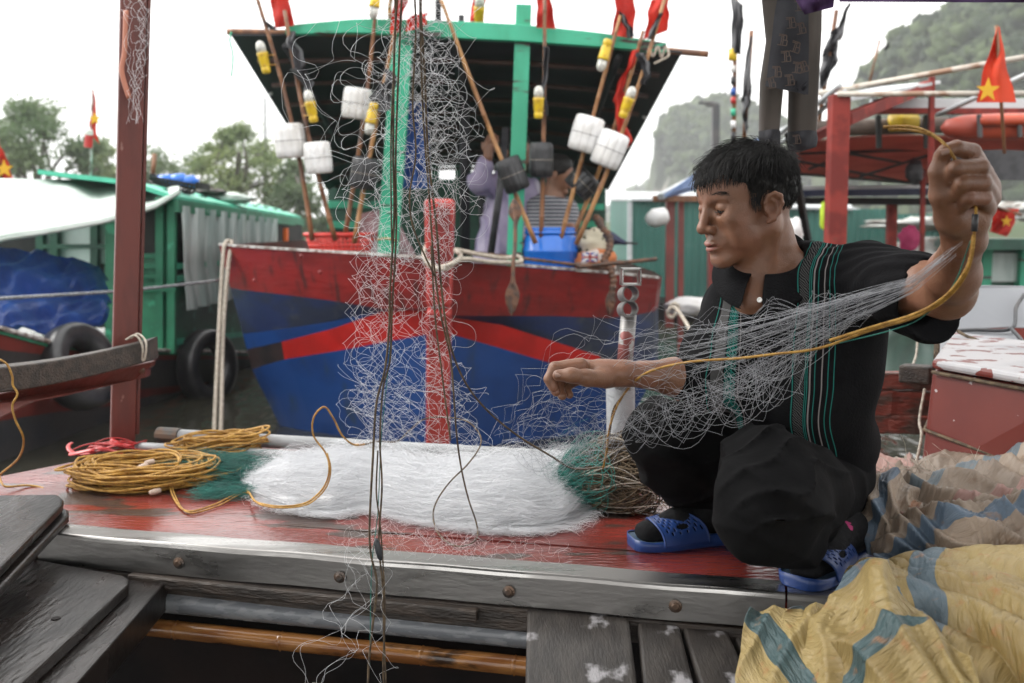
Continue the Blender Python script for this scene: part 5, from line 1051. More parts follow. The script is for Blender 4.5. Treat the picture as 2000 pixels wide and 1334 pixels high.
# ---------------------------------------------------------------- clothes hanging at the top
m_trous = mat('grey_trouser_cloth', (0.075, 0.060, 0.050), (0.055, 0.045, 0.037), ns=6, rough=0.85, bump=.3, bs=30, sheen=.3)
m_ptn = mat('black_printed_cloth', (0.013, 0.013, 0.018), (0.02, 0.02, 0.026), ns=20, rough=0.7, bump=.3)
m_print = mat('tan_print', (0.085, 0.055, 0.04), rough=0.7); m_purple = mat('purple_cloth', (0.045, 0.016, 0.07), (0.03, 0.01, 0.05), ns=6, rough=0.85)
root = thing('hanging_trousers', 'grey trousers with black printed waistband hanging above the man', 'trousers', tuple(P(1545, 290, 2.4)))
def leg(pl, Y, r_y, nm='leg'):
    """pl: (y, xleft, xright)"""
    G = []; n = 20
    for i, (y, xl, xr) in enumerate(pl):
        a_, b_ = P(xl, y, Y), P(xr, y, Y); c_ = (a_ + b_) / 2; rx = (b_[0] - a_[0]) / 2
        G.append([c_ + np.array([math.cos(q) * rx, math.sin(q) * r_y * (1 + .25 * math.sin(q * 3 + i)), 0]) for q in np.linspace(0, 2 * math.pi, n, endpoint=False)])
    G = np.array(G); H = []
    for i in range(len(G) - 1):
        for v in np.linspace(0, 1, 4, endpoint=False): H.append(lerp(G[i], G[i + 1], v))
    H.append(G[-1]); H = np.array(H); mb = MB(); mb.grid(H, closeu=True); mb.add(H[-1], [tuple(range(n))]); return mb
leg([(-60, 1482, 1560), (40, 1492, 1552), (80, 1496, 1542), (160, 1484, 1530), (262, 1482, 1521)], 2.4, .03).build('leg', m_trous, root, smooth=True)
leg([(-60, 1545, 1606), (60, 1548, 1604), (160, 1540, 1598), (262, 1538, 1594)], 2.43, .03).build('leg', m_trous, root, smooth=True)
leg([(256, 1483, 1523), (268, 1483, 1523), (292, 1492, 1522)], 2.38, .036).build('printed_cuff', m_ptn, root, smooth=True)
leg([(258, 1540, 1594), (272, 1538, 1596), (288, 1542, 1592), (296, 1548, 1566)], 2.41, .04).build('printed_cuff', m_ptn, root, smooth=True)
mb = cloth((1524, -40), (1582, -40), (1578, 185), (1494, 168), 2.32, amp=.012, nf=1.2, seed=8, edge=1); pc = mb.build('printed_lining', m_ptn, root, smooth=True)
mb = cloth((1545, 162), (1578, 150), (1572, 186), (1558, 178), 2.32, amp=.01, nf=1.2, seed=9); mb.build('printed_lining', m_ptn, root, smooth=True)
def glyph(c, s, rot, th=.002):
    """a tan monogram: a barred T joined to a B"""
    mb = MB(); c = np.array(c); ca, sa = math.cos(rot), math.sin(rot)
    def L_(a, b): return [c + np.array([(a * ca - b * sa) * s, 0, (a * sa + b * ca) * s])]
    def seg(p, q, w_=.13): mb.beam(L_(*p)[0], L_(*q)[0], w_ * s, th, up=(0, 1, 0))
    seg((-1, 1), (.4, 1)); seg((-1, .72), (-.1, .72)); seg((-.35, 1), (-.35, -1)); seg((0, 1), (0, -1)); seg((0, -1), (.8, -1)); seg((-1, -1), (0, -1)); seg((0, 0), (.75, 0)); seg((.8, 0), (.8, -1)); seg((.55, .9), (.6, .1)); seg((0, .9), (.55, .9)); return mb
for (x, y, rot) in ((1546, 44, .1), (1530, 78, -.15), (1565, 55, .2), (1536, 110, .1), (1518, 140, 0), (1558, 132, -.1), (1543, 156, .1), (1506, 162, .2), (1555, 92, -.3), (1570, 130, .3), (1562, 10, .1)):
    glyph(P(x, y, 2.285), .0115, rot).build('monogram', m_print, pc)
glyph(P(1557, 272, 2.365), .010, .1).build('monogram', m_print, root)
mb = cloth((1536, -30), (1632, -30), (1628, 14), (1572, 28), 2.25, amp=.012, nf=2, seed=15); tag(mb.build('hanging_cloth', m_purple, smooth=True), 'dark purple cloth hanging over the grey trousers at the top', 'cloth')
mb = cloth((1636, -60), (2120, -60), (2120, 5), (1640, 3), 2.2, amp=.01, nf=5, nu=40, seed=17); tag(mb.build('hanging_cloth', m_purple, smooth=True), 'long purple hem running along the top right edge', 'cloth')
mb = MB(); mb.tube([P(1300, -70, 2.4), P(2200, -70, 2.4)], .01, n=8); tag(mb.build('clothes_pole', m_bambood, smooth=True), 'bamboo clothes pole just above the hanging trousers', 'pole')
# ---------------------------------------------------------------- pole holder beside the man's hand
m_paintpipe = mat('peeling_painted_pipe', (0.17, 0.165, 0.16), (0.24, 0.23, 0.22), ns=6, rough=0.4, metal=.3, c3=(0.16, 0.04, 0.035), ns3=13, lo3=.56, hi3=.58)
root = thing('pole_holder', 'peeling steel pole holder with two rings and a square socket beside the outstretched hand', 'pole holder', tuple(P(1215, 890, 2.75)))
Yh = 2.55
mb = MB(); mb.lathe([(0, .0275), (.0, .0275)], P(1222, 730, Yh), P(1222, 600, Yh)) if False else None
mb.tube([P(1216, 760, Yh), P(1228, 615, Yh)], .0205, n=20); mb.build('pipe', m_paintpipe, root, smooth=True)
def ring(c, r_, th, L_, m, nm):
    mb = MB(); c = np.array(c); ax = nrm((.12, -1, .12)); mb.lathe([(0, r_ - th), (0, r_), (L_, r_), (L_, r_ - th), (0, r_ - th)], c - ax * L_, c, n=28, cap=False); mb.build(nm, m, root, smooth=False)
ring(P(1232, 573, Yh - .04), .0215, .0035, .06, m_paintpipe, 'ring'); ring(P(1231, 603, Yh - .04), .0215, .0035, .06, m_paintpipe, 'ring')
mb = MB(); c = P(1234, 541, Yh - .05); hw, hh = .0225, .0195
for (x0, z0, x1, z1) in ((-hw, -hh, -hw, hh), (hw, -hh, hw, hh), (-hw, hh, hw, hh), (-hw, -hh, hw, -hh)):
    cx, cz = (x0 + x1) / 2, (z0 + z1) / 2; mb.box(c + np.array([cx, .03, cz]), (abs(x1 - x0) + .004 * (x0 == x1) + (.004 if x0 != x1 else 0), .06, abs(z1 - z0) + .004 * (z0 == z1)))
mb.build('square_socket', m_steel, root)
mb = MB(); a_, b_ = P(1214, 960, 2.6), P(1211, 706, 2.6); mb.lathe([(0, .038), (.30, .038), (.33, .038), (.335, .041), (.34, .038), (.33, .034), (.2, .034)], a_, b_, n=32, cap=False); mb.build('sleeve', m_pvcw, root, smooth=True)
# ================================================================ the man
m_skin = mat('tanned_skin', (0.245, 0.120, 0.070), (0.20, 0.094, 0.054), ns=26, rough=0.36, bump=0.3, bs=420, sss=.10, c3=(0.27, 0.122, 0.075), ns3=16, lo3=.45, hi3=.7)
m_hair = mat('black_hair', (0.006, 0.0055, 0.0055), (0.014, 0.013, 0.012), ns=60, rough=0.5, spec=.22)
m_lips = mat('lip_skin', (0.30, 0.115, 0.09), rough=0.35)
m_nail = mat('finger_nail', (0.36, 0.22, 0.17), rough=0.3)
m_trou = mat('black_trouser_cloth', (0.004, 0.004, 0.0045), (0.0065, 0.0065, 0.007), ns=9, rough=0.9, bump=.5, bs=40, spec=.12)
m_sock = mat('dark_floral_sock', (0.006, 0.006, 0.007), (0.010, 0.010, 0.011), ns=30, spec=.2, rough=0.9, bump=.5, bs=120, c3=(0.34, 0.04, 0.13), ns3=28, lo3=.68, hi3=.70)
m_sandal = mat('blue_rubber_sandal', (0.020, 0.058, 0.22), (0.016, 0.045, 0.17), ns=8, rough=0.38, bump=.1, bs=40)
m_insole = mat('worn_insole', (0.09, 0.15, 0.22), (0.05, 0.09, 0.15), ns=14, rough=0.5)
man = thing('person', 'man in black striped polo shirt and blue sandals squatting and lifting the net', 'person', tuple(PZ(1500, 1090, 0)))
# head frame
yaw, pit, rol = R(21), R(13), R(2); HSC = .925
hf = np.array([-math.cos(yaw) * math.cos(pit), -math.sin(yaw) * math.cos(pit), -math.sin(pit)]); hl = nrm(np.cross((0, 0, 1), hf)); hu = np.cross(hf, hl)
HC = P(1458, 408, 1.855); HM = np.stack([hf, hl, hu], 1)
class HSdf(Sdf):
    def W(s, p): return s.o + s.M @ (np.asarray(p, float) * HSC)
    def ell(s, c, r, k=.01, op=1, rot=None, W=False): return Sdf.ell(s, c, r if W else np.array(r) * HSC, k if W else k * HSC, op, rot, W)
    def cone(s, a, b, ra, rb, k=.01, op=1, W=False): return Sdf.cone(s, a, b, ra if W else ra * HSC, rb if W else rb * HSC, k if W else k * HSC, op, W)
S = HSdf(HM, HC)
S.ell((-.014, 0, .040), (.098, .075, .080), .02)
S.ell((.032, 0, .052), (.056, .063, .052), .03); S.ell((.030, 0, -.018), (.057, .052, .070), .026)
for q in (-1, 1):
    S.cone((-.008, q * .052, -.040), (.072, q * .014, -.084), .020, .015, .025)
    S.ell((.054, q * .046, -.004), (.024, .016, .020), .03)
    S.cone((.082, q * .010, .037), (.069, q * .044, .036), .0075, .0065, .010)
    S.ell((.050, q * .045, -.040), (.022, .016, .026), .02)
S.ell((.078, 0, -.084), (.014, .020, .014), .018)
for q in (-1, 1): S.ell((.093, q * .032, .019), (.016, .019, .011), .010, -1)
for q in (-1, 1):
    S.ell((.0735, q * .031, .0185), (.0125, .0155, .0115), .004)                    # lids over the eye
    S.cone((.0835, q * .020, .0135), (.0745, q * .046, .0145), .0015, .0010, .0022, -1)  # lid slit
    S.cone((.083, q * .022, .0265), (.0735, q * .046, .0255), .0006, .0006, .003, -1)    # fold above the lid
    S.cone((.081, q * .022, .004), (.074, q * .040, .001), .0004, .0004, .008, -1)       # bag under the eye
S.cone((.084, 0, .030), (.106, 0, -.014), .0075, .0115, .010); S.ell((.108, 0, -.017), (.0105, .0115, .0095), .006)
for q in (-1, 1):
    S.ell((.096, q * .0135, -.021), (.0115, .0075, .0085), .005); S.ell((.102, q * .0075, -.031), (.0065, .0038, .005), .003, -1)
S.ell((.068, 0, -.050), (.031, .031, .026), .015)
S.ell((.0955, 0, -.0475), (.0085, .021, .0058), .005); S.ell((.0945, 0, -.0605), (.0085, .018, .0065), .005)
S.ell((.110, 0, -.0535), (.018, .026, .0014), .003, -1); S.cone((.101, 0, -.035), (.101, 0, -.043), .0018, .0018, .004, -1)
S.ell((.102, 0, -.0705), (.007, .017, .004), .008, -1)
for q in (-1, 1):
    S.chain([(.096, q * .021, -.020), (.090, q * .031, -.038), (.079, q * .036, -.060)], [.0006, .0014, .0006], .005, -1)
    for dz_, zz in ((.006, .004), (.000, .000), (-.005, -.005)): S.cone((.062, q * .0535, .012 + dz_ * .4), (.046, q * .0600, .012 + dz_ * 1.6), .0004, .0003, .0022, -1)
    S.cone((.072, q * .044, -.030), (.060, q * .049, -.056), .0004, .0003, .005, -1)
for zz in (.062, .070): S.chain([(.080, .030, zz), (.088, 0, zz + .001), (.080, -.030, zz)], [.0003, .0004, .0003], .003, -1)
for q in (-1, 1):
    pass
# ears
for q in (-1, 1):
    er = np.array([[math.cos(R(24)), q * math.sin(R(24)) * 0, -math.sin(R(12))], [0, 1, 0], [math.sin(R(12)), 0, math.cos(R(12))]])
    e0 = np.array([.000, q * .0755, .000])
    def E(x, y, z): x, y, z = x * .86, y * .86, z * .86; return e0 + np.array([x * .93 - z * .17 - 0, q * (y + (-x) * .36), z * .98 + x * .10])
    S.chain([E(.008, .002, -.006), E(.012, .004, .012), E(.006, .006, .027), E(-.008, .008, .033), E(-.021, .008, .026), E(-.026, .006, .008), E(-.020, .004, -.010), E(-.009, .002, -.024), E(.003, .001, -.030)], [.003, .0036, .004, .0042, .0042, .004, .0042, .0056, .0052], .004)
    S.chain([E(-.004, -.002, .024), E(-.015, .000, .018), E(-.017, -.001, .002), E(-.008, -.003, -.018)], [.006, .0065, .0065, .006], .006); S.chain([E(-.002, -.004, .016), E(-.004, -.005, -.008)], [.009, .009], .006)
    S.ell(E(-.001, .0065, .000), (.0095, .0055, .0125), .003, -1); S.chain([E(-.004, .0085, .022), E(-.016, .0075, .016), E(-.018, .006, .002)], [.002, .0022, .0015], .003, -1)
    S.cone(E(.010, .003, .001), E(.009, .003, -.006), .0038, .0036, .003)
# neck and shoulders
NB = P(1520, 560, 1.90)
S.cone(S.W((-.030, 0, -.01)), NB, .049, .054, .02, 1, True)
S.cone(S.W((.006, 0, -.06)), P(1497, 570, 1.86), .040, .045, .02, 1, True)
S.cone(S.W((-.020, .052, -.035)), P(1484, 560, 1.83), .013, .009, .016, 1, True)
SHL, SHR = P(1690, 545, 1.80), P(1436, 600, 1.99)
S.cone(NB, lerp(SHL, NB, .35), .055, .05, .03, 1, True); S.cone(NB, lerp(SHR, NB, .35), .05, .05, .03, 1, True)
S.cone(P(1470, 590, 1.84), P(1530, 640, 1.88), .035, .06, .03, 1, True)
PEL = P(1610, 900, 1.95)
S.cone(NB + np.array([0, .03, -.03]), PEL + np.array([0, .03, 0]), .045, .05, .03, 1, True)
# arms
ELL, WRL = P(1851, 570, 1.58), P(1884, 466, 1.415)
S.chain([SHL, lerp(SHL, ELL, .6), ELL], [.045, .045, .041], .02, 1, True)
S.chain([ELL, lerp(ELL, WRL, .35), WRL], [.039, .037, .0255], .02, 1, True)
ELR, WRR = P(1392, 742, 1.86), P(1218, 729, 1.765)
S.chain([SHR, ELR], [.042, .040], .02, 1, True); S.chain([ELR, lerp(ELR, WRR, .45), WRR], [.038, .032, .0215], .02, 1, True)
# legs inside the trousers, down to the ankles
KNR, KNL = P(1285, 850, 1.88), P(1492, 985, 1.60)
ANR, ANL = P(1372, 1012, 2.03), P(1606, 1082, 1.78)
S.chain([PEL, KNR, ANR], [.05, .030, .024], .02, 1, True); S.chain([PEL, KNL, ANL], [.05, .030, .024], .02, 1, True)
# left hand gripping the yellow line
def fing(pts, rs, k=.0035): S.chain([P(*p) for p in pts], rs, k, 1, True)
YH = 1.365
S.chain([WRL, P(1876, 420, YH + .02)], [.029, .033], .015, 1, True)
S.chain([P(1872, 418, YH + .012), P(1900, 352, YH + .012)], [.028, .024], .015, 1, True); S.chain([P(1898, 425, YH + .018), P(1925, 372, YH + .01)], [.024, .020], .015, 1, True)
S.cone(P(1862, 428, YH + .0), P(1850, 388, YH - .005), .022, .018, .012, 1, True)
r_ = .0122
fing([(1918, 342, YH + .008), (1898, 297, YH - .030), (1868, 289, YH - .043), (1845, 295, YH - .045)], [.0150, .0122, .0109, .0096], .0022)
fing([(1932, 362, YH + .004), (1914, 326, YH - .044), (1868, 328, YH - .054), (1853, 348, YH - .034)], [.0146, .0120, .0109, .0097], .0022)
fing([(1935, 386, YH + .006), (1920, 357, YH - .044), (1880, 358, YH - .053), (1866, 378, YH - .034)], [.0140, .0114, .0105, .0093], .0022)
fing([(1928, 408, YH + .008), (1922, 386, YH - .036), (1892, 386, YH - .045), (1880, 403, YH - .028)], [.0130, .0105, .0096, .0086], .0022)
fing([(1858, 425, YH - .004), (1838, 380, YH - .020), (1833, 335, YH - .028), (1840, 305, YH - .034)], [.020, .0150, .0125, .0110], .006)
for pts_ in ([(1880, 281, YH-.054), (1884, 300, YH-.054)], [(1872, 314, YH-.066), (1874, 342, YH-.066)], [(1884, 345, YH-.064), (1886, 372, YH-.064)], [(1895, 375, YH-.056), (1897, 398, YH-.056)]): S.cone(P(*pts_[0]), P(*pts_[1]), .0006, .0006, .0015, -1, True)
for c_ in ((1846, 358, YH - .035), (1862, 386, YH - .035)): pass
# right hand, loosely curled, thumb towards the camera
S.cone(WRR, P(1180, 730, 1.765), .0235, .024, .012, 1, True); S.chain([P(1185, 728, 1.77), P(1136, 720, 1.765)], [.022, .0165], .012, 1, True); S.chain([P(1185, 736, 1.785), P(1150, 738, 1.80)], [.020, .015], .012, 1, True)
fing([(1134, 714, 1.75), (1084, 719, 1.742), (1073, 740, 1.738), (1080, 757, 1.735)], [.0145, .0118, .0105, .0088])
fing([(1138, 716, 1.775), (1088, 726, 1.775), (1078, 748, 1.768), (1086, 765, 1.76)], [.0145, .0115, .0103, .0088])
fing([(1142, 724, 1.795), (1100, 736, 1.80), (1090, 757, 1.79), (1098, 773, 1.78)], [.0135, .0108, .0098, .0084])
fing([(1148, 734, 1.81), (1116, 746, 1.815), (1105, 760, 1.805), (1112, 771, 1.795)], [.012, .0098, .0088, .0076])
fing([(1180, 740, 1.745), (1146, 738, 1.722), (1116, 733, 1.712), (1090, 733, 1.716)], [.0165, .0145, .0122, .0098], .008)
def sk(p): return vnoise(p * 90) * .0004 + vnoise(p * 35) * .0006
V, Fq = S.mesh(.0024, sk); V = relax(V, Fq, 1, .35)
body = npmesh('body', V, Fq, m_skin, man)
m_eye = mat('dark_eye', (0.025, 0.015, 0.011), rough=0.15)
for q in (-1, 1):
    mb = MB(); ce = S.W((.0735, q * .031, .0165)); mb.ball(ce, .0118 * HSC, n=20); mb.build('eye', m_eye, man, smooth=True)
def HP(p): return S.W(p)
for q in (-1, 1):
    mb = MB(); mb.tube(catmull([HP((.0845, q * .019, .0130)), HP((.0850, q * .028, .0112)), HP((.0815, q * .039, .0112)), HP((.0750, q * .047, .0140))], 5), .0009, n=5); mb.build('eyelashes', m_hair, man, smooth=True)
    g = np.random.default_rng(5 + q); cs = []
    for _ in range(80):
        u = g.uniform(0, 1); p = np.array([lerp(.0905, .0745, u ** 1.6), q * lerp(.012, .050, u), .0425 + .006 * math.sin(u * 2.6) + g.normal(0, .0018)]); d = np.array([-.001 - .004 * u, q * .008, .002 - .004 * u + g.normal(0, .0008)])
        cs.append([HP(p + d * t + np.array([.0015 * math.sin(3 * t), 0, 0])) for t in (0, .5, 1)])
    Vv, Ff = strands(cs, .00032); npmesh('eyebrow', Vv, Ff, m_hair, man)
def lip(z, pts, rr, nm):
    mb = MB(); mb.tube(catmull([HP(p) for p in pts], 6), rr, n=8, flat=1.3); mb.build(nm, m_lips, man, smooth=True)
lip(0, [(.0895, -.0215, -.0515), (.0990, -.010, -.0480), (.1018, 0, -.0488), (.0990, .010, -.0480), (.0895, .0215, -.0515)], [.0008] + [.0028 * math.sin(math.pi * i / 24) + .0008 for i in range(1, 24)] + [.0008], 'upper_lip')
lip(0, [(.0890, -.0195, -.0550), (.0975, -.010, -.0585), (.1000, 0, -.0595), (.0975, .010, -.0585), (.0890, .0195, -.0550)], [.0008] + [.0034 * math.sin(math.pi * i / 24) + .0008 for i in range(1, 24)] + [.0008], 'lower_lip')
def nail(c, ax, nr, L_=.011, w_=.0085):
    ax = nrm(ax); nr = nrm(nr - ax * np.dot(nr, ax)); sd_ = np.cross(ax, nr); G = []
    for a in np.linspace(-1, 1, 8): G.append([c + ax * b * L_ / 2 * (1 - .25 * abs(a) ** 3) + sd_ * math.sin(a * 1.1) * w_ / 1.8 + nr * (math.cos(a * 1.1) - 1) * w_ * .55 for b in np.linspace(-1, 1, 7)])
    mb = MB(); mb.slab(np.array(G), nr * .0006); mb.build('nail', m_nail, man, smooth=True)
cv = np.array([0, -1., 0])
nail(P(1846, 295, YH - .0555), P(1846, 296, YH) - P(1868, 291, YH), np.array([-.25, -.9, .25])); nail(P(1090, 732, 1.7055), P(1090, 733, 1.71) - P(1116, 733, 1.71), np.array([-.2, -.9, .35]))
nail(P(1856, 350, YH - .042), P(1857, 352, YH) - P(1868, 333, YH), np.array([-.8, -.7, 0]), .009, .008); nail(P(1867, 378, YH - .040), P(1868, 380, YH) - P(1880, 360, YH), np.array([-.8, -.7, 0]), .008, .007)
# ---- hair: a close scalp layer and combed strands
Hs = HSdf(HM, HC)
Hs.ell((-.018, 0, .044), (.102, .0785, .086), .02); Hs.ell((.020, 0, .066), (.064, .066, .050), .03)
Hs.ell((.098, 0, .020), (.058, .085, .058), .012, -1)            # face
Hs.ell((.060, 0, -.050), (.070, .10, .075), .015, -1)
for q in (-1, 1): Hs.ell((.048, q * .080, -.040), (.048, .045, .048), .010, -1)
Hs.ell((-.02, 0, -.100), (.12, .12, .052), .012, -1); Hs.ell((.090, .036, .050), (.040, .040, .040), .010, -1)             # nape
for q in (-1, 1): Hs.ell((-.004, q * .084, .000), (.024, .022, .034), .008, -1)
hairn = lambda p: vnoise(p * 120) * .0012 + vnoise(p * np.array([60, 60, 60])) * .0018
V, Fq = Hs.mesh(.0035, hairn); hair = npmesh('hair', V, Fq, m_hair, man)
g = np.random.default_rng(11); nrmv = None
me = hair.data; N_ = len(V)
# strands rooted on the scalp layer
Vl = (V - HC) @ HM / HSC
cand = np.where((Vl[:, 2] > -.045))[0]; pick = g.choice(cand, 15000)
cs = []
crown = np.array([-.055, .0, .115])
for i in pick:
    p = Vl[i] * 1.0; n_ = nrm(p - np.array([-.010, 0, .035])); 
    if Hs.ev(S.W(p - n_ * .012)[None])[0] > .0: continue
    top = np.clip((p[2] - .055) / .05, 0, 1); front = np.clip((p[0] - .0) / .06, 0, 1)
    fl = p - crown; fl = fl - n_ * np.dot(fl, n_); fl = nrm(fl + 1e-4)
    comb = nrm(fl + np.array([.7 * top, .35 * front * top, -.45 * (1 - top)])); comb = nrm(comb - n_ * np.dot(comb, n_) * .9 + g.normal(0, .22, 3))
    L_ = lerp(.015, .042, top) * g.uniform(.7, 1.2) * (1 - .35 * (p[2] < 0)) * (.5 if (p[0] > .035 and p[2] < .085) else 1); lift = lerp(.34, .36, top) * g.uniform(.5, 1.3)
    pts = []
    for t in (0, .25, .5, .75, 1):
        q = p - n_ * .003 + comb * L_ * t + n_ * L_ * (lift * t - (.38 * t * t)) + np.array([0, 0, -.10 * L_ * t * t]); pts.append(S.W(q))
    cs.append(pts)
# fringe falling on the forehead and temple
for _ in range(800):
    y = g.uniform(-.062, .012); z = .086 - abs(y) * .40 + g.uniform(-.008, .010) + .012 * max(0, (y + .03) / .04); x = .080 * math.sqrt(max(.05, 1 - (y / .078) ** 2)) + .002
    p = np.array([x - .006, y, z]); L_ = g.uniform(.008, .026) * (1.15 if y > .02 else .9); sd_ = .35 + g.normal(0, .25); pts = []
    for t in (0, .25, .5, .75, 1): pts.append(S.W(p + np.array([.010 * math.sin(t * 2.2) - .003 * t * (abs(y) > .04), sd_ * L_ * t * .6, -L_ * t * .85])))
    cs.append(pts)
for _ in range(110):   # sideburns
    for q in (-1, 1):
        p = np.array([g.uniform(.016, .036), q * .0715, g.uniform(.010, .045)]); pts = [S.W(p + np.array([.001 * t, q * (.0018 + .001 * math.sin(t * 3)), -.013 * t])) for t in (0, .25, .5, .75, 1)]; cs.append(pts)
Vv, Ff = strands(cs, .00033); npmesh('hair_strands', Vv, Ff, m_hair, hair)
# ---------------------------------------------------------------- shirt
LX = nrm(np.array([.86, -.51, 0])); FX = nrm(np.cross(LX, (0, 0, 1))) * 1.0      # his left, his front
if FX[1] > 0: FX = -FX
TM = np.stack([LX, FX, np.array([0, 0, 1.])], 1)
T = Sdf()
CH = P(1566, 640, 1.885)
T.ell(CH, (.158, .115, .165), .04, 1, TM, True); T.ell(P(1556, 760, 1.88), (.142, .120, .145), .05, 1, TM, True); T.ell(P(1584, 862, 1.93), (.130, .125, .110), .05, 1, TM, True)
T.cone(SHR + np.array([0, 0, .005]), lerp(SHR, NB, .9) + np.array([0, 0, -.03]), .056, .046, .04, 1, True); T.cone(SHL + np.array([0, 0, -.003]), lerp(SHL, NB, .85) + np.array([0, 0, -.028]), .060, .048, .04, 1, True)
slp, slq = lerp(SHL, ELL, .0), lerp(SHL, ELL, .56) + np.array([.0, 0, -.012])
T.cone(slp, slq, .062, .066, .03, 1, True); T.cone(slq + np.array([0.01, 0, -.010]), slq + np.array([.02, -.03, -.022]), .060, .058, .02, 1, True)
sld = nrm(ELL - SHL)
T.cone(slq + sld * .105 + np.array([0.02, 0, 0]), slq + sld * .25, .095, .12, .004, -1, True)
T.cone(slq + sld * .00, slq + sld * .2, .052, .056, .004, -1, True)
T.chain([SHR, P(1400, 700, 1.90), ELR, lerp(ELR, WRR, .34)], [.062, .058, .052, .044], .04, 1, True)
T.ell(P(1448, 640, 1.90), (.07, .06, .11), .05, 1, TM, True)
T.ell(P(1502, 488, 1.86), (.060, .072, .090), .015, -1, TM, True)      # neck opening
def shd(p):
    q = p @ TM; z = p[:, 2]
    f = vnoise(np.stack([q[:, 0] * 9, q[:, 1] * 9, z * 9], 1)) * .006 + vnoise(np.stack([q[:, 0] * 22 + z * 8, q[:, 1] * 20, z * 12], 1)) * .0035
    dg = np.abs(np.sin((q[:, 0] * .9 - z * 1.3) * 26 + 2.5 * vnoise(p * 7))) ; m_ = np.clip((vnoise(p * 5 + 3) + .1) * 2, 0, 1)
    up = np.clip((z - .50) / .06, 0, 1) * np.clip((p[:, 0] - .50) / .08, 0, 1); ds = np.abs(np.sin((p[:, 0] * .4 + z * 1.2 + p[:, 1]) * 70 + 2 * vnoise(p * 12)))
    return f - (dg ** 3) * .004 * m_ - up * (ds ** 2) * .0035
V, Fq = T.mesh(.0042, shd); V = relax(V, Fq, 2, .5)
m_shirt = mat('black_striped_polo', (0.004, 0.004, 0.005), (0.0065, 0.0065, 0.0075), ns=12, rough=0.9, bump=.35, bs=220, spec=.12)
t = m_shirt.node_tree; bsdf = [n for n in t.nodes if n.type == 'BSDF_PRINCIPLED'][0]; uvn = t.nodes.new('ShaderNodeUVMap'); sx = t.nodes.new('ShaderNodeSeparateXYZ'); t.links.new(uvn.outputs[0], sx.inputs[0])
base_link = bsdf.inputs['Base Color'].links[0].from_socket
TEAL, WHT, GRY, BLK = (0.02, 0.17, 0.145), (0.24, 0.22, 0.22), (0.08, 0.08, 0.08), None
def band(x0, x1, colr, prev, pattern=None):
    a = t.nodes.new('ShaderNodeMath'); a.operation = 'COMPARE'; a.inputs[1].default_value = (x0 + x1) / 2; a.inputs[2].default_value = (x1 - x0) / 2; t.links.new(sx.outputs[0], a.inputs[0]); fac = a.outputs[0]
    if pattern:
        cb = t.nodes.new('ShaderNodeTexWave'); cb.wave_type = 'BANDS'; cb.bands_direction = 'DIAGONAL'; cb.inputs['Scale'].default_value = pattern; cb.inputs['Distortion'].default_value = 3.5; cb.inputs['Detail'].default_value = 0
        mpn = t.nodes.new('ShaderNodeMapping'); mpn.inputs['Scale'].default_value = (1, 1, 1); t.links.new(uvn.outputs[0], mpn.inputs[0]); t.links.new(mpn.outputs[0], cb.inputs[0])
        gt = t.nodes.new('ShaderNodeMath'); gt.operation = 'GREATER_THAN'; gt.inputs[1].default_value = .5; t.links.new(cb.outputs['Fac'], gt.inputs[0]); mu = t.nodes.new('ShaderNodeMath'); mu.operation = 'MULTIPLY'; t.links.new(gt.outputs[0], mu.inputs[0]); t.links.new(fac, mu.inputs[1]); fac = mu.outputs[0]
    mx = t.nodes.new('ShaderNodeMix'); mx.data_type = 'RGBA'; t.links.new(fac, mx.inputs[0]); t.links.new(prev, mx.inputs[6]); mx.inputs[7].default_value = (*colr, 1); return mx.outputs[2]
prev = base_link
for x0, x1, c_, pt in ((.052, .054, TEAL, None), (.056, .072, GRY, 130), (.073, .0745, TEAL, None), (.076, .0775, TEAL, None), (.080, .0825, WHT, None), (.088, .0895, TEAL, None), (.0985, .1005, WHT, None), (.108, .1095, TEAL, None), (.117, .1185, TEAL, None),
        (-.054, -.052, TEAL, None), (-.085, -.066, GRY, None), (-.064, -.046, TEAL, 130), (-.092, -.0905, TEAL, None), (-.042, -.0405, WHT, None)):
    prev = band(x0, x1, c_, prev, pt)
t.links.new(prev, bsdf.inputs['Base Color'])
shirt = npmesh('polo_shirt', V, Fq, m_shirt, man)
PLK = P(1486, 600, 1.78)                                       # a point on the button line
q = (V - PLK) @ TM; set_uv(shirt, np.stack([q[:, 0] + .006 * vnoise(V * 14) - .02 * np.clip(-.02 - q[:, 2], 0, .4), q[:, 2]], 1))
# collar
NC = P(1506, 510, 1.885); nuC = 48; Gc = []
for i in range(nuC + 1):
    a = lerp(R(9), R(351), i / nuC); dirv = FX * math.cos(a) + LX * math.sin(a); fr_ = max(0, math.cos(a)) ** 2; row = []
    for rr, dz in ((.056, -.004), (.058, .016), (.062, .022), (.070, .016), (.086 + .002 * fr_, .004 - .014 * fr_), (.108 - .012 * fr_, -.014 - .030 * fr_)):
        row.append(NC + dirv * rr * (1.0 + .22 * fr_) + np.array([0, 0, dz - .040 * math.cos(a) - .010 * math.sin(a)]))
    Gc.append(row)
mb = MB(); mb.slab(np.array(Gc), (0, 0, -.0035)); m_collar = mat('black_knit_collar', (0.005, 0.005, 0.006), (0.008, 0.008, 0.009), ns=14, rough=0.9, bump=.6, bs=260, spec=.12); mb.build('collar', m_collar, shirt, smooth=True, sub=1)
mb = MB(); mb.prism([P(1474, 575, 1.765), P(1500, 572, 1.765), P(1506, 700, 1.752), P(1482, 700, 1.752)], (0, .006, 0)) if False else None
for (x, y) in ((1484, 586),):
    c = P(x, y, 1.756); mb = MB(); mb.lathe([(0, .0045), (.0015, .0048), (.0022, .004), (.0016, .001)], c, c + nrm(np.array([-.5, -.85, 0.2])), n=16); mb.build('button', m_foamw, shirt)
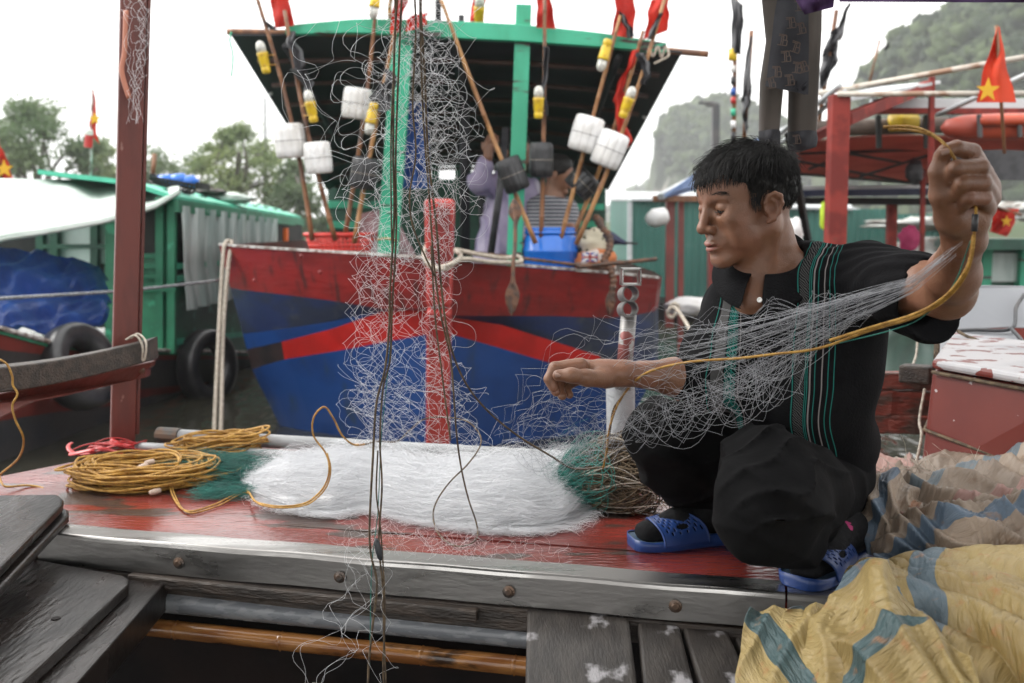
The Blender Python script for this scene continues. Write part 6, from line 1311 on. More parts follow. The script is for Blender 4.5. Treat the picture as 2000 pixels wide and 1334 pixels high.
# ---------------------------------------------------------------- trousers
K = Sdf()
K.cone(KNL + np.array([.03, .03, 0]), KNL + np.array([.03, .10, .03]), .075, .085, .03, 1, True); K.ell(P(1596, 920, 1.96), (.112, .118, .10), .04, 1, TM, True)
K.chain([P(1604, 952, 1.90), lerp(P(1604, 952, 1.90), KNL, .5), KNL + np.array([.005, .01, .002])], [.088, .084, .070], .04, 1, True)
K.chain([KNL + np.array([0, 0, -.005]), P(1490, 1030, 1.60)], [.070, .062], .03, 1, True)
K.cone(P(1478, 1052, 1.585), P(1572, 1060, 1.66), .040, .036, .025, 1, True); K.cone(P(1470, 1075, 1.60), P(1560, 1082, 1.65), .016, .016, .025, 1, True)
K.cone(P(1440, 950, 1.60), P(1450, 1010, 1.60), .036, .038, .03, 1, True)
K.chain([P(1560, 905, 2.03), lerp(P(1560, 905, 2.03), KNR, .5), KNR], [.085, .074, .062], .04, 1, True)
K.chain([KNR, P(1310, 905, 1.92), P(1345, 945, 1.98)], [.062, .054, .050], .03, 1, True); K.cone(P(1315, 945, 1.97), P(1400, 968, 1.99), .032, .034, .03, 1, True)
K.cone(P(1420, 880, 1.97), P(1440, 960, 1.97), .065, .055, .05, 1, True); K.cone(P(1400, 840, 1.95), P(1500, 870, 1.95), .07, .07, .05, 1, True)
def trd(p):
    z = p[:, 2]; f = vnoise(p * 10) * .007 + vnoise(p * np.array([24, 24, 16]) + 5) * .003
    ph = (p[:, 0] * .75 + z * 1.0 + p[:, 1] * .25); w1 = vnoise(p * 6 + 1.7)
    f -= np.clip(w1 + .45, 0, 1) * .009 * (1 - np.abs(np.sin(ph * 27 + 3.0 * vnoise(p * 5)))) ** 2 * 1.4
    ph2 = (p[:, 0] * -.5 + z * 1.1 + p[:, 1] * .6); f -= np.clip(vnoise(p * 6 + 9.3) + .35, 0, 1) * .010 * (1 - np.abs(np.sin(ph2 * 40 + 2.5 * vnoise(p * 8 + 2)))) ** 3
    return f
V, Fq = K.mesh(.0048, trd); V = relax(V, Fq, 2, .5); npmesh('trousers', V, Fq, m_trou, man)
mb = MB()
for i in range(6):
    a_, b_ = P(1440 + i * 9, 899 - i * 7, 1.64 + i * .02), P(1446 + i * 9, 895 - i * 7, 1.64 + i * .02)
    mb.beam(a_, b_, .003, .003)
mb.build('drawstring', m_rope_white, man)
# ---------------------------------------------------------------- socks and sandals
def sandal(toe, yawdeg, label, ank):
    """toe: world point under the toes; the sole runs from it towards the heel"""
    d = np.array([math.cos(R(yawdeg)), math.sin(R(yawdeg)), 0]); w_ = np.array([-d[1], d[0], 0]); up = np.array([0, 0, 1.]); L_ = .262
    def Q(x, y, z): return toe + d * x + w_ * y + up * (z + .0)
    xs = [0, .008, .03, .07, .12, .17, .22, .25, .262]; hw = [.022, .036, .046, .049, .042, .036, .036, .028, .012]
    hc = catmull([(a_, b_, 0) for a_, b_ in zip(xs, hw)], 6)
    def hwf(x): return pw(hc[:, 0], hc[:, 1], x)
    def zt(x): return pw([0, .03, .12, .262], [.020, .016, .020, .030], x)
    prof = [(x, hwf(x)) for x in L_ * (1 - np.cos(np.linspace(0, math.pi, 48))) / 2]; mb = MB(); rows = []
    for k, (dz, e) in enumerate(((0, -.004), (.004, 0), (.012, .001), (1, .002), (1.0, -.003))):
        rows.append([Q(x, h + e if s_ > 0 else -h - e, (dz if dz < 1 else zt(x) + (.004 if k == 3 else .004))) for s_ in (1, -1) for x, h in (prof if s_ > 0 else prof[::-1])])
    G = np.array(rows); mb.grid(G, closeu=True, flip=True); mb.add(G[0], [tuple(range(G.shape[1]))]); root = mb.build('sandal', m_sandal, man, smooth=True)
    mb = MB(); G = np.array([[Q(x, lerp(-h, h, v) * .93, zt(x) + .0015 - .003 * math.sin(v * 3.14)) for v in np.linspace(0, 1, 9)] for x, h in prof]); mb.grid(G); mb.build('insole', m_insole, root, smooth=True)
    # perforated upper
    nu, nv = 64, 46; G = np.zeros((nu + 1, nv + 1, 3))
    def up_(x, a): h = hwf(x) + .005; H_ = pw([.03, .06, .13, .16], [.040, .046, .064, .070], x); return Q(x, -math.cos(a) * h * (1 - .10 * math.sin(a)), .012 + math.sin(a) ** .75 * H_)
    for i in range(nu + 1):
        a = math.pi * i / nu
        for j in range(nv + 1):
            v = j / nv; x0 = .040 + .012 * math.cos(a) ** 2 ; x1 = .148 - .045 * math.sin(a) ** 2 + .02 * (a > 0) * 0; G[i, j] = up_(lerp(x0, x1, v), a)
    V = G.reshape(-1, 3); Fs = []
    for i in range(nu):
        for j in range(nv):
            ui, vj = i / nu, j / nv; rim = j < 3 or j > nv - 4 or ui < .10 or ui > .90 or abs(ui - .5) < .03
            hole = (not rim) and ((i + (3 if (j // 4) % 2 else 0)) % 6 in (1, 2, 3)) and (j % 4 in (1, 2))
            if (.14 < ui < .24 or .76 < ui < .86) and .35 < vj < .68: hole = ((vj - .515) / .15) ** 2 + ((min(ui, 1 - ui) - .19) / .045) ** 2 < 1
            if not hole: Fs.append((i * (nv + 1) + j, (i + 1) * (nv + 1) + j, (i + 1) * (nv + 1) + j + 1, i * (nv + 1) + j + 1))
    o = npmesh('perforated_upper', V, np.array(Fs), m_sandal, root); md = o.modifiers.new('solid', 'SOLIDIFY'); md.thickness = .0032; md.offset = 0
    mb = MB()
    for j in (0, nv): mb.tube(G[:, j], .0026, n=6)
    mb.tube(G[nu // 2], .0018, n=5); mb.build('raised_rim', m_sandal, root, smooth=True)
    f = Sdf(); f.cone(Q(.035, .0, .030), Q(.10, 0, .038), .019, .027, .02, 1, True); f.cone(Q(.030, .014, .028), Q(.10, .016, .034), .014, .018, .02, 1, True); f.cone(Q(.034, -.014, .027), Q(.10, -.014, .034), .013, .018, .02, 1, True)
    f.cone(Q(.10, 0, .042), Q(.20, 0, .052), .029, .033, .03, 1, True); f.cone(Q(.20, 0, .050), Q(.225, 0, .045), .030, .026, .02, 1, True); f.cone(Q(.19, 0, .07), ank, .034, .036, .03, 1, True)
    V, Fq = f.mesh(.004, lambda p: vnoise(p * 60) * .001); npmesh('sock', V, Fq, m_sock, man)
    return root
sandal(PZ(1232, 1070, 0) + np.array([0, 0, .001]), 13, '', ANR + np.array([0, 0, .02]))
sandal(PZ(1554, 1158, 0) + np.array([0, 0, .008]), 46, '', ANL + np.array([0, 0, .02]))
# ================================================================ people under the roof of the blue boat
m_rain = mat('lilac_raincoat_plastic', (0.42, 0.36, 0.52), (0.30, 0.26, 0.42), ns=6, rough=0.3, translucent=.2, bump=1.2, bs=10)
m_strp = mat('striped_shirt_cloth', (0.05, 0.055, 0.075), rough=.8); t = m_strp.node_tree; bs_ = [n for n in t.nodes if n.type == 'BSDF_PRINCIPLED'][0]
tc_ = t.nodes.new('ShaderNodeTexCoord'); wv = t.nodes.new('ShaderNodeTexWave'); wv.bands_direction = 'Z'; wv.inputs['Scale'].default_value = 14; wv.inputs['Distortion'].default_value = .4; cr = t.nodes.new('ShaderNodeMix'); cr.data_type = 'RGBA'; gt = t.nodes.new('ShaderNodeMath'); gt.operation = 'GREATER_THAN'; gt.inputs[1].default_value = .55
t.links.new(tc_.outputs['Object'], wv.inputs[0]); t.links.new(wv.outputs['Fac'], gt.inputs[0]); t.links.new(gt.outputs[0], cr.inputs[0]); cr.inputs[6].default_value = (.03, .035, .05, 1); cr.inputs[7].default_value = (.32, .32, .34, 1); t.links.new(cr.outputs[2], bs_.inputs['Base Color'])
def head_sdf(S, c, f, k=1.0):
    f = nrm(f); l = nrm(np.cross((0, 0, 1), f)); u = np.cross(f, l); M_ = np.stack([f, l, u], 1); w = lambda p: c + M_ @ (np.array(p) * k)
    S.ell(w((-.01, 0, .04)), np.array((.093, .075, .080)) * k, .02, 1, M_, True); S.ell(w((.03, 0, -.02)), np.array((.055, .055, .068)) * k, .03, 1, M_, True); S.ell(w((.072, 0, -.082)), np.array((.016, .02, .015)) * k, .02, 1, M_, True)
    for q in (-1, 1): S.ell(w((.092, q * .032, .019)), np.array((.016, .018, .011)) * k, .01, -1, M_, True); S.ell(w((.0715, q * .032, .018)), np.array((.012, .014, .011)) * k, .004, 1, M_, True); S.ell(w((-.006, q * .079, 0)), np.array((.018, .008, .030)) * k, .006, 1, M_, True)
    S.cone(w((.085, 0, .028)), w((.106, 0, -.015)), .0075 * k, .012 * k, .01, 1, True); S.ell(w((.092, 0, -.050)), np.array((.012, .022, .012)) * k, .008, 1, M_, True); S.ell(w((.108, 0, -.052)), np.array((.016, .024, .0016)) * k, .003, -1, M_, True)
    return w, M_
def hand_sdf(S, wr, tips_dir, side, r=.010):
    d = nrm(tips_dir); s_ = nrm(side); pm = wr + d * .07; S.cone(wr, pm, .024, .026, .015, 1, True)
    for i, L_ in enumerate((.062, .072, .068, .052)): b = pm + s_ * (i - 1.5) * .019; S.chain([b, b + d * L_ * .5 + s_ * (i - 1.5) * .004, b + d * L_ + np.array([0, -.008, 0])], [r, r * .9, r * .75], .004, 1, True)
    S.chain([wr + d * .03 - s_ * .02, wr + d * .06 - s_ * .045, wr + d * .09 - s_ * .055], [r * 1.2, r, r * .85], .008, 1, True)
# woman in the lilac raincoat, one hand up to the roof
Yp = 6.3; root = thing('person', 'person in a lilac raincoat reaching one hand up under the roof of the blue boat', 'person', tuple(P(970, 560, Yp)))
S2 = Sdf(); hc2 = P(1012, 300, Yp + .1); w2, M2 = head_sdf(S2, hc2, (.5, -.8, -.1)); nb = P(1000, 352, Yp + .06)
S2.cone(hc2 + np.array([0, 0, -.03]), nb, .052, .056, .02, 1, True); S2.cone(nb, P(990, 520, Yp), .08, .12, .06, 1, True)
sh_, el_, wr_ = P(962, 362, Yp - .02), P(938, 355, Yp - .15), P(953, 306, Yp - .2); S2.chain([sh_, el_, wr_], [.05, .042, .028], .02, 1, True); S2.cone(nb, sh_, .06, .05, .04, 1, True); hand_sdf(S2, wr_, P(962, 270, Yp - .2) - wr_, (1, 0, .1)); S2.chain([P(1040, 365, Yp), P(1052, 430, Yp - .1), P(1030, 470, Yp - .25)], [.045, .04, .03], .03, 1, True); hand_sdf(S2, P(1030, 470, Yp - .25), (-.5, -.6, -.4), (1, 0, 0))
S2.cone(P(985, 520, Yp), P(985, 640, Yp), .09, .08, .03, 1, True)
V, Fq = S2.mesh(.006); npmesh('body', V, Fq, m_skin, root)
C2 = Sdf(); C2.cone(P(997, 365, Yp + .04), P(985, 560, Yp), .125, .25, .06, 1, True); C2.chain([sh_, el_, lerp(el_, wr_, .6)], [.075, .07, .055], .03, 1, True); C2.chain([P(1032, 370, Yp), P(1052, 430, Yp - .1), P(1036, 458, Yp - .2)], [.07, .07, .06], .03, 1, True); C2.ell(nb + np.array([.01, -.02, .04]), (.07, .07, .07), .02, -1, None, True)
V, Fq = C2.mesh(.012, lambda p: -.018 * (1 - np.abs(np.sin(p[:, 0] * 28 + p[:, 2] * 5 + 2 * vnoise(p * 5)))) ** 2 + vnoise(p * 12) * .01); npmesh('raincoat', V, Fq, m_rain, root)
H2 = Sdf(); H2.ell(w2((-.016, 0, .048)), (.100, .084, .092), .02, 1, M2, True); H2.ell(w2((.098, 0, .0)), (.060, .085, .080), .012, -1, M2, True); H2.ell(w2((-.06, 0, -.08)), (.045, .06, .09), .03, 1, M2, True); V, Fq = H2.mesh(.008, lambda p: vnoise(p * 60) * .003); npmesh('hair', V, Fq, m_hair, root)
# boy in the striped shirt, in profile
Yb2 = 6.15; root = thing('person', 'dark haired youth in a striped shirt seen in profile behind the blue barrel', 'person', tuple(P(1085, 560, Yb2)))
S3 = Sdf(); hc3 = P(1090, 344, Yb2); w3, M3 = head_sdf(S3, hc3, (.95, -.25, -.25), .98); nb3 = P(1078, 392, Yb2 + .02)
S3.cone(hc3 + np.array([-.02, 0, -.03]), nb3, .048, .052, .02, 1, True); S3.cone(nb3, P(1078, 520, Yb2), .07, .10, .05, 1, True); S3.chain([nb3 + np.array([-.1, .02, -.04]), P(1045, 450, Yb2 - .06), P(1085, 492, Yb2 - .2)], [.045, .04, .028], .03, 1, True); hand_sdf(S3, P(1085, 492, Yb2 - .2), (.8, -.5, -.2), (0, -.3, 1)); S3.cone(P(1078, 520, Yb2), P(1078, 640, Yb2), .08, .07, .03, 1, True)
S3.chain([nb3 + np.array([.09, .0, -.04]), P(1112, 440, Yb2 - .06), P(1118, 480, Yb2 - .2)], [.045, .04, .028], .03, 1, True); hand_sdf(S3, P(1118, 480, Yb2 - .2), (.2, -.7, -.5), (1, 0, 0))
V, Fq = S3.mesh(.006); npmesh('body', V, Fq, m_skin, root)
C3 = Sdf(); C3.cone(P(1078, 412, Yb2 + .02), P(1078, 540, Yb2), .13, .15, .05, 1, True); C3.chain([nb3 + np.array([-.1, .02, -.04]), P(1045, 450, Yb2 - .06), P(1070, 478, Yb2 - .15)], [.065, .058, .05], .03, 1, True); C3.chain([nb3 + np.array([.09, 0, -.04]), P(1112, 436, Yb2 - .05)], [.065, .06], .03, 1, True); C3.ell(nb3 + np.array([.01, -.02, .03]), (.065, .065, .055), .02, -1, None, True)
V, Fq = C3.mesh(.012, lambda p: vnoise(p * 12) * .01); npmesh('striped_shirt', V, Fq, m_strp, root)
H3 = Sdf(); H3.ell(w3((-.016, 0, .050)), (.098, .083, .088), .02, 1, M3, True); H3.ell(w3((.098, 0, .008)), (.056, .085, .066), .012, -1, M3, True); H3.ell(w3((.06, 0, -.05)), (.07, .1, .075), .015, -1, M3, True); V, Fq = H3.mesh(.008, lambda p: vnoise(p * 60) * .003); npmesh('hair', V, Fq, m_hair, root)
# pink fabric slung between the basket and the left post, dark strap in the shelter
m_pink = mat('pale_pink_cloth', (0.50, 0.34, 0.36), (0.42, 0.28, 0.30), ns=6, rough=.7, translucent=.2)
mb = cloth((700, 418), (742, 410), (744, 500), (680, 500), 5.95, amp=.03, nf=1.5, seed=31, edge=2); tag(mb.build('draped_cloth', m_pink, smooth=True), 'pale pink cloth draped behind the red basket left of the green post', 'cloth')
mb = cloth((772, 440), (782, 438), (815, 505), (772, 505), 5.95, amp=.02, nf=1.2, seed=33, edge=1); tag(mb.build('draped_cloth', m_pink, smooth=True), 'pale pink cloth draped just right of the green post behind the net', 'cloth')
mb = MB(); mb.tube([P(988, 250, 6.0), P(975, 380, 5.95), P(958, 500, 5.9)], .022, n=8); tag(mb.build('dark_pole', m_blackcloth, smooth=True), 'black wrapped pole leaning in front of the lilac raincoat', 'pole')
# hull of the floating shed base and the neighbour boat, seen between things
mb = MB(); mb.slab(np.array([[P(1190, 592, 12.8), P(1900, 592, 12.8)], [P(1190, 592, 12.8) * [1, 1, 0] + np.array([0, 0, WATER_Z - .1]), P(1900, 592, 12.8) * [1, 1, 0] + np.array([0, 0, WATER_Z - .1])]]), (0, 3, 0)); tag(mb.build('floating_platform', m_hold), 'dark floating platform under the green corrugated sheds', 'platform')
mb = MB(); G = np.array([[P(x, y, lerp(5.0, 4.4, u)) for u, x in zip(np.linspace(0, 1, 6), np.linspace(1560, 2120, 6))] for y in (590, 640, 700, 800)]); mb.slab(G, (0, .1, 0)); mb.build('hull', m_hullr, fr)
# ================================================================ woven sacks, right foreground
def sack_mat(name, base, base2, stripes, scale=1.0, rot=0.0, trl=.12, dirt=(0.30, 0.2, 0.1)):
    """woven plastic with coloured stripes across the uv v axis: stripes = [(v0, v1, colour)]"""
    m = mat(name, base, base2, ns=5, rough=0.42, bump=.0, translucent=trl); t = m.node_tree; L = t.links.new
    b = [n for n in t.nodes if n.type == 'BSDF_PRINCIPLED'][0]; tr = [n for n in t.nodes if n.type == 'BSDF_TRANSLUCENT'][0]
    uv = t.nodes.new('ShaderNodeUVMap'); sp = t.nodes.new('ShaderNodeSeparateXYZ'); L(uv.outputs[0], sp.inputs[0]); prev = b.inputs['Base Color'].links[0].from_socket
    for (v0, v1, c) in stripes:
        a = t.nodes.new('ShaderNodeMath'); a.operation = 'COMPARE'; a.inputs[1].default_value = (v0 + v1) / 2; a.inputs[2].default_value = (v1 - v0) / 2; L(sp.outputs[1], a.inputs[0])
        mx = t.nodes.new('ShaderNodeMix'); mx.data_type = 'RGBA'; L(a.outputs[0], mx.inputs[0]); L(prev, mx.inputs[6]); mx.inputs[7].default_value = (*c, 1); prev = mx.outputs[2]
    ns = t.nodes.new('ShaderNodeTexNoise'); ns.inputs['Scale'].default_value = 38; ns.inputs['Detail'].default_value = 5; tc = t.nodes.new('ShaderNodeTexCoord'); L(tc.outputs['Object'], ns.inputs['Vector'])
    mr = t.nodes.new('ShaderNodeMapRange'); mr.inputs[1].default_value = .60; mr.inputs[2].default_value = .78; L(ns.outputs[0], mr.inputs[0]); mx = t.nodes.new('ShaderNodeMix'); mx.data_type = 'RGBA'; L(mr.outputs[0], mx.inputs[0]); L(prev, mx.inputs[6]); mx.inputs[7].default_value = (*dirt, 1); prev = mx.outputs[2]
    L(prev, b.inputs['Base Color']); L(prev, tr.inputs[0])
    # weave: two crossed wave textures in uv, plus fine creases
    hs = []
    for d_ in ('X', 'Y'):
        wv = t.nodes.new('ShaderNodeTexWave'); wv.bands_direction = d_; wv.inputs['Scale'].default_value = 95 * scale; wv.inputs['Distortion'].default_value = .6; L(uv.outputs[0], wv.inputs[0]); hs.append(wv.outputs['Fac'])
    ad = t.nodes.new('ShaderNodeMath'); ad.operation = 'ADD'; L(hs[0], ad.inputs[0]); L(hs[1], ad.inputs[1])
    b1 = t.nodes.new('ShaderNodeBump'); b1.inputs['Strength'].default_value = .25; b1.inputs['Distance'].default_value = .0008; L(ad.outputs[0], b1.inputs['Height'])
    mp = t.nodes.new('ShaderNodeMapping'); mp.inputs['Scale'].default_value = (4, 16, 1); mp.inputs['Rotation'].default_value = (0, 0, rot); L(uv.outputs[0], mp.inputs[0]); nn = t.nodes.new('ShaderNodeTexNoise'); nn.inputs['Scale'].default_value = 3; nn.inputs['Detail'].default_value = 5; nn.inputs['Distortion'].default_value = .6; L(mp.outputs[0], nn.inputs['Vector'])
    b2 = t.nodes.new('ShaderNodeBump'); b2.inputs['Strength'].default_value = 1.0; b2.inputs['Distance'].default_value = .007; L(nn.outputs[0], b2.inputs['Height']); L(b1.outputs[0], b2.inputs['Normal']); L(b2.outputs[0], b.inputs['Normal'])
    return m
YEL, YEL2 = (0.37, 0.275, 0.11), (0.29, 0.205, 0.075); BLU = (0.10, 0.145, 0.175); BLU2 = (0.055, 0.10, 0.105)
m_ysack = sack_mat('yellow_woven_sack', YEL, YEL2, [(.00, .085, BLU), (.48, .57, BLU2), (.92, 1.02, BLU2)], dirt=(0.38, 0.17, 0.06))
m_bsack = sack_mat('beige_striped_sack', (0.32, 0.25, 0.19), (0.22, 0.17, 0.13), [(.08, .13, (0.09, 0.13, 0.19)), (.20, .25, (0.34, 0.20, 0.17)), (.42, .46, (0.12, 0.15, 0.17)), (.56, .60, (0.36, 0.21, 0.18)), (.70, .75, (0.09, 0.13, 0.18)), (.88, .92, (0.32, 0.16, 0.09))], trl=.05, dirt=(0.22, 0.14, 0.09))
def ridg(x): return (1 - np.abs(np.sin(x)))
def drape(name, rows, m, uvf, amp=.012, folds=None, seed=0, nu=150, nv=110, parent=None, rim=0.0, curl=0.0):
    """rows: from far to near; each row a list of (px, py, Y) left to right. A sheet is lofted through them and creased."""
    rows = [np.array([P(*p) for p in catmull_px(r)]) for r in rows]; k = 60
    rr = np.array([np.array([np.interp(np.linspace(0, 1, k), np.linspace(0, 1, len(r)), r[:, c]) for c in range(3)]).T for r in rows])
    C = np.array([catmull(rr[:, i], 10) for i in range(k)]); a, b = C.shape[0], C.shape[1]                     # k x m x 3
    ui, vi = np.linspace(0, a - 1, nu), np.linspace(0, b - 1, nv); i0 = np.minimum(ui.astype(int), a - 2); j0 = np.minimum(vi.astype(int), b - 2); fu = (ui - i0)[:, None, None]; fv = (vi - j0)[None, :, None]
    G = C[i0][:, j0] * (1 - fu) * (1 - fv) + C[i0 + 1][:, j0] * fu * (1 - fv) + C[i0][:, j0 + 1] * (1 - fu) * fv + C[i0 + 1][:, j0 + 1] * fu * fv
    du = np.gradient(G, axis=0); dv = np.gradient(G, axis=1); N_ = np.cross(dv, du); N_ /= np.maximum(np.linalg.norm(N_, axis=2), 1e-9)[..., None]
    if N_[..., 1].mean() > 0: N_ = -N_
    U, W_ = np.meshgrid(np.linspace(0, 1, nu), np.linspace(0, 1, nv), indexing='ij'); f = folds(U, W_, G) if folds else 0
    pn = G.reshape(-1, 3); f = f + (vnoise(pn * 14 + seed) * amp * .8 + vnoise(pn * 33 + seed) * amp * .35).reshape(nu, nv)
    # sharp small creases
    w1 = vnoise(pn * np.array([9, 9, 9]) + seed * 2.3).reshape(nu, nv); f = f + amp * .6 * (1 - np.abs(w1)) ** 8; w2 = vnoise(pn * np.array([24, 24, 24]) + seed * 5.1 + 3 * vnoise(pn * 10)[:, None]).reshape(nu, nv); f = f + amp * .45 * (1 - np.abs(w2)) ** 7
    G = G + N_ * f[..., None]; V = G.reshape(-1, 3); idx = np.arange(nu * nv).reshape(nu, nv); Fs = np.stack([idx[:-1, :-1], idx[1:, :-1], idx[1:, 1:], idx[:-1, 1:]], -1).reshape(-1, 4)
    o = npmesh(name, V, Fs, m, parent); set_uv(o, uvf(U, W_).reshape(-1, 2)); md = o.modifiers.new('solid', 'SOLIDIFY'); md.thickness = .002; md.offset = -1; return o
def catmull_px(r): return catmull(r, 8)
def uvA(ru=1.0, rv=1.0, sk=0.0, off=0.0, rot=0.0, warp=.02, sd=0):
    def f(U, W_):
        wn = vnoise(np.stack([U.ravel() * 5 + sd, W_.ravel() * 5, U.ravel() * 0 + .5], 1)).reshape(U.shape) * warp
        c, s_ = math.cos(rot), math.sin(rot); u = U * ru; v = W_ * rv; return np.stack([u * c - v * s_ + wn, u * s_ + v * c + off + sk * U + wn], -1)
    return f
ys = thing('woven_sack', 'large crumpled yellow woven sack with blue stripes filling the near right corner', 'sack', tuple(PZ(1760, 1300, -.05)), 'woven plastic sacks heaped beside the man')
# rear swell of the sack with its blue stripe
def f1(U, W_, G): return .032 * ridg((U * 2.0 - W_ * 1.1) * 5 + np.sin(W_ * 4)) * W_ + .012 * ridg((U * 3 + W_ * .5) * 6) * W_ * U
drape('sack_back', [[(1640, 1140, 1.60), (1760, 1130, 1.64), (1860, 1120, 1.66), (2100, 1110, 1.66)], [(1660, 1100, 1.60), (1700, 1088, 1.63), (1790, 1072, 1.64), (1900, 1062, 1.64), (2100, 1050, 1.64)], [(1690, 1130, 1.52), (1760, 1120, 1.54), (1900, 1100, 1.54), (2100, 1080, 1.52)],
      [(1720, 1180, 1.44), (1840, 1175, 1.44), (1960, 1150, 1.42), (2140, 1130, 1.40)], [(1740, 1250, 1.36), (1880, 1250, 1.34), (2000, 1220, 1.30), (2160, 1200, 1.28)], [(1760, 1380, 1.26), (1900, 1400, 1.22), (2040, 1400, 1.18), (2200, 1380, 1.16)]],
      m_ysack, uvA(.62, .9, 0, -.36, R(62), .02, 1), .007, f1, 1, parent=ys)
# raised mouth flap in front
def f2(U, W_, G): return .034 * ridg((U * 2.2 + W_ * .35) * 5.2 + .8 * np.sin(W_ * 5)) * (.3 + .7 * W_) + .010 * ridg((U * 3.2 - W_ * 1.2) * 7) * W_
drape('sack_mouth', [[(1540, 1195, 1.50), (1600, 1192, 1.50), (1650, 1150, 1.49), (1676, 1105, 1.485), (1700, 1092, 1.48), (1722, 1110, 1.47), (1745, 1150, 1.45), (1790, 1200, 1.42), (1840, 1260, 1.36), (1880, 1330, 1.30)],
      [(1530, 1210, 1.49), (1600, 1215, 1.46), (1660, 1170, 1.45), (1700, 1110, 1.45), (1730, 1130, 1.43), (1760, 1180, 1.41), (1800, 1230, 1.38), (1850, 1290, 1.32), (1900, 1370, 1.25)],
      [(1530, 1250, 1.46), (1600, 1262, 1.42), (1670, 1235, 1.40), (1710, 1190, 1.38), (1745, 1200, 1.37), (1780, 1250, 1.35), (1830, 1300, 1.30), (1880, 1350, 1.25), (1920, 1420, 1.2)],
      [(1540, 1310, 1.42), (1610, 1330, 1.36), (1680, 1310, 1.33), (1740, 1290, 1.30), (1800, 1320, 1.28), (1850, 1370, 1.24), (1900, 1420, 1.20), (1950, 1460, 1.15)],
      [(1560, 1400, 1.36), (1640, 1430, 1.30), (1720, 1420, 1.26), (1800, 1420, 1.22), (1880, 1450, 1.18), (1960, 1480, 1.12)]], m_ysack, uvA(.9, .55, .10, .04, R(-14), .02, 2), .007, f2, 2, parent=ys)
# left lip with the blue corner
def f3(U, W_, G): return .012 * ridg((U * 2 + W_ * .8) * 5)
drape('sack_lip', [[(1462, 1193, 1.52), (1500, 1194, 1.52), (1560, 1196, 1.50), (1625, 1190, 1.49), (1660, 1160, 1.48)], [(1450, 1230, 1.49), (1500, 1225, 1.48), (1560, 1232, 1.45), (1620, 1225, 1.44), (1660, 1190, 1.44)],
      [(1448, 1270, 1.46), (1490, 1285, 1.44), (1550, 1290, 1.41), (1600, 1290, 1.40), (1650, 1270, 1.40)], [(1452, 1330, 1.42), (1490, 1345, 1.38), (1560, 1370, 1.34), (1620, 1380, 1.32), (1680, 1380, 1.3)], [(1455, 1420, 1.36), (1500, 1430, 1.32), (1580, 1440, 1.28), (1650, 1440, 1.25), (1720, 1440, 1.22)]],
      m_ysack, uvA(.45, .5, 0, .97, R(-52), .015, 3), .006, f3, 3, 90, 80, parent=ys)
def f4(U, W_, G): return .014 * ridg((U * 1.6 - W_ * .6) * 6)
drape('sack_fold', [[(1640, 1262, 1.36), (1700, 1215, 1.33), (1760, 1205, 1.31), (1830, 1240, 1.28), (1900, 1300, 1.22)], [(1650, 1290, 1.33), (1705, 1240, 1.29), (1770, 1240, 1.27), (1840, 1290, 1.24), (1920, 1350, 1.18)], [(1655, 1340, 1.30), (1720, 1310, 1.25), (1800, 1320, 1.22), (1880, 1370, 1.18), (1960, 1420, 1.12)], [(1660, 1440, 1.26), (1740, 1420, 1.2), (1840, 1430, 1.16), (1930, 1460, 1.12), (2000, 1480, 1.06)]],
      m_ysack, uvA(.6, .4, 0, .30, R(40), .02, 5), .006, f4, 4, 100, 80, parent=ys)
bs = thing('woven_sack', 'crumpled beige sack with faded blue and pink stripes heaped behind the yellow one', 'sack', tuple(PZ(1860, 1080, 0)), 'woven plastic sacks heaped beside the man')
def f5(U, W_, G): return .030 * ridg((W_ * 2.2 + U * .9) * 4.6 + .7 * np.sin(U * 7)) + .024 * ridg((W_ * 4.5 - U * 2.6) * 6 + np.sin(U * 11)) 
drape('sack_heap', [[(1700, 1000, 2.15), (1760, 960, 2.20), (1850, 950, 2.25), (2100, 940, 2.2)], [(1700, 965, 2.05), (1745, 935, 2.08), (1800, 945, 2.1), (1850, 920, 2.12), (1950, 915, 2.1), (2100, 905, 2.05)], [(1690, 1000, 1.95), (1760, 975, 1.95), (1850, 955, 1.95), (1960, 950, 1.92), (2100, 940, 1.9)],
      [(1695, 1040, 1.86), (1780, 1020, 1.84), (1870, 1000, 1.82), (1980, 1000, 1.80), (2120, 985, 1.78)], [(1710, 1080, 1.78), (1800, 1060, 1.75), (1880, 1050, 1.72), (1990, 1050, 1.70), (2140, 1040, 1.66)], [(1720, 1140, 1.72), (1820, 1120, 1.70), (1900, 1110, 1.66), (2000, 1110, 1.64), (2150, 1100, 1.6)]],
      m_bsack, uvA(.8, .75, .12, .02, R(10), .035, 6), .012, f5, 6, 190, 130, parent=bs)
def f6(U, W_, G): return .016 * ridg((U * 2.4 + .3 * np.sin(W_ * 6)) * 4.5)
drape('sack_corner', [[(1688, 985, 1.90), (1700, 945, 1.92), (1735, 925, 1.92), (1770, 945, 1.90), (1790, 980, 1.88)], [(1685, 1000, 1.85), (1715, 975, 1.84), (1740, 985, 1.82), (1765, 990, 1.83), (1800, 1000, 1.82)], [(1690, 1030, 1.82), (1715, 1030, 1.79), (1745, 1035, 1.78), (1775, 1030, 1.78), (1800, 1035, 1.78)], [(1705, 1085, 1.78), (1725, 1090, 1.76), (1755, 1085, 1.74), (1780, 1080, 1.74), (1810, 1080, 1.73)]],
      m_bsack, uvA(.35, .5, 0, .55, R(70), .03, 8), .006, f6, 8, 90, 80, parent=bs)
mb = MB(); g = np.random.default_rng(3); cs = []
for _ in range(60):
    p = P(g.uniform(1700, 1950), g.uniform(925, 955), 2.0) + np.array([0, 0, .01]); d = g.normal(0, .012, 3) + np.array([0, 0, .004]); cs.append([p, p + d, p + d * 2 + g.normal(0, .006, 3), p + d * 2.6 + g.normal(0, .01, 3)])
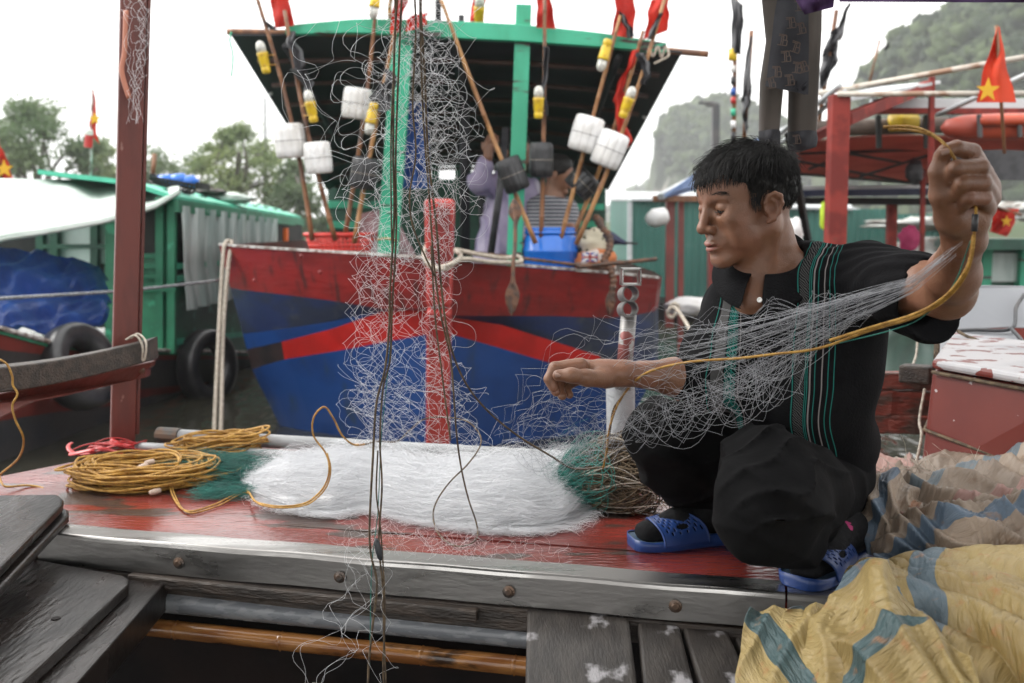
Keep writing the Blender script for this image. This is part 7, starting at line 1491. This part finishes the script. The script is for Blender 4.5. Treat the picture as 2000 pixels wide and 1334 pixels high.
Vv, Ff = strands(cs, .0005); npmesh('loose_fibres', Vv, Ff, m_rope_white, bs)
for (pts, lb) in (([(1668, 1030, 1.95), (1715, 1022, 1.95), (1716, 1038, 1.93), (1640, 1050, 1.9)], 'short pale wooden block under the squatting man beside the beige sack'),):
    mb = MB(); mb.prism([P(*p) for p in pts], (0, .05, -.02)); tag(mb.build('wood_block', m_darkwood, bevel=.003), lb, 'block')
# ================================================================ nets
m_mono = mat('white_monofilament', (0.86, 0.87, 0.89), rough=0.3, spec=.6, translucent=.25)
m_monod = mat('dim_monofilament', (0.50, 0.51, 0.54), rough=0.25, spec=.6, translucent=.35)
m_netw = mat('white_net_mass', (0.90, 0.90, 0.91), (0.80, 0.80, 0.82), ns=60, st=(.12, 1, 1), rough=0.7, bump=2, bs=160, bst=(.08, 1, 1), translucent=.3)
m_netg = mat('green_mesh_twine', (0.02, 0.20, 0.16), (0.012, 0.12, 0.10), ns=30, rough=0.5)
m_lead = mat('pinkish_lead_weight', (0.52, 0.40, 0.32), rough=0.5)
net = thing('fishing_net', 'bundled white fishing net on the red deck with yellow rope coils and brown rope ends', 'fishing net', tuple(PZ(860, 1000, 0)))
def px2w(x, y, h=0.0): return PZ(x, y, h)
# axis of the bundle on the deck, pixel x -> (near edge y, far edge y)
AX = [500, 560, 640, 720, 800, 880, 960, 1040, 1100, 1150]
NEAR = [980, 1000, 1010, 998, 1020, 1032, 1040, 1042, 1036, 1010]; FAR = [905, 888, 880, 880, 884, 890, 895, 892, 880, 880]
g = np.random.default_rng(21)
def sect(x): 
    n_, f_ = pw(AX, NEAR, x), pw(AX, FAR, x); a = PZ(x, n_, .0); b = PZ(x, f_, .0); hh = pw([500, 560, 800, 1060, 1150], [.035, .055, .052, .075, .075], x); b = PZ(x, f_ + hh / 0.63 * (f_ - 450) * .62, .0)
    tt = min(1, max(0, x - 470) / 75) if x < 800 else min(1, max(0, 1195 - x) / 70); kk = .12 + .88 * math.sqrt(max(0, 1 - (1 - tt) ** 2)); c = (a + b) / 2; k2 = kk * (1 + .10 * math.sin(x * .021) + .05 * math.sin(x * .057 + 1)); return c + (a - c) * kk, c + (b - c) * kk, hh * k2
nx, na = 90, 26; G = []
for i in range(nx):
    x = lerp(478, 1185, i / (nx - 1)); a, b, hh = sect(x); c = (a + b) / 2; e = (b - a) / 2; k = 1
    row = []
    for j in range(na):
        q = math.pi * (1.08 * j / (na - 1) - .04); rr = 1 + .10 * mn.noise(Vector((x * .02, q * 1.5, 0))) + .07 * mn.noise(Vector((x * .012, q * 5, 3)))
        row.append(c - e * math.cos(q) * rr * k * .93 + np.array([0, 0, max(-.1, math.sin(q)) * hh * rr * k * .95 + .002]))
    G.append(row)
G = np.array(G); mb = MB(); mb.grid(G); mb.build('white_mesh_core', m_netw, net, smooth=True)
mb = None
def bundle_strands(n, spread, r, x0=500, x1=1150, L0=.08, L1=.35, wild=.2, seed=1, lift=.0):
    g = np.random.default_rng(seed); cs = []
    for _ in range(n):
        xa = g.uniform(x0, x1); g0 = g.random(); q = math.pi * g.beta(.8, .8) * 1.04 - .05; k = 9; dx = g.uniform(L0, L1) * 800 * (1 if g.random() < .5 else -1); pts = []; q1 = q + g.normal(0, .22); ph = g.uniform(0, 6.28); fr = g.uniform(2, 7); am = g.uniform(.002, .012) * wild * 5; off = abs(g.normal(0, spread)) + lift
        for t in np.linspace(0, 1, k):
            x = min(1190 - 20 * g0, max(468 + 30 * g0, xa + dx * (t - .5))); a, b, hh = sect(x); c = (a + b) / 2; e = (b - a) / 2; qq = lerp(q, q1, t) + am * 8 * math.sin(fr * t + ph)
            nrm_ = -nrm(e) * math.cos(qq) + np.array([0, 0, max(0, math.sin(qq))]); p = c - e * math.cos(qq) * .94 + np.array([0, 0, max(0, math.sin(qq)) * hh * .97]) + nrm_ * (off + am * math.sin(fr * t * 1.7 + ph * 2)); p[2] = max(.002, p[2]); pts.append(p)
        cs.append(pts)
    return strands(cs, r)
V, Fq = cat_vf([bundle_strands(6500, .004, .00034, seed=1, wild=.12), bundle_strands(2200, .012, .00028, seed=2, wild=.5)]); npmesh('white_mesh', V, Fq, m_mono, net)
# loose fringe of mesh spilling towards the deck edge and at both ends
cs = []
for _ in range(900):
    x = g.uniform(505, 1170); a, b, hh = sect(min(1150, x)); near = g.random() < .8; p = (a if near else b) + np.array([g.normal(0, .01), 0, .008]); ph = g.uniform(0, 6.28, 3); L_ = g.uniform(.02, .075); d = (a - b); d = nrm(d) * (1 if near else -1); pts = []
    for t in np.linspace(0, 1, 9): q = p + np.array([L_ * 1.1 * math.sin(ph[0] + t * 4.5) * .5, 0, 0]) + d * (L_ * .65 * math.sin(math.pi * t) * (.4 + .6 * abs(math.sin(ph[1])))) + np.array([g.normal(0, .0008), 0, 0]); q[2] = .0025 + .012 * abs(math.sin(t * 5 + ph[2])); pts.append(q)
    cs.append(pts)
V, Fq = strands(cs, .00028); npmesh('loose_mesh', V, Fq, m_mono, net)
# green ends
def tuft(n, pa, pb, sa, sb, hh, m, r, seed, nm, wav=.008, k=9):
    g = np.random.default_rng(seed); cs = []
    pa, pb = np.array(pa), np.array(pb); L_ = nrm(pb - pa); sd_ = np.cross(L_, (0, 0, 1))
    for _ in range(n):
        u, v = g.normal(0, .5), abs(g.normal(0, .45)); ph = g.uniform(0, 6.28, 3); t1 = g.uniform(.75, 1.15); t0 = g.uniform(-.1, .2); pts = []
        for t in np.linspace(t0, t1, k):
            q = lerp(pa, pb, t) + sd_ * (u * lerp(sa, sb, t) + wav * math.sin(t * 6 + ph[0])) ; q[2] += max(.001, v * hh * (1 - .3 * t) + wav * .7 * math.sin(t * 7 + ph[1]) + .004); pts.append(q)
        cs.append(pts)
    V, Fq = strands(cs, r); return npmesh(nm, V, Fq, m, net)
tuft(1300, PZ(505, 935, .004), PZ(330, 915, .004), .085, .075, .045, m_netg, .0004, 31, 'green_mesh'); tuft(280, PZ(500, 965, .002), PZ(390, 962, .002), .05, .06, .012, m_netg, .0004, 32, 'green_mesh', .012)
def loops(n, c, rx, ry, z0, hz, r, m, nm, seed, rot=0.0, tilt=.0, jit=.18, k=34, extra=None, parent=None, n3=6):
    g = np.random.default_rng(seed); c = np.array(c); cs = []
    for i in range(n):
        sx_, sy_ = rx * g.uniform(1 - jit * 2, 1 + jit * .6), ry * g.uniform(1 - jit * 2, 1 + jit * .6); ro = rot + g.normal(0, .10); ph = g.uniform(0, 6.28, 4); of = np.array([g.normal(0, rx * .10), g.normal(0, ry * .10), z0 + hz * g.random()]); t0 = g.uniform(0, 6.28); pts = []
        for a in np.linspace(t0, t0 + 6.3, k):
            rr = 1 + .05 * math.sin(2 * a + ph[0]) + .035 * math.sin(3 * a + ph[1]) + .015 * math.sin(7 * a + ph[2]); x, y = math.cos(a) * sx_ * rr, math.sin(a) * sy_ * rr
            pts.append(c + of + np.array([x * math.cos(ro) - y * math.sin(ro), x * math.sin(ro) + y * math.cos(ro), tilt * x + .006 * math.sin(3 * a + ph[3])]))
        pts = np.array(pts); pts[:, 2] = np.maximum(pts[:, 2], .003); cs.append(pts)
    V, Fq = strands(cs, r, n3); return npmesh(nm, V, Fq, m, parent or net)
loops(44, PZ(280, 942, 0), .150, .110, .004, .055, .0032, m_rope_yellow, 'yellow_rope_coil', 41, .15)
loops(18, PZ(330, 938, 0), .17, .08, .004, .025, .0032, m_rope_yellow, 'yellow_rope_coil', 43, .05)
loops(30, PZ(428, 890, 0), .115, .055, .006, .055, .0032, m_rope_yellow, 'yellow_rope_coil', 42, .12, .10)
# brown rope bundle at the right end
def hank(n, gp, R_, W_, m, r, seed, nm, zc, lo=.55, jit=.25):
    """loops gathered at one point and hanging out to the right as a rounded mass"""
    g = np.random.default_rng(seed); cs = []; gp = np.array(gp)
    for _ in range(n):
        f0 = g.uniform(-.6, 3.6); f1 = f0 + g.normal(0, .5); sc_ = g.uniform(lo, 1.05); ph = g.uniform(0, 6.28, 3); pts = []; sk_ = g.normal(0, .12); o_ = g.normal(0, .012, 3)
        for a in np.linspace(0, 2 * math.pi, 26):
            f = lerp(f0, f1, a / 6.283) + .12 * math.sin(a * 2 + ph[2]); e = W_ * sc_ * math.sin(a) * (1 + .12 * math.sin(3 * a + ph[0])); x = R_ * sc_ * (1 - math.cos(a)) * (1 + sk_)
            e2 = W_ * sc_ * .80 * abs(math.sin(a / 2)); pts.append(gp + o_ * math.sin(a / 2) + np.array([x, -math.cos(f) * e2 + .35 * e * math.sin(f), math.sin(f) * e2 * 1.0 + .35 * e * math.cos(f)]))
        pts = np.array(pts); pts[:, 2] = np.maximum(pts[:, 2] + zc, .003 + .004 * g.random()); cs.append(pts)
    V, Fq = strands(cs, r, 5); return npmesh(nm, V, Fq, m, net)
hg = PZ(1108, 990, 0)
hank(420, hg, .094, .118, m_rope_brown, .0019, 51, 'brown_rope_hank', .065); hank(24, hg + np.array([.0, -.004, 0]), .092, .120, m_rope_white, .0010, 53, 'pale_cord_hank', .068, .85); hank(70, hg + np.array([-.02, 0, 0]), .05, .11, m_netg, .0008, 52, 'green_mesh', .07)
tuft(260, PZ(1150, 975, .02), PZ(1090, 975, .03), .08, .075, .12, m_netg, .0004, 55, 'green_mesh')
for (x, y, dx, dy) in ((279, 911, 9, -4), (266, 918, 9, -6), (303, 960, 11, -4), (292, 903, 9, -3), (700, 871, 9, 1)):
    mb = MB(); a_, b_ = PZ(x - dx, y - dy * .8, .05 if y < 950 else .01), PZ(x + dx, y + dy * .8, .05 if y < 950 else .01); L_ = np.linalg.norm(b_ - a_); mb.lathe([(0, .003), (L_ * .1, .0062), (L_ * .5, .0072), (L_ * .9, .0062), (L_, .003)], a_, b_, n=12)
    mb.build('lead_weight', m_lead, net, smooth=True)
def line(pts, r, m, nm, seg=10, n=6, parent=net):
    mb = MB(); mb.tube(catmull(pts, seg), r, n=n); return mb.build(nm, m, parent, smooth=True)
line([PZ(335, 905, .03), PZ(330, 930, .02), PZ(338, 970, .004), PZ(365, 998, .003), PZ(420, 985, .003), PZ(478, 958, .012), PZ(500, 980, .022), PZ(545, 989, .024), P(592, 984, 2.16), P(618, 968, 2.17), P(636, 945, 2.16), P(643, 915, 2.16), P(636, 885, 2.17), P(612, 850, 2.18), P(613, 815, 2.18), P(633, 795, 2.18), P(650, 815, 2.2), P(668, 850, 2.22), P(690, 868, 2.25), P(712, 868, 2.27)], .0023, m_rope_yellow, 'yellow_line')
line([PZ(338, 905, .03), PZ(334, 930, .02), PZ(342, 968, .004), PZ(368, 1001, .003), PZ(425, 988, .003), PZ(480, 962, .012), PZ(505, 984, .022), PZ(548, 992, .024), P(595, 987, 2.15), P(622, 970, 2.16), P(640, 946, 2.15), P(646, 915, 2.15), P(639, 885, 2.16)], .0018, m_rope_yellow, 'yellow_line')
line([P(712, 868, 2.27), P(740, 862, 2.28), P(775, 862, 2.28), P(800, 840, 2.26), P(830, 818, 2.24), P(870, 815, 2.22), P(910, 822, 2.2), P(935, 845, 2.18), P(938, 870, 2.15), P(915, 905, 2.12), P(880, 940, 2.10), P(855, 975, 2.09), P(846, 1005, 2.07), PZ(855, 1040, .004), PZ(885, 1065, .004), PZ(915, 1064, .004), PZ(932, 1048, .006), P(930, 1020, 2.02), P(915, 975, 2.0), P(902, 920, 1.94), P(893, 860, 1.89), P(888, 800, 1.82), P(880, 700, 1.80), P(862, 620, 1.78), P(848, 520, 1.76), P(838, 380, 1.74), P(828, 250, 1.72), P(822, 100, 1.7), P(820, -40, 1.7)], .0018, m_rope_brown, 'brown_line')
# ---------------------------------------------------------------- the net hanging from the canopy
hn = thing('fishing_net', 'loose white net and twisted cords hanging from above down over the deck edge', 'fishing net', (-.28, 1.85, -.4))
pathx = lambda v: P(pw([0, .2, .45, .62, .8, 1.0], [812, 815, 822, 800, 795, 830], v), pw([0, 1], [-60, 880], v), pw([0, .7, 1], [1.72, 1.84, 2.05], v))
def sinuous(n, path, half, depth, r, seed, lam=.055, A=.012, B=.008, v0=0.0, v1=1.0, Ltot=1.2, drift=3, thin=None):
    """rounded net strands: each runs along the path, weaving side to side the width of a mesh"""
    g = np.random.default_rng(seed); cs = []; N = int((v1 - v0) * Ltot / lam * 20)
    pv = np.linspace(0, 1, 60); PT = np.array([path(v) for v in pv]); HF = np.array([half(v) for v in pv]); DP = np.array([depth(v) for v in pv])
    for _ in range(n):
        a0, a1 = v0, v1
        if thin and g.random() < thin: a0 = g.uniform(v0, lerp(v0, v1, .6)); a1 = min(v1, a0 + g.uniform(.15, .5) * (v1 - v0))
        v = np.linspace(a0, a1, N); c = np.stack([np.interp(v, pv, PT[:, k]) for k in range(3)], 1); h = np.interp(v, pv, HF); dp = np.interp(v, pv, DP)
        u = np.clip(g.uniform(-1, 1) + smooth_noise(N, g.integers(1e9), drift, .35), -1.15, 1.15); w_ = smooth_noise(N, g.integers(1e9), drift, .6); ph = g.uniform(0, 6.28) + (v - a0) * Ltot / lam * 6.28 + smooth_noise(N, g.integers(1e9), 8, .8); am = 1 + smooth_noise(N, g.integers(1e9), 9, .35); p2 = g.choice([0.0, 3.14]) + g.normal(0, .4)
        T_ = np.gradient(c, axis=0); T_ /= np.linalg.norm(T_, axis=1)[:, None]; side = np.stack([T_[:, 2], T_[:, 1] * 0, -T_[:, 0]], 1); side /= np.linalg.norm(side, axis=1)[:, None]
        sc_ = np.minimum(1, h / .03)
        cs.append(c + side * ((u * h + A * am * np.sin(ph) * sc_)[:, None]) + T_ * ((B * .55 * am * np.sin(2 * ph + p2) * sc_)[:, None]) + np.array([0, 1, 0]) * ((w_ * dp + A * .6 * np.cos(ph * .97))[:, None]))
    return strands(cs, r)
parts_ = [sinuous(22, pathx, lambda v: pw([0, .1, .25, .45, .6, .8, 1], [.020, .040, .062, .068, .078, .088, .10], v), lambda v: .05, .00029, 61, lam=.075, A=.019, B=.012, Ltot=.95),
 sinuous(9, pathx, lambda v: pw([0, .1, .25, .45, .6, .8, 1], [.03, .055, .085, .09, .095, .105, .12], v), lambda v: .06, .00028, 67, lam=.095, A=.027, B=.016, Ltot=.95),
 sinuous(14, lambda v: P(pw([0, 1], [840, 862], v), pw([0, 1], [90, 420], v), 1.74), lambda v: pw([0, .5, 1], [.03, .065, .05], v), lambda v: .04, .00029, 68, lam=.075, A=.019, B=.012, Ltot=.32),
 sinuous(9, lambda v: P(pw([0, .15, .35, .6, 1], [770, 690, 655, 700, 765], v), pw([0, 1], [30, 520], v), 1.78), lambda v: pw([0, .25, .5, 1], [.05, .095, .09, .04], v), lambda v: .04, .00032, 62, lam=.10, A=.028, B=.012, Ltot=.5, drift=2),
 sinuous(11, lambda v: P(pw([0, 1], [735, 735], v), pw([0, 1], [480, 880], v), pw([0, 1], [1.8, 2.0], v)), lambda v: .055, lambda v: .03, .00029, 63, lam=.08, A=.022, B=.012, Ltot=.4),
 sinuous(20, lambda v: P(pw([0, 1], [800, 790], v), pw([0, 1], [740, 885], v), pw([0, 1], [1.92, 2.08], v)), lambda v: .12, lambda v: .04, .00028, 69, lam=.06, A=.017, B=.012, Ltot=.2),
 sinuous(7, lambda v: P(pw([0, .5, 1], [740, 735, 690], v), pw([0, 1], [1060, 1420], v), pw([0, 1], [1.70, 1.66], v)), lambda v: pw([0, .5, 1], [.05, .07, .10], v), lambda v: .03, .00022, 64, lam=.11, A=.020, B=.008, Ltot=.33),
 sinuous(26, lambda v: P(pw([0, 1], [640, 1120], v), pw([0, 1], [1035, 1110], v), pw([0, 1], [1.88, 1.80], v)), lambda v: .045, lambda v: .02, .00019, 65, lam=.06, A=.014, B=.010, Ltot=.48, thin=.8)]
V, Fq = cat_vf(parts_); npmesh('white_mesh', V, Fq, m_mono, hn)
cordpx = [([(778, -40), (770, 100), (768, 300), (770, 420), (762, 560), (760, 640), (752, 720), (735, 790), (728, 900), (722, 1020), (724, 1080), (736, 1140), (728, 1220), (720, 1300), (718, 1380)], .0021, m_rope_brown),
          ([(786, -40), (780, 100), (773, 300), (774, 450), (766, 600), (762, 700), (748, 760), (742, 860), (746, 950), (740, 1060), (748, 1150), (750, 1250), (756, 1380)], .0018, m_rope_brown),
          ([(808, -40), (812, 60), (806, 200), (812, 300), (800, 380), (806, 440), (830, 500), (850, 540)], .0018, m_rope_brown),
          ([(770, -40), (772, 60), (764, 250), (764, 400), (766, 500)], .0016, m_rope_brown),
          ([(824, -40), (822, 20), (830, 160), (836, 300), (852, 440), (862, 560), (876, 660), (905, 740), (950, 800), (1010, 850), (1075, 890), (1120, 915), (1180, 912)], .0021, m_rope_brown),
          ([(842, 480), (850, 620), (862, 720), (872, 800), (880, 860)], .0017, m_rope_brown),
          ([(738, 880), (735, 960), (742, 1020), (748, 1100), (752, 1200), (748, 1300), (752, 1380)], .0015, m_rope_brown),
          ([(768, 560), (760, 700), (745, 850), (738, 1000), (726, 1110), (722, 1300)], .0008, m_netg)]
for pts, r_, m_ in cordpx:
    pl = [P(x, y, 1.70 if y < 1000 else 1.70) for x, y in pts]
    if pts[0][0] == 824: pl = [P(x, y, pw([-40, 700, 915], [1.70, 1.78, 1.97], y)) for x, y in pts]
    line(pl, r_, m_, 'cord', parent=hn)
mb = MB(); mb.lathe([(0, .003), (.008, .0055), (.022, .006), (.034, .005), (.04, .002)], P(734, 1052, 1.68), P(740, 1078, 1.68), n=10); mb.build('lead_weight', m_hullg, hn, smooth=True)
# small tangle on top of the left post
V6, F6 = sinuous(9, lambda v: P(pw([0, 1], [258, 262], v), pw([0, 1], [-60, 240], v), 2.83), lambda v: pw([0, .4, 1], [.035, .03, .015], v), lambda v: .012, .00036, 66, lam=.08, A=.016, B=.012, Ltot=.45)
tn = npmesh('net_scrap', V6, F6, m_mono, None); tag(tn, 'scrap of white net snagged on the top of the red post', 'net')
# ---------------------------------------------------------------- the net lifted by the man
ln = thing('fishing_net', 'fan of white net pulled up from the deck to the raised hand of the man', 'fishing net', tuple(PZ(1100, 930, 0)))
lp = [(1000, 885, 2.02), (1080, 830, 1.95), (1180, 770, 1.84), (1290, 740, 1.70), (1420, 705, 1.60), (1540, 655, 1.52), (1660, 605, 1.46), (1780, 560, 1.42), (1890, 468, 1.355)]
hw_ = [.05, .075, .095, .085, .065, .040, .022, .010, .002]
LPW = np.array([P(*p) for p in lp]); tl = np.linspace(0, 1, len(lp))
def lpath(v): return np.array([np.interp(v, tl, LPW[:, c]) for c in range(3)])
lh = lambda v: float(np.interp(v, tl, hw_))
parts_ = [sinuous(20, lpath, lh, lambda v: lh(v) * .4, .00027, 71, lam=.070, A=.010, B=.008, v1=.78, Ltot=1.05), sinuous(10, lpath, lambda v: lh(v) * 1.2, lambda v: lh(v) * .5, .00026, 72, lam=.10, A=.018, B=.012, v0=.03, v1=.74, Ltot=1.05),
 sinuous(7, lambda v: lpath(v) + np.array([0, 0, -.06 * math.sin(math.pi * v)]), lambda v: lh(v) * .6, lambda v: .02, .00026, 75, lam=.09, A=.018, B=.012, v0=.12, v1=.6, Ltot=1.05)]
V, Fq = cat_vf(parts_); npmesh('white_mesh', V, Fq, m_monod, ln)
cs = []; g = np.random.default_rng(77)
for _ in range(46):
    u = g.uniform(-1, 1); v0, v1 = g.uniform(.30, .55), g.uniform(.82, 1.0); ph = g.uniform(0, 6.28, 2); pts = []
    for t in np.linspace(0, 1, 22):
        v = lerp(v0, v1, t); h = np.interp(v, tl, hw_); d = nrm(lpath(min(1, v + .02)) - lpath(max(0, v - .02))); n_ = nrm(np.cross(d, (0, 1, 0))); pts.append(lpath(v) + n_ * (u * h + .004 * math.sin(9 * v + ph[0])) + np.array([0, .006 * math.sin(7 * v + ph[1]), 0]))
    cs.append(pts)
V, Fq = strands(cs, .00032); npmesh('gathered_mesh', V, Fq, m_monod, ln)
cs = []
for _ in range(110):   # loose loops drooping under the fan
    v = g.uniform(.10, .62); c = lpath(v); h = np.interp(v, tl, hw_); w_ = g.uniform(.02, .07); dr = g.uniform(.02, .09); ph = g.uniform(0, 6.28); sgn = 1 if g.random() < .25 else -1; pts = []
    for t in np.linspace(0, 1, 14): pts.append(c + np.array([w_ * (t - .5) * 2 + .01 * math.sin(t * 6 + ph), .02 * math.sin(ph + t * 3), sgn * (h * .5 + dr * math.sin(math.pi * t) * (1 if sgn < 0 else .5)) + w_ * (t - .5) * .5]))
    cs.append(pts)
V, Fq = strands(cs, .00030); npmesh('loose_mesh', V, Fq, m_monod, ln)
# the yellow head rope
line([P(1725, 248, 1.36), P(1780, 248, 1.345), P(1820, 262, 1.33), P(1848, 285, 1.315), P(1866, 312, 1.31), P(1885, 340, 1.34), P(1900, 380, 1.345), P(1906, 410, 1.325), P(1904, 440, 1.32), P(1898, 500, 1.33), P(1880, 548, 1.36), P(1840, 590, 1.39), P(1780, 622, 1.42), P(1700, 645, 1.45), P(1600, 680, 1.49), P(1510, 692, 1.53), P(1440, 700, 1.57), P(1340, 708, 1.64), P(1260, 730, 1.72), P(1215, 775, 1.80), P(1192, 830, 1.86), P(1185, 880, 1.9), P(1178, 915, 1.93)], .0022, m_rope_yellow, 'yellow_rope', parent=ln)
line([P(1735, 252, 1.365), P(1790, 256, 1.35), P(1830, 270, 1.335), P(1852, 292, 1.32)], .0018, m_rope_yellow, 'yellow_rope', parent=ln)
line([P(1902, 460, 1.325), P(1890, 520, 1.345), P(1850, 575, 1.38), P(1790, 612, 1.41), P(1700, 640, 1.445), P(1620, 665, 1.475)], .0026, m_rope_yellow, 'yellow_rope', parent=ln)
mb = MB(); mb.tube([P(1905, 418, 1.318), P(1903, 452, 1.318)], .0042, n=10); mb.build('grey_binding', m_hullg, ln, smooth=True)
line([P(1896, 470, 1.33), P(1860, 560, 1.38), P(1800, 620, 1.41), P(1740, 645, 1.43), P(1640, 670, 1.47)], .0009, m_netg, 'green_thread', parent=ln)
line([P(1215, 775, 1.80), P(1198, 800, 1.84), P(1190, 850, 1.88), P(1180, 905, 1.93)], .0019, m_rope_brown, 'brown_line', parent=ln)
# red strap tangle on the far corner of the deck
m_redstrap = mat('red_plastic_strap', (0.48, 0.035, 0.035), (0.36, 0.02, 0.02), ns=9, rough=0.3)
g = np.random.default_rng(88); mb = MB()
for i in range(9):
    c = PZ(g.uniform(180, 270), g.uniform(872, 890), .008); rx, ry = g.uniform(.04, .11), g.uniform(.02, .05); ph = g.uniform(0, 6.28, 2)
    mb.tube([c + np.array([math.cos(a) * rx, math.sin(a) * ry, .010 + .010 * math.sin(2 * a + ph[0])]) for a in np.linspace(ph[1], ph[1] + g.uniform(3.5, 6), 26)], .0065, n=6, flat=.3)
tag(mb.build('strap_tangle', m_redstrap, smooth=True), 'tangle of red plastic strap at the foot of the red post', 'strap')
mb = MB(); k0 = P(244, 20, 2.86); mb.tube(catmull([P(246, 20, 2.86), P(243, 100, 2.86), P(238, 140, 2.86), P(252, 192, 2.86)], 8), .008, n=6, flat=.5); tag(mb.build('strap_end', mat('faded_orange_strap', (0.42, 0.16, 0.10), rough=.6), smooth=True), 'faded orange strap dangling on the top of the red post', 'strap')
m_haze = bpy.data.materials.new('haze'); m_haze.use_nodes = True; t = m_haze.node_tree; t.nodes.clear()
out = t.nodes.new('ShaderNodeOutputMaterial'); pv = t.nodes.new('ShaderNodeVolumePrincipled')
pv.inputs['Color'].default_value = (0.93, 0.95, 0.97, 1); pv.inputs['Density'].default_value = 0.0012; pv.inputs['Anisotropy'].default_value = 0.2
t.links.new(pv.outputs[0], out.inputs['Volume'])
mb = MB(); mb.box((0, 400, 44), (2900, 1000, 100)); tag(mb.build('haze', m_haze), kind='stuff')
def _fin():
    for o in bpy.data.objects:
        if '_w' in o: del o['_w']
_fin()
